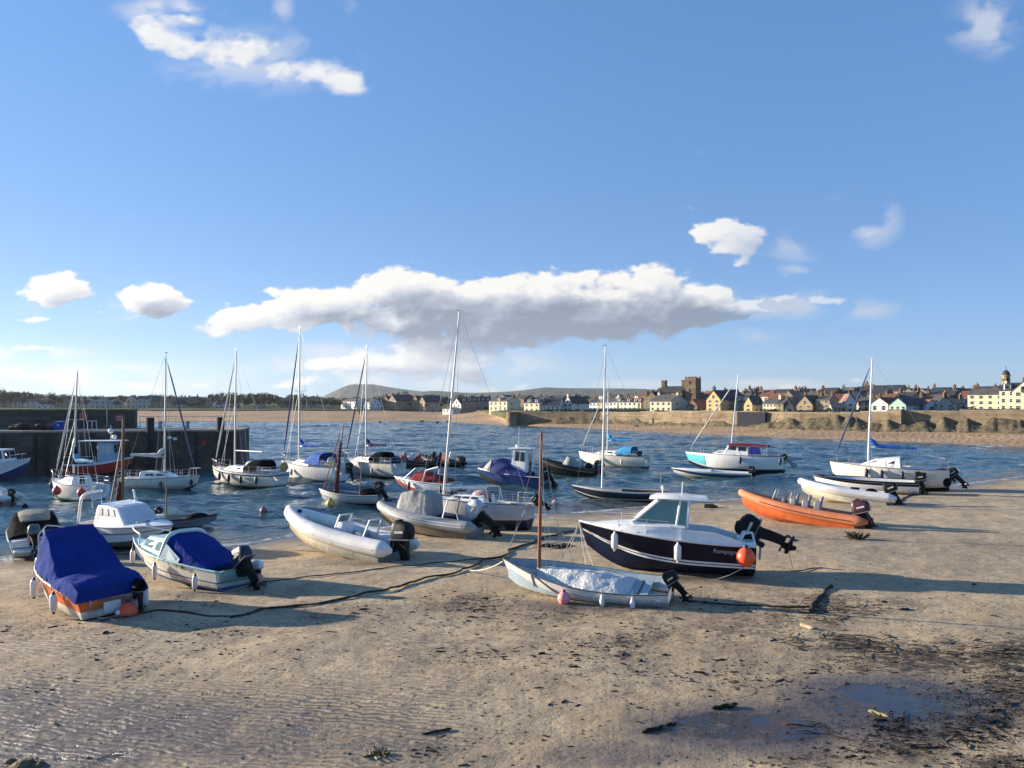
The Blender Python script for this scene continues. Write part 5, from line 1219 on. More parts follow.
def water_material():
    m, nt, N, Lk, P = _nt('sea_water')
    P.inputs['IOR'].default_value = 1.333; P.inputs['Roughness'].default_value = .06
    tc = N.new('ShaderNodeTexCoord').outputs['Object']
    at = N.new('ShaderNodeAttribute'); at.attribute_name = 'depth'; fo = N.new('ShaderNodeAttribute'); fo.attribute_name = 'foam'
    mr = N.new('ShaderNodeMapRange'); mr.inputs[1].default_value = 0; mr.inputs[2].default_value = .5; Lk.new(at.outputs['Fac'], mr.inputs[0])
    mx = N.new('ShaderNodeMix'); mx.data_type = 'RGBA'; mx.inputs[6].default_value = (.10, .095, .075, 1); mx.inputs[7].default_value = (.030, .088, .102, 1); Lk.new(mr.outputs[0], mx.inputs[0])
    def noise(sc, det, rough, scl):
        mp = N.new('ShaderNodeMapping'); mp.inputs['Scale'].default_value = scl; mp.inputs['Rotation'].default_value = (0, 0, .35); Lk.new(tc, mp.inputs['Vector'])
        n = N.new('ShaderNodeTexNoise'); n.inputs['Scale'].default_value = sc; n.inputs['Detail'].default_value = det; n.inputs['Roughness'].default_value = rough
        Lk.new(mp.outputs[0], n.inputs['Vector']); return n.outputs['Fac']
    f1 = noise(2.2, 7, .7, (.6, 1, 1)); 
    ad = N.new('ShaderNodeMath'); ad.operation = 'ADD'; Lk.new(fo.outputs['Fac'], ad.inputs[0])
    sb = N.new('ShaderNodeMath'); sb.operation = 'MULTIPLY_ADD'; sb.inputs[1].default_value = 1.6; sb.inputs[2].default_value = -.95; Lk.new(f1, sb.inputs[0]); Lk.new(sb.outputs[0], ad.inputs[1])
    r2 = N.new('ShaderNodeMapRange'); r2.inputs[1].default_value = .42; r2.inputs[2].default_value = .72; Lk.new(ad.outputs[0], r2.inputs[0])
    m2 = N.new('ShaderNodeMix'); m2.data_type = 'RGBA'; m2.inputs[7].default_value = (.72, .74, .74, 1); Lk.new(r2.outputs[0], m2.inputs[0]); Lk.new(mx.outputs[2], m2.inputs[6])
    Lk.new(m2.outputs[2], P.inputs['Base Color'])
    r3 = N.new('ShaderNodeMapRange'); r3.inputs[3].default_value = .07; r3.inputs[4].default_value = .7; Lk.new(r2.outputs[0], r3.inputs[0]); Lk.new(r3.outputs[0], P.inputs['Roughness'])
    b1 = N.new('ShaderNodeBump'); b1.inputs['Strength'].default_value = 1; b1.inputs['Distance'].default_value = .24; Lk.new(noise(1.1, 3, .5, (.55, 1, 1)), b1.inputs['Height'])
    b2 = N.new('ShaderNodeBump'); b2.inputs['Strength'].default_value = 1; b2.inputs['Distance'].default_value = .075; Lk.new(noise(4.5, 3, .55, (.6, 1, 1)), b2.inputs['Height']); Lk.new(b1.outputs['Normal'], b2.inputs['Normal'])
    Lk.new(b2.outputs['Normal'], P.inputs['Normal'])
    return m
pxs = np.concatenate([np.linspace(-1200, -60, 80)[:-1], np.linspace(-60, 1084, 420), np.linspace(1084, 2200, 80)[1:]])
Ys = 24 * (300 / 24) ** np.linspace(0, 1, 470)
PX, YY = np.meshgrid(pxs, Ys); XX = (PX - CX) / F * YY
dn_ = -sand_h(XX, YY); fe = far_edge(PX); df_ = np.minimum((fe - YY) * .03, 1.4)
dep = np.minimum(dn_, df_)
wz_ = np.zeros_like(XX); r_ = np.random.default_rng(3)
for k_ in range(26):
    lam = .9 * (9. / .9) ** r_.random(); th = .35 + r_.normal(0, .55) + PI / 2 * 0; ph = r_.random() * 6.28
    wz_ += .0075 * lam ** .75 * np.sin(2 * PI / lam * (XX * math.sin(th) - YY * math.cos(th)) + ph + 2.2 * fbm(XX, YY, .05, 2, k_))
ch_ = np.clip(dep / .5, .1, 1); wz_ *= ch_ * (.55 + .9 * fbm(XX, YY, .03, 3, 77))
wz_ = wz_ + .35 * np.abs(wz_) * np.sign(wz_)
foam = np.clip(1 - np.abs(dep - .04) / .09, 0, 1) * .75 * (fbm(XX, YY, .12, 3, 8) > .42)
lines = np.zeros_like(XX)
for off, wdt in ((4, 1.6), (11, 1.3), (19, 1.2), (34, 1.0)):
    w_ = fe - off - 5 * (fbm(PX * .02, YY * 0, 1, 3, int(off)) - .5) - YY
    lines = np.maximum(lines, np.clip(1 - np.abs(w_) / wdt, 0, 1) * np.clip((fbm(PX * .045, YY * 0 + off, 1, 4, int(off) + 50) - .44) * 8, 0, 1) * np.clip((PX - 380) / 200, .15, 1))
foam = np.maximum(foam, lines * 1.05)
wht = np.clip((wz_ - .085) * 9, 0, 1) * (fbm(XX, YY, .5, 3, 12) > .55) * np.clip((YY - 60) / 60, 0, 1) * .55
foam = np.maximum(foam, wht)
grid_obj('sea_water', XX, YY, wz_, water_material(), {'depth': dep, 'foam': foam})['kind'] = 'structure'

# far shore: sand strip, then land
m_fs = mat('far_sand', (.40, .27, .155), .95, var=.25, vscale=.06, bump=.3, bscale=1.2)
m_gr = mat('shore_grass', (.075, .085, .03), .95, var=.5, vscale=.08, bump=.4, bscale=1.5)
pxs = np.linspace(-700, 1750, 300)
fe = far_edge(pxs); wq_ = np.clip((pxs - 478) / 34, 0, 1); wy = (fe + 84) * (1 - wq_) + wall_y(np.maximum(pxs, 470)) * wq_
t_ = np.clip((pxs - 478) / 40, 0, 1)
topz = 3.3 * (1 - t_) + (np.interp(pxs, [515, 1024], [.75, 1.25])) * t_
rows = [(fe - 12, -.5 + 0 * fe), (fe, 0 * fe), (fe + (wy - fe) * .35, topz * .30), (fe + (wy - fe) * .7, topz * .66), (wy + .3, topz)]
Yr = np.array([a for a, b in rows]); Zr = np.array([b for a, b in rows]); PXr = np.tile(pxs, (len(rows), 1)); Xr = (PXr - CX) / F * Yr
# refine
def refine(A, k):
    return np.array([A[i] * (1 - u) + A[i + 1] * u for i in range(len(A) - 1) for u in np.linspace(0, 1, k, endpoint=False)] + [A[-1]])
Xf, Yf_, Zf = refine(Xr, 6), refine(Yr, 6), refine(Zr, 6)
Zf = Zf + (fbm(Xf, Yf_, .08, 4, 21) - .5) * .5 * np.clip(Zf, 0, 1)
tag(grid_obj('far_beach', Xf, Yf_, Zf, m_fs), kind='structure')
LANDZ = lambda px: float(np.interp(px, [-700, 470, 530, 700, 1024, 1400], [3.9, 3.9, 3.6, 4.3, 4.6, 4.8]))
lz = np.array([LANDZ(p) for p in pxs])
rows = [(wy + .35, topz - .3), (wy + 1.0, lz - .1), (wy + 12, lz), (wy + 60, lz + .8), (wy + 250, lz + 4), (wy + 900, lz + 14), (wy + 3000, lz + 20), (wy + 9000, lz + 20)]
Yr = np.array([a for a, b in rows]); Zr = np.array([b for a, b in rows]); Xr = (np.tile(pxs, (len(rows), 1)) - CX) / F * Yr
tag(grid_obj('shore_land', refine(Xr, 3), refine(Yr, 3), refine(Zr, 3), m_gr), kind='structure')

# hills
def hill(name, prof, Y, depth, mtl):
    n = 90; m_ = 26
    P = np.linspace(prof[0][0], prof[-1][0], n); top = np.interp(P, [p[0] for p in prof], [p[1] for p in prof])
    H = (HZ - top) / F * Y + CAMZ
    v = np.linspace(-1, 1, m_)[:, None]
    Yg = Y + v * depth + 0 * P[None]; Xg = (P[None] - CX) / F * Y + 0 * v
    Zg = 2 + (H[None] - 2) * np.exp(-(v * 1.9) ** 2) * (1 + .06 * (fbm(Xg, Yg, .006, 4, 5) - .5) * (np.abs(v) > .08))
    o = grid_obj(name, Xg, Yg, Zg, mtl); tag(o, kind='structure'); return o
m_h1 = mat('hill_moor', (.070, .068, .050), .95, var=.3, vscale=.003, bump=.4, bscale=.03)
m_h2 = mat('hill_fields', (.050, .070, .038), .95, var=.35, vscale=.002, bump=.4, bscale=.03)
hill('hill_moor', [(300, 404), (318, 400), (328, 395), (338, 390), (346, 386), (352, 384.3), (362, 384), (374, 384.2), (384, 386), (396, 388), (410, 390), (424, 391.5), (440, 393), (460, 396), (490, 401), (520, 405)], 3600, 420, m_h1)
hill('hill_fields', [(380, 404), (410, 396), (425, 390.5), (440, 391), (470, 393), (500, 392), (522, 390.5), (535, 388.5), (546, 387.2), (560, 388), (600, 388.3), (640, 388.6), (660, 390), (690, 393), (740, 392), (800, 393), (860, 391), (920, 393), (980, 395), (1100, 396), (1200, 402), (1300, 405)], 2900, 320, m_h2)
hill('hill_ridge', [(-300, 404), (-200, 398), (-60, 393), (0, 391), (40, 394), (90, 397), (150, 396), (220, 398), (300, 399), (360, 404)], 2400, 300, m_h2)
# ================================================================== pier
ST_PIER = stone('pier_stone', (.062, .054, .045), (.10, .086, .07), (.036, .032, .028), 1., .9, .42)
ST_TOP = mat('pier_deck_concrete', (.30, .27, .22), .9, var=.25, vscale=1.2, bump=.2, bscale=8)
ST_WALL = stone('sea_wall_stone', (.19, .145, .088), (.29, .22, .138), (.13, .10, .065), 1., .9, .45)
ST_COPE = mat('wall_coping_stone', (.34, .29, .21), .9, var=.3, vscale=1., bump=.3, bscale=6)
def strip(mb, A, B, d, z0, z1, batter=0., m=0):
    """block along A->B (xy), d deep behind the front face"""
    A, B = Vector(A), Vector(B); t = (B - A).normalized(); n = Vector((-t.y, t.x))
    a0, b0 = A - n * batter, B - n * batter
    mb.hexa([V(*a0, z0), V(*b0, z0), V(*(B + n * d), z0), V(*(A + n * d), z0), V(*A, z1), V(*B, z1), V(*(B + n * d), z1), V(*(A + n * d), z1)], m)
pA = Vector((wx(-230, 62), 62)); pB = Vector((wx(240, 70), 70)); pt_ = (pB - pA).normalized(); pn = Vector((-pt_.y, pt_.x))
def on_pier(px, back=0., z=3.78):
    """point on the quay at the column px, set back from its face"""
    a = pA + pn * back; k = (px - CX) / F
    s_ = (k * a.y - a.x) / (pt_.x - k * pt_.y); q = a + pt_ * s_; return V(q.x, q.y, z)
pier = thing('stone_pier', 'long dark stone harbour pier with raised parapet wall at the left', 'pier')
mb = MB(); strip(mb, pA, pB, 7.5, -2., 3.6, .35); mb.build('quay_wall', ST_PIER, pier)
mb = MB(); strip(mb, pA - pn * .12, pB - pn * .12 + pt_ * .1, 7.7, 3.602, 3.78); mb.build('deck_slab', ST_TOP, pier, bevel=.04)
pc_ = on_pier(134, 6.); pa_ = on_pier(-230, 6.)
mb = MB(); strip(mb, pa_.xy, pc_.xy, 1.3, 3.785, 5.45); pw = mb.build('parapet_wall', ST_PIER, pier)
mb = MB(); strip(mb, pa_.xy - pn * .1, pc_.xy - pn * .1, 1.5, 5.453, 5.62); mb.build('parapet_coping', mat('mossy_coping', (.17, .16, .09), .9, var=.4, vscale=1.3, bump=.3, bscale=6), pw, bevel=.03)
for px in (4, 35, 47, 92, 148.5, 152, 196, 219, 222, 232):
    tall = px in (148.5, 152, 219, 222)
    q = on_pier(px, -.42, 0); mb = MB(); mb.tube([V(q.x, q.y, -1.5), V(q.x, q.y, 4.9 if tall else 3.5)], .2 if tall else .17, 8); mb.build('timber_pile', mat('wet_black_timber', (.028, .028, .03), .7, var=.5, vscale=2, bump=.3, bscale=8), pier)
for px in (132, 182):
    q = on_pier(px, -.4, 0); mb = MB()
    for s_ in (-.2, .2): mb.tube([V(q.x + s_, q.y, -.5), V(q.x + s_, q.y, 3.8)], .025, 5)
    for k_ in range(13): mb.tube([V(q.x - .2, q.y, -.2 + k_ * .3), V(q.x + .2, q.y, -.2 + k_ * .3)], .018, 5)
    mb.build('ladder', GALV, pier)
mb = MB(); P = []
for px in np.linspace(140, 237, 12):
    q = on_pier(px, 7.); mb.tube([q, q + V(0, 0, 1.1)], .03, 5); P.append(q + V(0, 0, 1.1))
mb.tube(P, .025, 5); mb.tube([p - V(0, 0, .5) for p in P], .018, 5); mb.build('hand_rail', mat('grey_rail_paint', (.30, .31, .32), .6), pier)
for px0, px1, za, zb in ((50, 42, 3.6, 2.2), (29, 24, 2.0, .9)):
    a, b = on_pier(px0, -.1, za), on_pier(px1, -.45, zb); mb = MB(); mb.tube([a, b], .05, 6); mb.build('mooring_chain', GALV, pier)
# furniture on the pier
q = on_pier(84, 5.9, 4.9)
t = thing('lifebuoy_station', 'red lifebuoy on a red backing plate fixed to the pier parapet', 'lifebuoy', q)
mb = MB(); mb.box((0, -.04, 0), (.75, .06, .75)); mb.build('backing_plate', REDP, t, bevel=.02)
mb = MB(); rings = [[V(.27 * math.cos(a) + .08 * math.cos(b) * math.cos(a), -.13 + .07 * math.sin(b), .27 * math.sin(a) + .08 * math.cos(b) * math.sin(a)) for b in [2 * PI * k / 8 for k in range(8)]] for a in [2 * PI * i / 20 for i in range(21)]]
mb.loft(rings, True, False, False); mb.build('ring', mat('pale_red_ring', (.62, .20, .16), .5), t)
q = on_pier(120, 5.9, 4.75); t = thing('warning_sign', 'pinkish red rectangular sign on the pier parapet near its end', 'sign', q)
mb = MB(); mb.box((0, -.05, 0), (.75, .06, .65)); mb.build('sign_panel', mat('faded_red_sign', (.48, .10, .09), .6), t, bevel=.01); mb = MB(); mb.box((0, -.09, .12), (.6, .03, .12)); mb.box((0, -.09, -.12), (.6, .03, .08)); mb.build('pale_bars', mat('pale_pink_bars', (.6, .38, .34), .6), t)
for i_, px in enumerate((169.5, 175)):
    q = on_pier(px, -.16, 3.1); t = tag(MB().box((0, 0, 0), (.36, .04, .24)).build('notice_plate', WHT, None, bevel=.01), ['white notice plate on the pier face, the left and higher of the pair', 'white notice plate on the pier face, the right and lower of the pair'][i_], 'sign', 'white plates on the pier face'); t.location = q - V(0, 0, .12 * i_)
q = on_pier(204, -.12, 2.6); t = tag(MB().box((0, 0, 0), (.4, .05, .5)).build('red_plate', REDP, None, bevel=.01), 'small dark red plate low on the pier face near its end', 'sign'); t.location = q
# net heap, crates, frame, posts
q = on_pier(34, 2.2); mb = MB(); rr_ = random.Random(5)
for k_ in range(26):
    mb.ball((rr_.uniform(-1.6, 1.6), rr_.uniform(-.5, .5), rr_.uniform(.1, .35)), rr_.uniform(.22, .42), (1.4, 1, .7), 10)
t = tag(mb.build('net_heap', mat('black_netting', (.018, .018, .018), .9, var=.5, bump=.5, bscale=18)), 'low heap of black fishing net on the pier edge', 'fishing net'); t.location = q
q = on_pier(18, 2.4); mb = MB(); mb.tube([V(-.8, 0, .12), V(.9, .1, .25)], .12, 8); t = tag(mb.build('timber_beam', WOODP), 'pale timber beam lying at the left end of the black net heap', 'timber'); t.location = q
for i_, (px, zz, lab) in enumerate(((56.2, 0, 'blue fish crate at the left of the pair beside the net heap'), (60, 0, 'blue fish crate with pale marks at the right of the pair beside the net heap'))):
    q = on_pier(px, 2.); mb = MB(); h_ = .55 + .2 * i_
    mb.hexa([V(-.2, -.3, 0), V(.2, -.3, 0), V(.2, .3, 0), V(-.2, .3, 0), V(-.24, -.35, h_), V(.24, -.35, h_), V(.24, .35, h_), V(-.24, .35, h_)])
    t = tag(mb.build('fish_crate', BCAN, None, bevel=.02), lab, 'crate', 'blue crates on the pier'); t.location = q
    mb = MB(); mb.box((0, -.345, h_ * .6), (.22, .03, .12)); mb.box((0, 0, h_ + .015), (.5, .72, .03)); mb.build('lid', BCAN if not i_ else LGREY, t)
q = on_pier(92, 3.); t = thing('rail_frame', 'small pale metal rail frame standing on the pier deck', 'railing', q)
rail(t, [[V(-.42, 0, 0), V(-.38, 0, .78), V(.38, 0, .78), V(.42, 0, 0)], [V(0, 0, 0), V(0, 0, .78)]], .03, WHT, 'frame')
q = on_pier(107, 4.); t = thing('lamp_post', 'thin dark lamp post standing on the pier in front of the parapet', 'lamp post', q)
mb = MB(); mb.tube([V(0, 0, 0), V(0, 0, 2.3)], [.07, .05], 8); mb.build('post', GRYP, t); mb = MB(); mb.box((0, 0, 2.38), (.16, .3, .16)); mb.build('lamp_head', GRYP, t, bevel=.03)
for px, lab in ((160, 'stubby grey bollard on the open end of the pier, nearest the yacht mast'), (187.5, 'stubby grey bollard in the middle of the open end of the pier'), (222.5, 'brownish bollard close to the tip of the pier')):
    q = on_pier(px, 2.5); t = tag(MB().lathe([(.2, 0), (.16, .1), (.15, .5), (.22, .6), (.22, .7), (.1, .76)], n=14).build('bollard', GRYP), lab, 'bollard', 'bollards on the pier'); t.location = q

# ================================================================== sea wall and rocks along the town
WPX = [512, 540, 575, 600, 640, 670, 700, 735, 760, 800, 840, 860, 890, 905, 930, 960, 1000, 1024, 1080, 1150, 1250]
TOPS = [411.5, 412, 412.6, 412.5, 412.5, 411.8, 411, 411.5, 412.5, 412.8, 413, 412.6, 411.5, 410.8, 412, 411, 410.4, 410.6, 411, 411, 411]
def wpt(px, back=0.): Y = float(wall_y(px)) + back; return Vector((wx(px, Y), Y))
sw = thing('sea_wall', 'long tan stone sea wall below the far town', 'wall')
mb = MB(); cp = MB()
for i in range(len(WPX) - 1):
    a, b = wpt(WPX[i]), wpt(WPX[i + 1]); z1 = float(wz((TOPS[i] + TOPS[i + 1]) / 2, (a.y + b.y) / 2))
    strip(mb, a, b, 1.2, -.3, z1, .35); strip(cp, a + Vector((0, -.06)), b + Vector((0, -.06)), 1.3, z1 + .003, z1 + .16)
mb.build('wall_face', ST_WALL, sw); cp.build('coping', ST_COPE, sw, bevel=.03)
for px, w_, h_ in ((590, 1.0, 2.4), (614, .9, 2.2), (568, 1.0, 2.6), (651, .9, 2.6), (706, 1., 2.6), (858, 1.4, 3.0), (926, 1.2, 2.6), (962, 1.4, 2.5), (1002, 1.5, 3.0)):
    a = wpt(px - 1.5, -.55); b = wpt(px + 1.5, -.55); mb = MB(); strip(mb, a, b, .8, -.2, h_, .3); mb.build('buttress', ST_WALL, sw)
# slipway / steps and bastion
q = wpt(512, -1.5); t = thing('stone_bastion', 'rounded pale stone bastion at the left end of the sea wall', 'wall', (q.x, q.y, 0))
mb = MB(); mb.lathe([(1.9, 0), (1.75, 1.5), (1.65, 3.6), (1.75, 3.62), (1.75, 3.95), (.02, 4.0)], n=16); mb.build('tower', ST_WALL, t)
t = thing('boundary_wall', 'lit stone corner wall in front of the mint gabled house', 'wall'); a, b = wpt(887, -1.6), wpt(901, -1.6); mb = MB(); strip(mb, a, b, 2.4, 0, float(wz(409.5, a.y))); mb.build('wall_face', ST_WALL, t)
t = thing('quay_shed', 'dark blue timber frontage under the wall beside the motor sailer mast', 'shed'); a, b = wpt(737, -1.1), wpt(765, -1.1); mb = MB(); strip(mb, a, b, 1.6, 0, float(wz(411.8, a.y))); mb.build('timber_front', mat('blue_black_boarding', (.014, .018, .032), .8, var=.5, vscale=3), t)
# rough bank of earth, weed and rubble heaped against the foot of the wall
pb = np.linspace(520, 1300, 420); ub = np.linspace(0, 1, 9)[:, None]
Wy_ = np.array([float(wall_y(p)) for p in pb])[None]; hb = np.interp(pb, [520, 560, 640, 740, 770, 800, 1300], [1.4, 2.1, 2.1, 2.0, 2.2, 2.9, 3.1])[None] * (.45 + 1.1 * fbm(pb[None] * .09, pb[None] * 0, 1, 4, 61)); wb = np.interp(pb, [520, 740, 800, 1300], [2.6, 3.0, 6.0, 6.5])[None]
Yb_ = Wy_ + .4 - ub * wb; Pb_ = pb[None] + 0 * ub; Xb_ = (Pb_ - CX) / F * Yb_
Zb_ = .25 + hb * (1 - ub) ** .8 + (fbm(Xb_, Yb_, .7, 4, 62) - .5) * .9 * (ub > 0) * (ub < 1) - .5 * (ub > .99)
m_bk, ntb, Nb, Lb, Pb = _nt('bank_rubble'); Pb.inputs['Roughness'].default_value = .95
tcb = Nb.new('ShaderNodeTexCoord'); na = Nb.new('ShaderNodeTexNoise'); na.inputs['Scale'].default_value = .9; na.inputs['Detail'].default_value = 8; na.inputs['Roughness'].default_value = .7; Lb.new(tcb.outputs['Object'], na.inputs['Vector'])
rb = Nb.new('ShaderNodeValToRGB'); els_ = rb.color_ramp.elements; els_[0].position = .30; els_[0].color = (.035, .028, .018, 1); els_[1].position = .68; els_[1].color = (.24, .18, .11, 1); e3 = els_.new(.5); e3.color = (.11, .09, .045, 1)
Lb.new(na.outputs['Fac'], rb.inputs[0]); Lb.new(rb.outputs[0], Pb.inputs['Base Color']); bb = Nb.new('ShaderNodeBump'); bb.inputs['Distance'].default_value = .5; Lb.new(na.outputs['Fac'], bb.inputs['Height']); Lb.new(bb.outputs['Normal'], Pb.inputs['Normal'])
tag(grid_obj('shore_bank', Xb_[::-1], Yb_[::-1], Zb_[::-1], m_bk), kind='structure')
# rocks: one mass
mb = MB(); rr_ = random.Random(11)
def rock(mb, c, r, sq=.6):
    rings = []; sd = rr_.random() * 50
    for i in range(5):
        th = PI * i / 4; ring = []
        for k in range(7):
            a = 2 * PI * k / 7; d = V(math.sin(th) * math.cos(a), math.sin(th) * math.sin(a), math.cos(th)); ring.append(V(*c) + V(d.x, d.y, d.z * sq) * r * (1 + .55 * mnoise.noise(d * 1.6 + V(sd, 0, 0))))
        rings.append(ring)
    mb.loft(rings)
for k_ in range(2300):
    px = rr_.uniform(520, 1180); w_ = np.interp(px, [505, 600, 760, 800, 1180], [.2, .3, .45, 1, 1])
    if rr_.random() > w_: continue
    back = -abs(rr_.gauss(0, 1)) * 3.4 * w_ - .2
    q = wpt(px, back); z = (max(.25, 2.5 + back * .38) if px > 770 else max(.25, 1.1 + back * .4)) * rr_.uniform(.5, 1.)
    rock(mb, (q.x, q.y, z), rr_.uniform(.15, .62) * (.6 + .4 * w_))
tag(mb.build('shore_rocks', mat('dark_shore_rock', (.10, .075, .05), .95, var=.6, vscale=.7, bump=.5, bscale=3), None, ang=25), 'band of dark weedy rocks along the foot of the sea wall', 'rocks', None, 'stuff')
mb = MB()
for px, py, r in ((468, 416.5, 1.2), (470, 417, 1.), (458, 418, .8), (476, 417.6, .9), (394, 418, .7), (380, 420, .6), (422, 419.5, .9), (437, 420.3, .8), (448, 420, .8), (416, 415, .9), (640, 424, .8), (636, 424.5, 1.)):
    Y = 5 * F / (py - HZ + .01); Y = min(Y, 330); rock(mb, (wx(px, Y), Y, .4 + max(0, (417 - py)) * .3), r, .4)
tag(mb.build('beach_rocks', mat('dark_shore_rock'), None, ang=25), 'scattered dark rocks on the sand of the far beach', 'rocks', None, 'stuff')

# ================================================================== houses
WM = dict(white=mat('house_white_render', (.70, .68, .62), .9, var=.1, vscale=.8, dirt=.15), cream=mat('house_cream_render', (.66, .58, .42), .9, var=.12, vscale=.8, dirt=.15), yellow=mat('house_yellow_render', (.62, .46, .22), .9, var=.12, vscale=.8, dirt=.15),
          mint=mat('house_mint_render', (.42, .60, .50), .9, var=.1, vscale=.8, dirt=.1), bluew=mat('house_shade_blue_white_render', (.58, .62, .66), .9, var=.1, vscale=.8, dirt=.15), greyr=mat('house_grey_render', (.42, .41, .38), .9, var=.15, vscale=.8, dirt=.2),  # bluish white also carries the blue shade of unlit white walls
          tan=stone('house_sandstone', (.36, .27, .16), (.43, .33, .21), (.30, .24, .16), 1.2), stone=stone('house_grey_stone', (.23, .19, .135), (.31, .255, .185), (.19, .16, .12), 1.2), brown=stone('house_brown_stone', (.19, .13, .08), (.26, .18, .115), (.14, .105, .07), 1.2))
RM = dict(slate=roof_mat('roof_slate', (.045, .047, .054)), bslate=roof_mat('roof_blue_slate', (.03, .042, .07)), grey=roof_mat('roof_grey_tile', (.11, .105, .095)), red=roof_mat('roof_red_pantile', (.26, .10, .06)), dred=roof_mat('roof_dark_red_tile', (.16, .045, .035)), pink=roof_mat('roof_weathered_pantile', (.30, .18, .13)))
WNAME = dict(white='white', cream='cream', yellow='yellow', mint='mint green', bluew='bluish white', greyr='grey rendered', tan='sandstone', stone='grey stone', brown='brown stone')
RNAME = dict(slate='dark slate', bslate='blue slate', grey='grey tiled', red='red pantiled', dred='dark red', pink='faded pantiled')
CHM = mat('chimney_stone', (.15, .11, .075), .9, var=.3, vscale=2); POT = mat('chimney_pot_clay', (.32, .16, .09), .8)
WFR = mat('window_frame_white', (.62, .60, .56), .6); DOORM = mat('door_dark_paint', (.04, .06, .05), .5)
HOUSES = []
def house(kind, px0, px1, eave, ridge, Y, wall, roof, rows=2, cols=2, label=None, yaw=-42, depth=6.5, chim=(1, 1), dorm=0, base=None, side_win=True, door=False, grp='houses of the town across the bay', name='house'):
    pc = (px0 + px1) / 2; b = math.atan((pc - CX) / F); cs = max(.35, math.cos(R(yaw) + b))
    w = (px1 - px0) / F * Y / cs
    zb = base if base is not None else LANDZ(pc) - .1
    he = float(wz(eave, Y)) - zb; hr = float(wz(ridge, Y)) - zb
    he = max(he, .6); hr = max(hr, he + .3)
    root = thing(name, label or '?', 'house', (wx(pc, Y), Y, zb), (0, 0, R(yaw)), grp)
    W = w / 2; D = depth
    mb = MB(); zf = -1.5
    if kind == 'g':
        ring = lambda y: [V(-W, y, zf), V(W, y, zf), V(W, y, he), V(0, y, hr), V(-W, y, he)]
        mb.loft([ring(D), ring(0)], True, True, True)
    else:
        ring = lambda x: [V(x, 0, zf), V(x, 0, he), V(x, D / 2, hr), V(x, D, he), V(x, D, zf)]
        mb.loft([ring(W), ring(-W)], True, True, True)
    mb.build('wall', WM[wall], root, False)
    rf = MB(); ov = .18; th = .16
    if kind == 'g':
        for s_ in (-1, 1):
            dz = (hr - he) / W * ov
            e = V(s_ * (W + ov), 0, he - dz); r0 = V(0, 0, hr)
            p = [V(e.x, -.1, e.z), V(0, -.1, hr), V(0, D + .15, hr), V(e.x, D + .15, e.z)]
            if s_ > 0: p = [p[1], p[0], p[3], p[2]]
            rf.hexa([q + V(0, 0, .012) for q in p] + [q + V(0, 0, th) for q in p])
        ends = [V(0, .45, hr), V(0, D - .45, hr)]
    else:
        for s_ in (0, 1):
            dz = (hr - he) / (D / 2) * ov
            y0 = -ov if s_ == 0 else D + ov
            p = [V(-W - .1, y0, he - dz), V(W + .1, y0, he - dz), V(W + .1, D / 2, hr), V(-W - .1, D / 2, hr)]
            if s_: p = [p[1], p[0], p[3], p[2]]
            rf.hexa([q + V(0, 0, .012) for q in p] + [q + V(0, 0, th) for q in p])
        ends = [V(-W + .4, D / 2, hr), V(W - .4, D / 2, hr)]
    ro = rf.build('roof', RM[roof], root, False)
    for k_, e in enumerate(ends):
        if not chim[k_]: continue
        c = MB(); hh = .35 + .75 * random.random() ** 1.5; cw_ = .6 + .5 * random.random(); c.box((e.x, e.y, e.z + hh / 2 - .2), (.6, cw_, hh + .5)); c.box((e.x, e.y, e.z + hh + .1), (.7, cw_ + .1, .12))
        for s_ in (-.22, .22): c.tube([V(e.x, e.y + s_, e.z + hh + .1), V(e.x, e.y + s_, e.z + hh + .55)], .13, 8, 1)
        c.build('chimney', [CHM if wall in ('tan', 'stone', 'brown') or random.random() < .6 else WM[wall], POT], ro, False)
    for k_ in range(dorm):
        x = -W + (k_ + .5) * 2 * W / dorm; y = .5; z = he + (hr - he) * .30; s_ = min(1., W / dorm * .8)
        d = MB(); d.hexa([V(x - .55 * s_, y, z - .2), V(x + .55 * s_, y, z - .2), V(x + .55 * s_, D / 2, z - .2), V(x - .55 * s_, D / 2, z - .2), V(x - .55 * s_, y, z + .85), V(x + .55 * s_, y, z + .85), V(x + .55 * s_, D / 2, z + .85), V(x - .55 * s_, D / 2, z + .85)], 0)
        d.panel([V(x - .55 * s_, y, z - .2), V(x + .55 * s_, y, z - .2), V(x + .55 * s_, y, z + .85), V(x - .55 * s_, y, z + .85)], .2, .8, .3, .88, .02, 1)
        d.box((x, y + 1, z + .93), (1.3 * s_, 2.4, .12), None, 2); d.build('dormer', [WM['white'], WIN, RM[roof]], ro, False)
    def win(cx, cz, ww, wh, face):
        m2 = MB()
        if face == 'f': q = [V(cx - ww / 2, 0, cz - wh / 2), V(cx + ww / 2, 0, cz - wh / 2), V(cx + ww / 2, 0, cz + wh / 2), V(cx - ww / 2, 0, cz + wh / 2)]
        else: q = [V(W, cx - ww / 2, cz - wh / 2), V(W, cx + ww / 2, cz - wh / 2), V(W, cx + ww / 2, cz + wh / 2), V(W, cx - ww / 2, cz + wh / 2)]
        m2.panel(q, 0, 1, 0, 1, .03, 0); m2.panel([p + (V(0, -.035, 0) if face == 'f' else V(.035, 0, 0)) for p in q], .09, .91, .06, .94, .012, 1)
        m2.panel([p + (V(0, -.05, 0) if face == 'f' else V(.05, 0, 0)) for p in q], .0, 1., .47, .53, .02, 0)
        m2.build('window', [WFR, WIN], root, False)
    sh = he / rows; wh = min(1.5, sh * .55); ww = min(1.0, 2 * W / cols * .45)
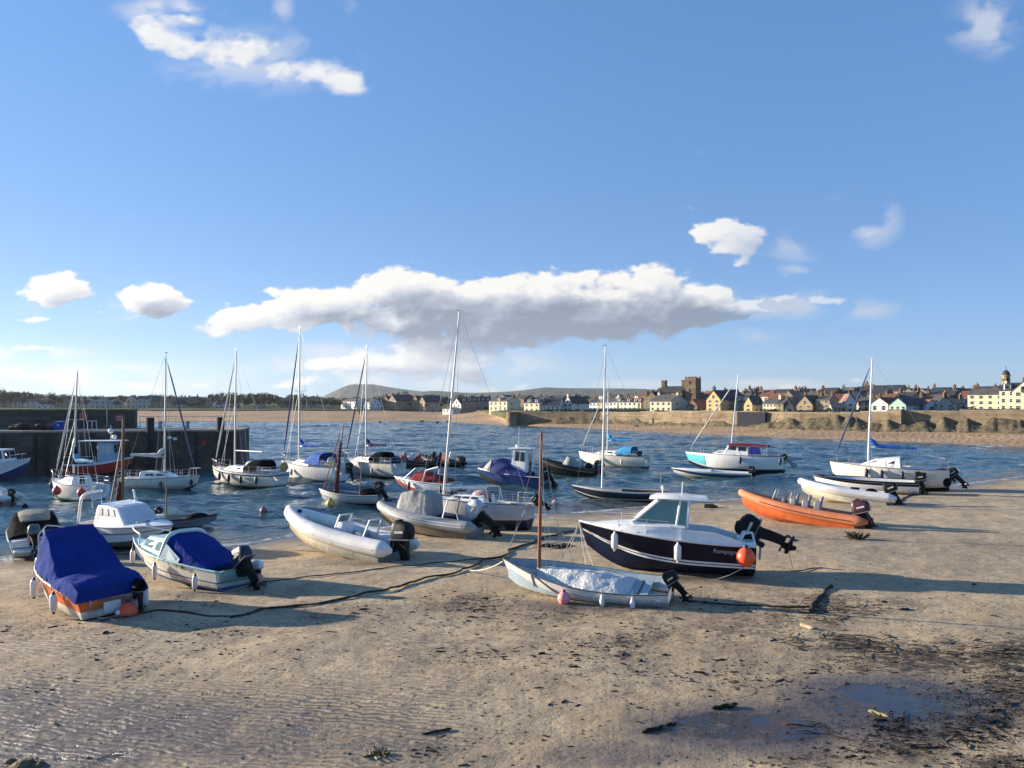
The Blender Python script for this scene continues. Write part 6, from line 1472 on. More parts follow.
    for r_ in range(rows):
        for c_ in range(cols):
            x = -W + (c_ + .5) * 2 * W / cols
            if door and r_ == 0 and c_ == cols // 2:
                m2 = MB(); m2.panel([V(x - .45, 0, .05), V(x + .45, 0, .05), V(x + .45, 0, min(2., he * .8)), V(x - .45, 0, min(2., he * .8))], 0, 1, 0, 1, .04); m2.build('door', DOORM, root, False); continue
            win(x, sh * (r_ + .55), ww, wh, 'f')
    if kind == 'g' and hr - he > 2.2: win(0, he + (hr - he) * .3, ww * .8, min(1.1, (hr - he) * .4), 'f')
    if side_win:
        for r_ in range(rows): win(D * .35, sh * (r_ + .55), .8, wh * .9, 's'); 
    HOUSES.append((pc, root, wall, roof, kind, ridge))
    return root
H = house
# left of the hill: shaded grey villas among the trees beyond the pier
rr_ = random.Random(23); px = -150
while px < 335:
    w_ = rr_.uniform(8, 15)
    if not (238 < px < 250 or 262 < px < 270 or 318 < px < 340):
        k_ = rr_.choice('ssg'); e = rr_.uniform(399, 402.5)
        H(k_, px, px + w_, e, e - rr_.uniform(2.5, 4.5), rr_.uniform(400, 430), rr_.choice(['bluew', 'greyr', 'stone', 'greyr', 'brown', 'greyr']), rr_.choice(['slate', 'slate', 'bslate', 'grey']), 2, 2 if w_ < 11 else 3, None, -math.degrees(math.atan((px - CX) / F)) - rr_.uniform(2, 9), 8, (rr_.random() < .7, rr_.random() < .7), grp='villas among trees beyond the pier')
    px += w_ + rr_.uniform(-1, 5)
H('s', 341, 356, 401.5, 398.6, 380, 'white', 'grey', 2, 4, 'long low white house with pale roof at the left foot of the hill', -47, 8, (0, 0))
H('s', 357, 371, 402.5, 399.4, 375, 'cream', 'grey', 2, 4, 'cream low house joined between the white house and the bluish gable', -47, 8, (0, 1))
H('g', 370, 381, 403.5, 398, 368, 'bluew', 'slate', 2, 2, 'bluish white gabled house in shade below the hill', 4, 8, (0, 0))
H('g', 383, 388, 400, 396.5, 372, 'tan', 'slate', 2, 1, 'narrow sandstone gabled house left of the big tree', -47, 6, (1, 0))
H('g', 388, 396, 401, 395.5, 368, 'tan', 'slate', 2, 2, 'sandstone gabled villa beside the narrow sandstone house', -47, 12, (1, 0))
H('s', 397, 408, 400.5, 395, 374, 'brown', 'slate', 2, 3, 'dark brown stone villa in shade under the round tree', 18, 8)
H('g', 411, 419, 401.5, 396, 366, 'brown', 'slate', 2, 2, 'brown stone gabled villa right of the round tree', -47, 10, (1, 0))
H('g', 419, 425, 402, 396.8, 362, 'tan', 'slate', 2, 1, 'small sandstone gable with white barge board near the dark terrace', -47, 8, (0, 0))
H('s', 426, 441, 401, 395.5, 366, 'stone', 'slate', 2, 4, 'dark stone terrace in shade left of the white gabled house', 15, 8)
H('s', 442.5, 452, 409, 407.6, 330, 'white', 'grey', 1, 3, 'low white annex on the far sand left of the white gabled house', -47, 5, (0, 0), base=2.7)
H('g', 452, 461, 404.5, 398.2, 334, 'white', 'slate', 2, 2, 'white gabled house standing alone on the edge of the far beach', -47, 12, (1, 0), base=3.0)
for i_, (a, b, e, r_) in enumerate(((462, 472, 401.5, 397.5), (472, 481, 401.3, 396.9), (481, 490, 401, 396.8))):
    H('s', a, b, e, r_, 330, 'stone', 'bslate', 2, 2, ['dark slate roofed terrace house right of the white gabled house', 'dark slate roofed terrace house in the middle of the shaded row', 'dark slate roofed terrace house left of the cream villa'][i_], -1, 8, (1, 1), 2)
H('s', 489, 507, 401.3, 397.5, 286, 'cream', 'grey', 2, 4, 'cream villa with many windows at the end of the beach', -46, 7, (1, 1), 1, door=True)
H('s', 524, 539, 403, 399.6, 262, 'cream', 'slate', 2, 3, 'cream house with two white dormers above the bastion', -46, 6, (1, 1), 2)
H('s', 542, 559, 405, 398.4, 258, 'bluew', 'bslate', 1, 4, 'blue slate roofed hall in shade along the sea wall', -16, 9, (0, 0))
H('g', 563.5, 572, 403.3, 396.6, 262, 'white', 'slate', 2, 2, 'white gabled house right of the blue slate hall', -46, 9, (1, 0))
for i_, (a, b, wl, e, r_) in enumerate(((577, 589, 'white', 402.8, 399.2), (589, 596, 'bluew', 402.6, 399), (596, 605, 'cream', 402.6, 399), (605, 613, 'white', 402.4, 398.6), (613, 623, 'white', 402, 397.2), (623, 632, 'white', 402.2, 398.6), (632, 641, 'cream', 402.2, 398.4))):
    H('s', a, b, e, r_, float(np.interp((a + b) / 2, [577, 641], [287, 264])), wl, ['grey', 'bslate', 'grey', 'grey', 'grey', 'slate', 'slate'][i_], 2, 2 if b - a < 10 else 3,
      ['first house of the seafront terrace, white with three window bays', 'bluish shaded house second in the seafront terrace', 'cream house third in the seafront terrace behind the tall mast', 'white house right of the tall mast in the terrace', 'white house with wide dormer in the middle of the terrace', 'white house with white dormer near the right end of the terrace', 'cream end house of the seafront terrace with two dormers'][i_], -46, 6, (1, 1), [0, 0, 0, 0, 1, 1, 2][i_], door=i_ % 2 == 0)  # second house looks shaded only through its bluish wall colour
H('g', 643, 650, 401, 394, 255, 'brown', 'red', 2, 1, 'brown gable with tall chimney right of the terrace', -46, 7, (1, 0))
H('s', 650, 671, 401.3, 395, 218, 'cream', 'grey', 2, 4, 'broad pale two storey house with its grey shaded gable end to the right', -46, 8, (1, 1), 0)
H('g', 687, 697, 406, 399.6, 214, 'brown', 'red', 1, 2, 'small brown gabled house left of the tall yellow gable', -46, 7, (0, 0))
H('s', 697, 706, 408, 403, 216, 'bluew', 'dred', 1, 2, 'small blue and white house tucked left of the yellow gable', -16, 6, (0, 1))
H('g', 706.5, 720, 399.5, 390.5, 206, 'yellow', 'slate', 3, 2, 'tall bright yellow gabled house on the sea wall', -46, 13, (1, 0))
H('s', 736, 745, 402.5, 393, 205, 'stone', 'grey', 2, 2, 'stone house with small dormers behind the motor sailer mast', -46, 7, (1, 0), 2)
H('g', 744, 752, 404, 396.5, 196, 'yellow', 'slate', 2, 1, 'small yellow gabled house right of the motor sailer mast', -46, 6, (0, 0))
H('g', 752, 761, 404, 392, 212, 'stone', 'grey', 2, 1, 'steep grey stone gable right of the small yellow house', -16, 8, (1, 0))
H('s', 763, 776, 403.6, 399.2, 190, 'cream', 'grey', 2, 4, 'cream low house with a row of white windows', -46, 6, (0, 1))
H('s', 776, 783, 404, 400, 188, 'tan', 'grey', 2, 1, 'tan stone house end right of the row of white windows', -46, 6, (0, 1))
H('g', 786, 794, 408, 401, 186, 'greyr', 'slate', 1, 1, 'low grey gable left of the tall sandstone gable', -16, 8, (0, 0))
H('g', 797, 812, 405, 395.6, 182, 'tan', 'slate', 2, 2, 'tall sandstone gabled house with red chimney', -46, 8, (1, 1))
H('s', 816, 829, 400, 396, 180, 'tan', 'grey', 3, 2, 'sandstone house with white corner stones', -45, 5, (1, 1))
H('s', 833, 846, 409, 403.4, 172, 'greyr', 'bslate', 1, 3, 'low house with wide blue slate roof behind the wall', -16, 8, (0, 0))
H('g', 845, 856, 403, 394.2, 182, 'bluew', 'pink', 2, 1, 'bluish white gable in shade right of the blue slate roof', -16, 10, (1, 0))
H('s', 857, 869, 402, 397.4, 190, 'cream', 'grey', 2, 2, 'pale cream house just left of the white yacht mast', -46, 6, (0, 1))
H('g', 871, 887, 404.2, 397.8, 168, 'white', 'dred', 1, 2, 'bright white gabled cottage with red roof right of the yacht mast', -46, 8, (1, 0))
H('g', 890, 905, 405, 398.2, 164, 'mint', 'slate', 1, 3, 'mint green gabled house with long dark slate roof', -46, 15, (0, 1))
H('g', 926, 938, 405.2, 400, 166, 'bluew', 'red', 1, 1, 'bluish white gable in shade right of the mint house', -16, 7, (0, 0))
H('g', 938, 953, 404.5, 396.4, 164, 'greyr', 'slate', 2, 2, 'grey white gable in half shade with white chimney', -16, 9, (1, 0))
H('s', 955, 966, 404, 399.5, 176, 'bluew', 'bslate', 2, 2, 'small blue slate roofed house left of the big cream building', -16, 7, (0, 1))
H('s', 970, 1001, 394.6, 388.8, 186, 'cream', 'grey', 3, 4, 'long cream building of three floors with grey roof', -46, 8, (1, 1))
H('s', 1000.5, 1014, 390.5, 383, 180, 'cream', 'slate', 3, 2, 'tall cream building below the domed cupola at the right', -46, 8, (1, 0), 1)
H('g', 1014, 1034, 391, 381, 176, 'cream', 'slate', 3, 2, 'cream gable cut by the right edge of the picture', -46, 9, (1, 0))
# rear rows on higher ground
rear = [(652, 664, 396, 391.5, 262, 'brown', 'slate'), (700, 712, 396.5, 391, 256, 'brown', 'red'), (724, 738, 395, 389.6, 272, 'brown', 'slate'), (742, 756, 395, 389, 278, 'stone', 'slate'), (756, 770, 394.5, 390, 272, 'brown', 'red'), (772, 786, 394.6, 389.4, 268, 'stone', 'slate'), (788, 802, 395, 389, 262, 'brown', 'pink'), (802, 816, 394, 388.8, 268, 'tan', 'slate'), (818, 834, 393.6, 388, 262, 'brown', 'slate'), (850, 866, 392, 387, 262, 'brown', 'slate'), (868, 884, 394.5, 389, 214, 'brown', 'slate'), (894, 910, 398, 392.6, 206, 'stone', 'slate'), (912, 926, 397, 391.6, 212, 'brown', 'red'), (936, 952, 396.4, 390.6, 208, 'stone', 'slate'), (950, 966, 397, 391.4, 206, 'brown', 'red'), (647, 656, 397, 392, 250, 'brown', 'slate'), (695, 708, 398, 394, 245, 'tan', 'red'), (720, 737, 397, 392.5, 262, 'stone', 'grey'), (738, 752, 396, 391.5, 270, 'stone', 'slate'), (758, 768, 396.5, 393, 250, 'cream', 'red'), (768, 783, 398, 393.2, 246, 'brown', 'red'), (783, 793, 397, 391, 236, 'stone', 'pink'), (792, 806, 397, 391.2, 250, 'stone', 'slate'),
        (806, 818, 395, 391.5, 246, 'tan', 'grey'), (817, 832, 397.5, 393.5, 215, 'brown', 'pink'), (830, 845, 401, 394.2, 205, 'tan', 'dred'), (838, 852, 392.5, 387.5, 262, 'stone', 'grey'), (848, 862, 395, 390, 240, 'greyr', 'bslate'), (862, 880, 392, 385.6, 238, 'stone', 'slate'), (884, 900, 391, 385.2, 232, 'tan', 'bslate'), (900, 916, 394, 388.6, 228, 'stone', 'slate'), (880, 892, 399, 394, 205, 'brown', 'red'),
        (906, 924, 399, 395.8, 208, 'brown', 'pink'), (914, 928, 393, 388.8, 236, 'stone', 'slate'), (924, 944, 398.5, 395, 204, 'tan', 'red'), (930, 946, 393, 387.6, 226, 'greyr', 'bslate'), (946, 962, 394, 388.2, 224, 'brown', 'slate'), (958, 974, 393.5, 388.6, 230, 'cream', 'bslate'), (974, 990, 390.5, 386.6, 236, 'stone', 'slate'), (988, 1002, 390.5, 386.5, 230, 'stone', 'slate'), (534, 546, 399.5, 396, 320, 'stone', 'slate'), (548, 562, 399, 395.5, 330, 'brown', 'slate'), (570, 582, 399, 395.8, 330, 'tan', 'slate'), (604, 616, 398, 394.6, 340, 'stone', 'slate'), (630, 644, 397.8, 394, 320, 'brown', 'red'), (496, 508, 399, 395.2, 330, 'stone', 'slate'), (512, 524, 399, 395.4, 325, 'brown', 'slate')]
for i_, (a, b, e, r_, Y, wl, rf_) in enumerate(rear):
    H('s' if i_ % 3 else 'g', a, b, e, r_, Y, wl, rf_, 2, 2, None, [-46, -50, -17, -46, -44][i_ % 5], 7, (i_ % 4 != 1, i_ % 3 == 0), grp='houses on higher ground behind the seafront')
def seen(px):
    return ('beyond the pier parapet' if px < 135 else 'beyond the open end of the pier' if px < 240 else 'behind the far beach' if px < 340 else 'behind the terrace' if px < 645 else 'behind the yellow gable' if px < 760 else 'behind the sandstone gable' if px < 850 else 'behind the mint house' if px < 965 else 'behind the cream building')
auto = sorted([h for h in HOUSES if h[1]['label'] == '?'], key=lambda h: h[0])
from collections import defaultdict
cnt = defaultdict(list)
for h in auto: cnt[(WNAME[h[2]], RNAME[h[3]], 'gabled house' if h[4] == 'g' else 'house', seen(h[0]))].append(h)
ORD = ['first', 'second', 'third', 'fourth', 'fifth', 'sixth', 'seventh', 'eighth', 'ninth', 'tenth', 'eleventh', 'twelfth', 'thirteenth', 'fourteenth', 'fifteenth', 'sixteenth', 'seventeenth', 'eighteenth', 'nineteenth', 'twentieth']
for k_, l_ in cnt.items():
    for i_, h in enumerate(l_):
        h[1]['label'] = f'{k_[0]} {k_[2]}, {k_[1]} roof, {k_[3]}' + (f', {ORD[i_]} from left' if len(l_) > 1 else '')
# the castle-like mansion
Y = 245; pc = 674; zb = 4.5
t = thing('mansion', 'old brown stone mansion with square tower standing high behind the pale house', 'mansion', (wx(682, Y), Y, zb), (0, 0, R(-38)), None)
s_ = Y / F
mb = MB(); x0, x1 = -9.0, 0.
mb.loft([[V(x, 0, 0), V(x, 0, wz(392, Y) - zb), V(x, 4, wz(386.5, Y) - zb), V(x, 8, wz(392, Y) - zb), V(x, 8, 0)] for x in (x1, x0)]); mb.build('wall', WM['brown'], t, False)
mb = MB(); za, zr = float(wz(392, Y)) - zb, float(wz(386.5, Y)) - zb
for a_, b_ in ((-.3, 4), (8.3, 4)): p = [V(x0, a_, za - .1), V(x1, a_, za - .1), V(x1, b_, zr), V(x0, b_, zr)]; p = p if a_ < 0 else [p[1], p[0], p[3], p[2]]; mb.hexa([q + V(0, 0, .02) for q in p] + [q + V(0, 0, .25) for q in p])
ro = mb.build('roof', RM['slate'], t, False)
for x in (-8.2, -1.0): c = MB(); c.box((x, 4, zr + .8), (1.3, 1.6, 2.4)); c.box((x, 4, zr + 2.05), (1.5, 1.8, .25)); c.build('chimney', CHM, ro, False)
mb = MB(); tz = float(wz(378.2, Y)) - zb; mb.hexa([V(0.5, 1, 0), V(4.2, 1, 0), V(4.2, 5, 0), V(.5, 5, 0), V(.5, 1, tz), V(4.2, 1, tz), V(4.2, 5, tz), V(.5, 5, tz)])
for k_ in range(4):
    for yy in (1.25, 4.75): mb.box((.8 + k_ * 1.03, yy, tz + .253), (.55, .5, .5))
tw_ = mb.build('tower', WM['brown'], t, False)
for zz in (.55, .8): m2 = MB(); m2.panel([V(1.9, 1, tz * zz), V(2.6, 1, tz * zz), V(2.6, 1, tz * zz + 1.1), V(1.9, 1, tz * zz + 1.1)], 0, 1, 0, 1, .03); m2.build('window', WIN, tw_, False)
for k_ in range(3): m2 = MB(); x = -7.5 + k_ * 2.7; m2.panel([V(x, 0, 4.2), V(x + .9, 0, 4.2), V(x + .9, 0, 5.6), V(x, 0, 5.6)], 0, 1, 0, 1, .03); m2.build('window', WIN, t, False)
# cupola
Y = 184; t = thing('cupola_tower', 'round stone cupola with small dome and finial on the tall cream building', 'tower', (wx(1006, Y), Y, float(wz(386, Y))))
r0 = 3.4 / F * Y
mb = MB(); z1 = 9.5 / F * Y; mb.lathe([(r0, -2), (r0, z1), (r0 * 1.2, z1 + .05), (r0 * 1.2, z1 + .3), (r0 * 1.05, z1 + .35)], n=12); mb.build('drum', WM['tan'], t)
mb = MB(); mb.lathe([(r0 * 1.08, z1 + .352), (r0 * .95, z1 + .9), (r0 * .5, z1 + 1.4), (.06, z1 + 1.6), (.05, z1 + 2.5), (.01, z1 + 2.6)], n=12); mb.build('dome', RM['slate'], t)
for k_ in range(6):
    a = 2 * PI * k_ / 6 + .3; m2 = MB(); m2.box((r0 * math.cos(a), r0 * math.sin(a), z1 * .62), (.08, .42, z1 * .4), (0, 0, a)); m2.build('louvre', BLK, t)
Y = 185; t = tag(MB().box((0, 0, 0), (1.3, .3, 1.3)).build('round_window', WFR), 'square white framed dormer window in the slate roof below the cupola', 'window'); t.location = (wx(1007, Y - 8), Y - 8, float(wz(387, Y - 8)))
m2 = MB(); m2.box((0, -.17, 0), (.55, .06, .55)); m2.build('pane', WIN, t)

# ================================================================== trees and hedges
LEAFM = [mat('leaf_dark_green', (.030, .045, .016), .9, var=.5, vscale=.6), mat('leaf_mid_green', (.048, .062, .022), .9, var=.5, vscale=.6), mat('leaf_olive_green', (.065, .068, .026), .9, var=.5, vscale=.6)]
BARK = mat('tree_bark', (.06, .045, .032), .95, var=.4, bump=.4, bscale=10)
def crown_mesh(seed, n=520, lobes=7, leaf=.42):
    r = random.Random(seed); L = []
    for k in range(lobes): L.append((V(r.uniform(-.55, .55), r.uniform(-.55, .55), r.uniform(.42, .86)), r.uniform(.22, .40)))
    vs, fs = [], []
    for i in range(n):
        c, rad = r.choice(L); d = V(r.gauss(0, 1), r.gauss(0, 1), r.gauss(0, 1)).normalized(); p = c + V(d.x, d.y, d.z * .8) * rad * r.uniform(.55, 1.08)
        for q in range(3):
            o = p + V(r.gauss(0, .035), r.gauss(0, .035), r.gauss(0, .035)); s_ = leaf * .1 * r.uniform(.6, 1.4)
            a = V(r.gauss(0, 1), r.gauss(0, 1), r.gauss(0, 1)).normalized(); b = a.orthogonal().normalized(); k = len(vs)
            vs += [o + a * s_, o + b * s_ * .8, o - a * s_, o - b * s_ * .8]; fs.append((k, k + 1, k + 2, k + 3))
    return vs, fs
TREES = []
for v_ in range(6):
    rt = thing('tree', '?', 'tree')
    mb = MB(); vs, fs = crown_mesh(100 + v_); mb.add(vs, fs); mb.build('crown', LEAFM[v_ % 3], rt, False)
    mb = MB(); mb.tube([V(0, 0, -.1), V(.02, 0, .3), V(.0, .02, .55)], [.05, .035, .015], 7)
    for k_ in range(4): a = k_ * 1.6 + v_; mb.tube([V(.01, 0, .3), V(.2 * math.cos(a), .2 * math.sin(a), .5), V(.34 * math.cos(a), .34 * math.sin(a), .66)], [.025, .015, .006], 5)
    mb.build('trunk', BARK, rt); TREES.append(rt)
used = [False] * 6; TL = []
def tree(px, py_top, Y, wpx, v, grp):
    zb = LANDZ(px) + (1.5 if px < 470 else 0); h = (float(wz(py_top, Y)) - zb) / 1.12
    w = wpx / F * Y / 1.7
    if not used[v]: o = TREES[v]; used[v] = True
    else: o = dup(TREES[v])
    o.location = (wx(px, Y), Y, zb - .1); o.rotation_euler = (0, 0, random.random() * 6.28); o.scale = (w, w, h); o['group'] = grp
    TL.append((px, o, v)); return o
rr_ = random.Random(31)
px = -160
while px < 345:
    top = float(np.interp(px, [-160, 0, 20, 40, 60, 90, 110, 130, 160, 178, 190, 205, 215, 235, 250, 262, 275, 290, 305, 318, 330, 345], [392, 388, 390, 393, 394, 395, 396, 394, 394, 395, 396, 395, 392, 393, 391, 392, 396, 394, 392, 395, 397, 397])) + rr_.uniform(-1, 1.6)
    tree(px, top, rr_.uniform(432, 470), rr_.uniform(13, 20), rr_.randrange(6), 'treeline behind the villas left of the hill')
    if rr_.random() < (.85 if px > 170 else .4): tree(px + 4, top + rr_.uniform(3, 6), rr_.uniform(388, 398), rr_.uniform(8, 13), rr_.randrange(6), 'treeline behind the villas left of the hill')
    px += rr_.uniform(5, 9)
for px, top, Y, w_ in ((246, 398, 384, 9), (256, 400, 380, 7), (268, 398.5, 384, 10), (279, 400.5, 380, 7), (288, 399, 384, 9), (300, 401, 380, 7), (312, 399, 384, 9), (322, 398.6, 384, 11), (333, 399, 384, 10), (382.5, 402, 362, 6), (409.5, 402.5, 362, 5), (441.5, 403.5, 352, 6), (426, 404, 358, 5), (463, 405, 326, 5), (476, 406, 322, 5), (485, 405.5, 320, 5), (376, 395, 420, 14), (384, 394, 420, 12), (396, 392.5, 415, 12), (402, 390.8, 410, 15), (408, 393, 410, 10), (418, 395, 420, 12), (434, 394.5, 420, 14), (446, 395, 420, 12), (458, 394.5, 420, 12), (470, 394.8, 420, 13), (484, 394.5, 420, 12), (497, 394.6, 410, 12), (340, 400, 372, 6), (356, 396.5, 420, 12), (348, 397.5, 420, 10),
                      (560, 394.5, 370, 12), (574, 394, 380, 14), (588, 393.6, 380, 13), (602, 394, 380, 12), (616, 394.5, 380, 13), (628, 394.5, 370, 12), (640, 393.5, 360, 14), (650, 394.5, 300, 8), (528, 395.5, 370, 12), (544, 395.5, 370, 12), (516, 395.6, 370, 10), (830, 407, 170, 6), (843, 407, 170, 6), (866, 405.5, 172, 8), (775, 408, 185, 5), (789, 408.5, 182, 5)):
    tree(px, top, Y, w_, rr_.randrange(6), 'trees between the houses of the town')
cnt = defaultdict(list)
for t_ in sorted(TL, key=lambda q: q[0]):
    cnt[(['dark green', 'mid green', 'olive'][t_[2] % 3], seen(t_[0]) if t_[0] < 340 or t_[0] > 645 else ('under the hill' if t_[0] < 500 else 'above the terrace roofs'))].append(t_[1])
for k_, l_ in cnt.items():
    for i_, o in enumerate(l_):
        o['label'] = f'{k_[0]} leafy tree {k_[1]}' + (f', {ORD[i_]} such from the left' if len(l_) > 1 and i_ < 20 else '')
def hedge(px0, px1, top, Y, label):
    zb = LANDZ((px0 + px1) / 2) - .1; z1 = float(wz(top, Y)); a, b = V(wx(px0, Y), Y, zb), V(wx(px1, Y), Y, zb); mb = MB(); r = random.Random(int(px0))
    for i in range(int((b - a).length * 60)):
        p = a.lerp(b, r.random()) + V(0, r.gauss(0, .5), 0); hh = (z1 - zb) * (.75 + .25 * mnoise.noise(p * .6)); p.z = zb + hh * r.random() ** .6
        u = V(r.gauss(0, 1), r.gauss(0, 1), r.gauss(0, 1)).normalized(); w_ = u.orthogonal().normalized(); s_ = r.uniform(.08, .2); mb.add([p + u * s_, p + w_ * s_, p - u * s_, p - w_ * s_], [(0, 1, 2, 3)])
    tag(mb.build('hedge', LEAFM[0], None, False), label, 'hedge', 'hedges along the sea wall')
hedge(541, 580, 408.6, 232, 'dark hedge on the sea wall below the blue slate hall'); hedge(584, 602, 409.5, 226, 'low hedge below the first terrace houses'); hedge(605, 645, 409.2, 222, 'long hedge on the wall below the right half of the terrace'); hedge(655, 668, 410, 212, 'short hedge below the broad pale house')
hedge(818, 832, 409, 168, 'dark shrubs below the sandstone house'); hedge(950, 975, 404, 156, 'high dark shrubs left of the long cream building'); hedge(972, 1018, 407.8, 150, 'long clipped hedge on the wall below the cream building'); hedge(672, 705, 409.2, 200, 'dark hedge on the wall left of the tall yellow gable'); hedge(722, 742, 409, 190, 'dark shrubs right of the tall yellow gable'); hedge(796, 815, 409.6, 172, 'low dark shrubs under the sandstone gable'); hedge(852, 870, 409, 163, 'dark shrubs at the foot of the pale cream house'); hedge(526, 541, 409.6, 236, 'low dark hedge beside the bastion'); hedge(760, 778, 408.5, 184, 'dark shrubs below the row of white windows')  # some dark shrubs are added to blacken the shadowed foot of houses

# ================================================================== people on the far beach
def person(px, py, cloth, label):
    Y = None
    for y in np.linspace(200, 380, 400):
        fe_ = far_edge(px); u = min(1, (y - fe_) / 84.); z = max(0, 3.3 * u)
        if HZ + (CAMZ - z) * F / y <= py: Y = y; break
    Y = Y or 300.; z = max(0, 3.3 * min(1, (Y - far_edge(px)) / 84.))
    root = thing('person', label, 'person', (wx(px, Y), Y, z - .03), (0, 0, random.random() * 6), 'people walking on the far beach')
    me = bpy.data.meshes.new('body'); J = [(0, 0, .92), (0, 0, 1.2), (0, 0, 1.45), (0, .01, 1.56), (0, .02, 1.68), (.10, 0, .88), (.12, .10, .48), (.12, .05, .04), (-.10, 0, .88), (-.12, -.10, .48), (-.12, -.18, .06), (.2, 0, 1.42), (.25, -.08, 1.15), (.24, .05, .92), (-.2, 0, 1.42), (-.25, .08, 1.15), (-.24, .15, .92)]
    E = [(0, 1), (1, 2), (2, 3), (3, 4), (0, 5), (5, 6), (6, 7), (0, 8), (8, 9), (9, 10), (2, 11), (11, 12), (12, 13), (2, 14), (14, 15), (15, 16)]
    rad = [.15, .15, .15, .06, .10, .10, .07, .05, .10, .07, .05, .07, .05, .04, .07, .05, .04]
    me.from_pydata(J, E, []); o = bpy.data.objects.new('body', me); COL.objects.link(o); o.parent = root
    md = o.modifiers.new('skin', 'SKIN'); 
    for i, v in enumerate(me.skin_vertices[0].data if me.skin_vertices else []): v.radius = (rad[i], rad[i])
    o.modifiers.new('sub', 'SUBSURF').levels = 1
    me.materials.append(cloth)
    hd = MB(); hd.ball((0, .02, 1.70), .115, (.85, 1, 1.15)); hd.build('head', mat('skin', (.5, .33, .25), .6), root)
person(359.5, 414.5, KCAN, 'person in dark clothes walking on the far beach below the cream low house'); person(385.5, 414.5, WCAN, 'person in pale clothes on the far beach below the sandstone villa'); person(433, 413.5, NCAN, 'person in navy clothes on the far beach below the dark stone terrace')
# ================================================================== seaweed and scraps on the sand
r = random.Random(77); mb = MB(); n_ = 0
def scrap(mb, p, L, W, H, ang, m=0):
    k = 9; ca, sa = math.cos(ang), math.sin(ang); top = []; bot = []
    for i in range(k):
        a = 2 * PI * i / k; q = r.uniform(.4, 1.25); u, v = math.cos(a) * L * q, math.sin(a) * W * q
        bot.append(V(p.x + u * ca - v * sa, p.y + u * sa + v * ca, p.z - .02)); q2 = r.uniform(.35, .7)
        top.append(V(p.x + (u * ca - v * sa) * q2, p.y + (u * sa + v * ca) * q2, p.z + H * r.uniform(.5, 1.3)))
    mb.loft([bot, top], True, False, True, m)
def zat(x, y): return float(np.interp(0, [0, 1], [0, 1])) + float(sand_h(np.array(x), np.array(y)))
def und_at(x, y):
    X_, Y_ = np.array([[x]]), np.array([[y]]); return float(((fbm(X_, Y_, .25, 4, 3) - .5) * .14 + (fbm(X_, Y_, 1.2, 4, 5) - .5) * .05 + (fbm(X_, Y_, 4, 3, 6) - .5) * .018)[0, 0])
pts = []
while len(pts) < 15000:
    cx, cy, rx, ry, w = r.choices(WEED, [b[2] * b[3] * b[4] ** 1.6 for b in WEED])[0]
    px, py = r.gauss(cx, rx * .5), r.gauss(cy, ry * .5)
    if py > 785 or py < 530: continue
    pts.append((px, py, w))
for _ in range(900): pts.append((r.uniform(-40, 1060), r.uniform(575, 775), .15))
XY = [ground(px, py) for px, py, w in pts]
xa = np.array([[p.x for p in XY]]); ya = np.array([[p.y for p in XY]])
ua = ((fbm(xa, ya, .25, 4, 3) - .5) * .14 + (fbm(xa, ya, 1.2, 4, 5) - .5) * .05 + (fbm(xa, ya, 4, 3, 6) - .5) * .018)[0]
clump = fbm(xa, ya, .55, 3, 90)[0]
for (px, py, w), p, u, c in zip(pts, XY, ua, clump):
    if c < .46 and r.random() < .8: continue
    if w > .6 and px > 700 and r.random() < .35: continue
    wt = float(blob(np.array([px]), np.array([py]), WETB)[0]); p.z += u * (1 - .75 * wt)
    s_ = min(math.exp(r.gauss(-4.35 if w > .6 else -4.05, .6)), .08)
    scrap(mb, p, s_ * r.uniform(.8, 3.), s_ * r.uniform(.5, 1.), s_ * r.uniform(.15, .5), r.gauss(0, .5) if r.random() < .75 else r.uniform(0, 3), 0 if r.random() < .78 else 1)
wm = [mat('dark_wrack', (.022, .016, .011), .8, var=.5, vscale=9, bump=.3, bscale=30), mat('brown_wrack', (.06, .04, .022), .85, var=.5, vscale=9)]
tag(mb.build('seaweed', wm, None, ang=70), 'dark scraps and drifts of seaweed strewn over the wet sand', 'seaweed', None, 'stuff')
mb = MB()
for k_ in range(90):
    cx, cy, rx, ry = r.choice([(960, 655, 110, 14), (820, 640, 40, 8), (960, 725, 70, 25), (860, 645, 60, 8), (830, 612, 40, 8), (900, 735, 60, 20)])
    px, py = r.gauss(cx, rx * .5), r.gauss(cy, ry * .5)
    if py > 780: continue
    p = ground(px, py) + V(0, 0, .015); P = [p]; a = r.gauss(0, .5) + (PI if r.random() < .5 else 0)
    for i in range(6): a += r.gauss(0, .5); p = p + V(math.cos(a), math.sin(a), 0) * r.uniform(.05, .16); P.append(p + V(0, 0, r.uniform(0, .02)))
    mb.tube(P, [.006] + [r.uniform(.005, .013) for _ in P[2:]] + [.004], 5)
tag(mb.build('kelp_strands', wm[0], None), 'long dark kelp strands tangled on the sand at the lower right', 'seaweed', None, 'stuff')
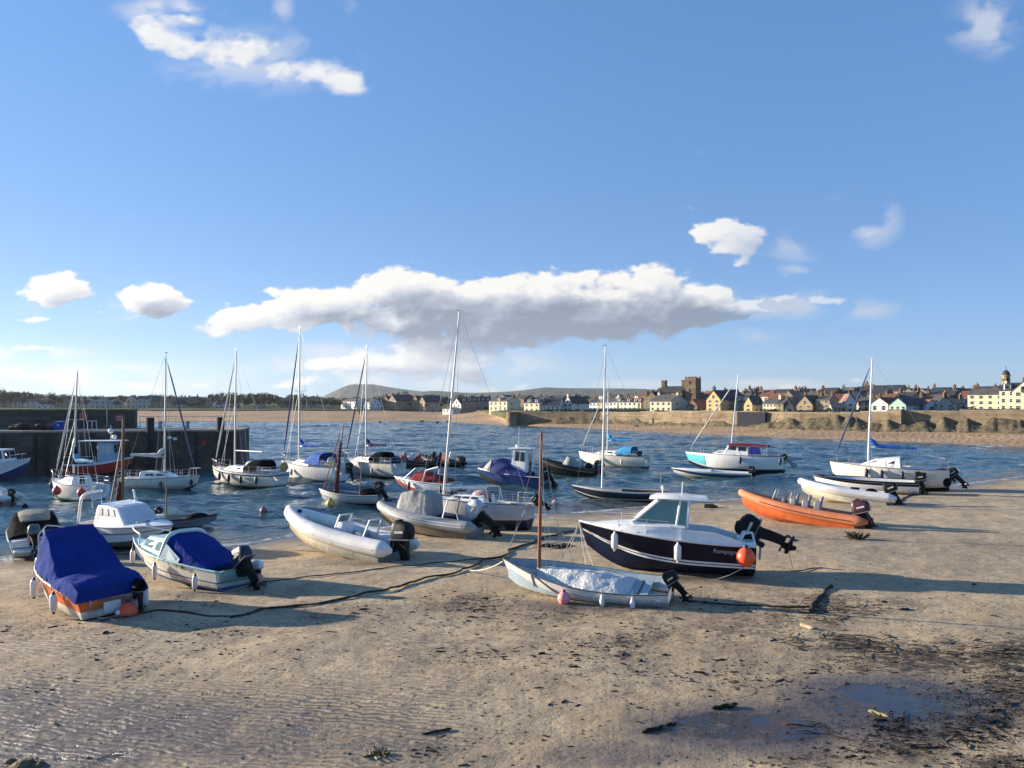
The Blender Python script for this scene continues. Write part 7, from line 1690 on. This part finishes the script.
# single pieces that stand out
def stick(pa, pb, rad, label, m, cat='driftwood', name='driftwood'):
    a, b = ground(*pa) + V(0, 0, rad * .8), ground(*pb) + V(0, 0, rad); P = [a.lerp(b, i / 7) + V(0, mnoise.noise(V(i * .7, pa[0], 0)) * .08, abs(mnoise.noise(V(i, pa[1], 3))) * .04) for i in range(8)]
    mb = MB(); mb.tube(P, [rad * .4] + [rad * (1 + .4 * mnoise.noise(V(i, 1, pa[0]))) for i in range(6)] + [rad * .3], 7); tag(mb.build(name, m), label, cat)
stick((642, 734), (664, 728), .035, 'thick dark kelp stalk on the sand at the bottom centre', wm[0], 'seaweed', 'kelp_stalk'); stick((664, 727), (676, 724), .025, 'thin dark kelp stalk touching the end of the thicker one', wm[0], 'seaweed', 'kelp_stalk')
stick((422, 735), (452, 730), .025, 'long pale brown stick curved on the sand left of the bottom centre', wm[1]); stick((712, 710), (738, 706), .04, 'dark driftwood stick at the left end of the puddle', wm[0])
stick((868, 712), (888, 718), .03, 'pale yellowish weed stalk lying in the puddle', mat('pale_stalk', (.35, .28, .14), .8), 'seaweed', 'weed_stalk'); stick((800, 626), (813, 630), .045, 'two toned pale driftwood branch above the weed drift', mat('pale_driftwood', (.45, .36, .24), .85, var=.4))
p = ground(378, 756); t = thing('weed_clump', 'brown and yellow weed clump with twigs at the bottom left of centre', 'seaweed', p)
mb = MB()
for k_ in range(40): a = r.random() * 6.28; l_ = r.uniform(.05, .2); q = V(r.gauss(0, .06), r.gauss(0, .05), .02); mb.tube([q, q + V(math.cos(a) * l_, math.sin(a) * l_, r.uniform(.0, .07))], r.uniform(.006, .016), 5, k_ % 3 == 0)
mb.build('fronds', [wm[1], mat('pale_stalk')], t)
p = ground(858, 539); t = thing('weed_clump', 'small bushy weed clump on the dry sand below the orange inflatable outboard', 'seaweed', p)
mb = MB()
for k_ in range(50): a = r.random() * 6.28; l_ = r.uniform(.1, .5); q = V(r.gauss(0, .2), r.gauss(0, .1), .02); mb.tube([q, q + V(math.cos(a) * l_, math.sin(a) * l_ * .6, r.uniform(.05, .32))], r.uniform(.01, .025), 5)
mb.build('fronds', wm[1], t)
# a few stones at the lower left corner
for i_, (px, py, s_, lab) in enumerate(((24, 764, .16, 'weedy brown stone at the lower left corner, biggest of three'), (38, 765, .10, 'weedy brown stone at the lower left corner, rightmost of three'), (10, 762, .09, 'weedy brown stone at the lower left corner, leftmost of three'))):
    mb = MB(); rock(mb, (0, 0, 0), s_, .6); t = tag(mb.build('stone', mat('weedy_stone', (.16, .12, .06), .8, var=.6, vscale=8, bump=.5, bscale=20), None, ang=50), lab, 'stone', 'stones at the lower left corner'); t.location = ground(px, py)
p = ground(709, 508); mb = MB(); rock(mb, (0, 0, .1), .32, .5); rock(mb, (.35, .1, .05), .2, .5); t = tag(mb.build('weedy_stone', wm[0], None, ang=50), 'dark weedy stone on the sand left of the orange inflatable', 'stone'); t.location = p
p = ground(495, 541); mb = MB()
for k_ in range(7): scrap(mb, V(r.uniform(-.7, .7), r.uniform(-.3, .3), .02), .4, .22, .08, 0)
t = tag(mb.build('weed_patch', wm[0]), 'flat dark weed patch on the shaded sand left of the navy motor boat', 'seaweed'); t.location = ground(556, 547) 

# ================================================================== sky, sun, camera
W = bpy.data.worlds.new('World'); SC.world = W; W.use_nodes = True
nt = W.node_tree; N, Lk = nt.nodes, nt.links
bg = N['Background']
sky = N.new('ShaderNodeTexSky'); sky.sky_type = 'NISHITA'; sky.sun_disc = False
sky.sun_elevation = R(SUN_EL); sky.sun_rotation = math.atan2(SUN_AZ[0], SUN_AZ[1]); sky.air_density = .7; sky.dust_density = 0.; sky.ozone_density = 4; sky.altitude = 0

tc = N.new('ShaderNodeTexCoord'); sx = N.new('ShaderNodeSeparateXYZ'); Lk.new(tc.outputs['Generated'], sx.inputs[0])
rp = N.new('ShaderNodeValToRGB'); rp.color_ramp.interpolation = 'EASE'
for i, (p_, c_) in enumerate(SKY_TINTS):
    e_ = rp.color_ramp.elements[i] if i < 2 else rp.color_ramp.elements.new(p_)
    e_.position = p_; e_.color = (*c_, 1)
Lk.new(sx.outputs[2], rp.inputs[0])
mx = N.new('ShaderNodeMix'); mx.data_type = 'RGBA'; mx.blend_type = 'MULTIPLY'; mx.inputs[0].default_value = 1
ga = N.new('ShaderNodeGamma'); ga.inputs[1].default_value = .6; Lk.new(sky.outputs[0], ga.inputs[0]); Lk.new(ga.outputs[0], mx.inputs[6]); Lk.new(rp.outputs[0], mx.inputs[7]); Lk.new(mx.outputs[2], bg.inputs['Color']); bg.inputs['Strength'].default_value = SKY_STRENGTH

# the clouds: a spherical sheet 9 km out carrying cloud thickness, brighter where little cloud lies towards the sun
CL = [  # cx, cy, rx, ry, weight, tilt
    (215, 327, 42, 12, .8, 0), (262, 318, 70, 17, .88, 4), (330, 303, 70, 18, .9, 0), (400, 297, 80, 24, 1, 0), (450, 312, 90, 34, 1, -4), (400, 325, 60, 16, .8, 0), (545, 308, 100, 32, 1, 0), (480, 335, 90, 24, .95, -4), (590, 318, 110, 34, 1, 0), (655, 303, 90, 36, 1, 4), (705, 308, 70, 24, .85, 3), (750, 306, 52, 14, .68, 0), (795, 305, 40, 12, .5, 0), (265, 291, 24, 6, .6, 0),
    (318, 362, 52, 14, .72, 0), (395, 362, 74, 20, .9, 0), (455, 366, 70, 26, .95, 0), (350, 384, 80, 10, .62, 0), (480, 381, 66, 14, .8, 0), (292, 384, 30, 6, .5, 0), (540, 388, 60, 5, .4, 0), (440, 350, 30, 14, .7, 0),
    (52, 293, 42, 20, .95, 0), (140, 303, 44, 23, .95, 0), (20, 323, 40, 6, .55, 0), (95, 318, 30, 6, .5, 0), (30, 354, 55, 6, .5, -4), (20, 380, 66, 10, .7, 0), (128, 382, 40, 8, .62, 0), (175, 388, 70, 9, .62, 0), (120, 371, 12, 4, .4, 0), (195, 353, 12, 3, .4, 0),
    (170, 42, 58, 15, .85, -24), (195, 22, 62, 16, .7, -10), (240, 55, 72, 24, .95, -14), (310, 74, 66, 21, .95, -14), (345, 82, 28, 16, .8, -10), (165, 8, 60, 9, .5, 10), (350, 18, 20, 16, .30, 40), (283, 8, 16, 14, .34, 60),
    (728, 240, 42, 19, .85, 0), (860, 380, 44, 4, .45, 0), (755, 384, 70, 6, .55, 0), (800, 382, 14, 7, .6, 0), (640, 384, 60, 5, .5, 0), (560, 360, 50, 6, .25, 0)]

azs = np.radians(np.linspace(-48, 48, 1400)); els = np.radians(np.linspace(-.6, 33, 520))
AZ, EL = np.meshgrid(azs, els)
PXc = CX + F * np.tan(AZ); PYc = HZ - np.tan(EL) * F / np.cos(AZ)
def field(px, py):
    u, v = px / 100., py / 62.
    wx_ = (fbm(u, v, 1.6, 5, 201) - .5) * 44; wy_ = (fbm(u, v, 1.6, 5, 202) - .5) * 26
    X, Y = px + wx_, py + wy_; S = np.zeros_like(px)
    for cx, cy, rx, ry, w, tl in CL:
        c_, s_ = math.cos(R(-tl)), math.sin(R(-tl)); dx, dy = X - cx, Y - cy
        uu = (dx * c_ + dy * s_) / (rx * 1.2); vv = (-dx * s_ + dy * c_) / (ry * 1.2)
        vv = np.where(vv > 0, vv * 1.15, vv)
        S = S + (w * np.clip(1.15 - np.sqrt(uu * uu + vv * vv), 0, 1.2)) ** 2.2
    acc = S ** (1 / 2.2) - .34 - .5 * np.clip(.22 - S, 0, 1)
    n = fbm(u, v * 1.15, 2.0, 7, 210); b = np.abs(2 * fbm(u + .12 * n, v, 2.6, 5, 211) - 1); b2 = np.abs(2 * fbm(u, v, 6.5, 4, 212) - 1)
    return acc + (n - .5) * 1.15 + (.26 - b) * .55 + (.25 - b2) * .22
Fd = field(PXc, PYc)
sm = lambda a, lo, hi: (lambda t: t * t * (3 - 2 * t))(np.clip((a - lo) / (hi - lo), 0, 1))
hgt = lambda f: np.sqrt(np.clip(f, 0, 1.5) + .02)
H0 = hgt(Fd); lit = np.zeros_like(H0)
for s_, w_ in ((3., 1.0), (8., .8), (18., .55)):
    lit += w_ * (H0 - hgt(field(PXc - .75 * s_, PYc - .65 * s_)))
occ = np.zeros_like(H0)
for k_, (dx, dy) in enumerate(((-8, -9), (-20, -17), (-38, -24))): occ += np.clip(field(PXc + dx, PYc + dy), 0, .9)
GREY = blob(PXc, PYc, [(575, 322, 180, 36, 1), (440, 322, 100, 32, .95), (690, 316, 95, 26, .95), (153, 310, 24, 16, .55), (340, 318, 80, 9, .6), (485, 345, 80, 16, .9), (770, 306, 60, 14, .7), (480, 378, 60, 10, .55), (400, 372, 60, 7, .4), (860, 309, 50, 14, .5), (800, 245, 40, 12, .5), (60, 306, 40, 6, .35), (860, 380, 50, 6, .8)])  # hand-laid patches of shade painted grey into the clouds
hi_ = sm(PYc, 150, 90)
low_ = np.clip((PYc - 318) / 40, 0, 1)
dens = sm(Fd, .02, .22 + .45 * hi_ + .35 * low_) * (.97 - .10 * hi_) * sm(HZ - PYc, 2, 14)
dens *= 1 - .42 * sm(PXc, 690, 800)
shade = np.clip(.10 + sm(occ + .10 + .35 * (fbm(PXc / 100, PYc / 60, 4, 5, 300) - .5), .1, 1.5) * .92 * GREY + (1 - GREY) * .2 * sm(occ, .1, 1.2) - .95 * lit * (.35 + .65 * GREY), 0, 1) * (1 - .8 * hi_)
wn_ = fbm(PXc / 100 + .3 * fbm(PXc / 100, PYc / 62, 3, 3, 401), PYc / 62, 2.6, 7, 400)
wsp = blob(PXc, PYc, [(862, 220, 34, 26, .75), (796, 246, 34, 14, .55), (990, 26, 40, 28, .5), (860, 309, 34, 11, .6), (792, 276, 17, 10, .7), (168, 10, 46, 14, .7), (345, 16, 12, 20, .35), (283, 8, 10, 14, .4), (250, 60, 90, 30, .45), (430, 370, 120, 26, 1), (330, 376, 80, 22, .85), (500, 382, 70, 14, .8), (40, 380, 90, 14, .9), (20, 352, 70, 8, .8), (110, 372, 60, 10, .6), (160, 386, 70, 10, .8), (330, 352, 40, 10, .6), (210, 322, 40, 14, .45), (90, 310, 70, 12, .4), (60, 385, 120, 12, .6), (770, 384, 90, 6, .6), (640, 384, 70, 5, .5), (720, 335, 60, 8, .45), (780, 304, 60, 14, .75)])
dw = wsp * sm(wn_, .36, .64) * sm(HZ - PYc, 2, 14)
shade = np.where(dw > dens, np.clip(.22 + .25 * GREY, 0, 1) * (1 - .6 * hi_), shade); dens = np.maximum(dens, dw)
sky_o_R = 9000.
o = grid_obj('sky', np.cos(EL) * np.sin(AZ) * sky_o_R, np.cos(EL) * np.cos(AZ) * sky_o_R, np.sin(EL) * sky_o_R + CAMZ, [], {'dens': dens, 'shade': shade})
tag(o, kind='structure')
m = bpy.data.materials.new('clouds'); m.use_nodes = True; n2 = m.node_tree; n2.nodes.remove(n2.nodes['Principled BSDF'])
ad = n2.nodes.new('ShaderNodeAttribute'); ad.attribute_name = 'dens'; as_ = n2.nodes.new('ShaderNodeAttribute'); as_.attribute_name = 'shade'
cr = n2.nodes.new('ShaderNodeValToRGB')
for i, (p_, c_) in enumerate(CLOUD_COLS):
    e_ = cr.color_ramp.elements[i] if i < 2 else cr.color_ramp.elements.new(p_)
    e_.position = p_; e_.color = (*c_, 1)
n2.links.new(as_.outputs['Fac'], cr.inputs[0])
em = n2.nodes.new('ShaderNodeEmission'); em.inputs['Strength'].default_value = CLOUD_GAIN; n2.links.new(cr.outputs[0], em.inputs['Color'])
tr = n2.nodes.new('ShaderNodeBsdfTransparent'); mxs = n2.nodes.new('ShaderNodeMixShader'); n2.links.new(ad.outputs['Fac'], mxs.inputs[0]); n2.links.new(tr.outputs[0], mxs.inputs[1]); n2.links.new(em.outputs[0], mxs.inputs[2])
n2.links.new(mxs.outputs[0], n2.nodes['Material Output'].inputs['Surface']); m.cycles.emission_sampling = 'NONE'; o.data.materials.append(m)

sl = bpy.data.lights.new('sun', 'SUN'); sl.energy = SUN_POWER; sl.angle = R(.55); sl.color = (1, .86, .68)
so = bpy.data.objects.new('sun', sl); COL.objects.link(so)
ce = math.cos(R(SUN_EL)); nrm = math.hypot(*SUN_AZ); d = V(-SUN_AZ[0] / nrm * ce, -SUN_AZ[1] / nrm * ce, -math.sin(R(SUN_EL)))
so.rotation_euler = d.to_track_quat('-Z', 'Y').to_euler(); so.location = (-60, 30, 40)

if HAZE > 0:
    hz = MB(); hz.box((0, 2950, 147), (9000, 6100, 302)); ho = hz.build('haze', None, None, False); ho.data.materials.clear()
    m = bpy.data.materials.new('haze_air'); m.use_nodes = True; nt = m.node_tree; nt.nodes.remove(nt.nodes['Principled BSDF'])
    pv = nt.nodes.new('ShaderNodeVolumePrincipled'); pv.inputs['Density'].default_value = HAZE; pv.inputs['Color'].default_value = (.80, .88, .97, 1); pv.inputs['Anisotropy'].default_value = .3
    nt.links.new(pv.outputs[0], nt.nodes['Material Output'].inputs['Volume']); ho.data.materials.append(m); tag(ho, kind='stuff', label='thin pale sea haze over the bay and hills', cat='haze')

cam = bpy.data.cameras.new('camera'); cam.lens = F / 1024 * 36; cam.sensor_width = 36; cam.shift_y = (HZ - 384) / 1024; cam.clip_end = 30000; cam.clip_start = .1
co = bpy.data.objects.new('camera', cam); COL.objects.link(co); co.location = (0, 0, CAMZ); co.rotation_euler = (R(90), 0, 0); SC.camera = co
vs = SC.view_settings; vs.view_transform = 'Standard'; vs.look = 'None'; vs.exposure = EXPOSURE; vs.gamma = 1; vs.use_curve_mapping = False
SC.cycles.use_denoising = True; SC.cycles.max_bounces = 6; SC.cycles.volume_bounces = 0
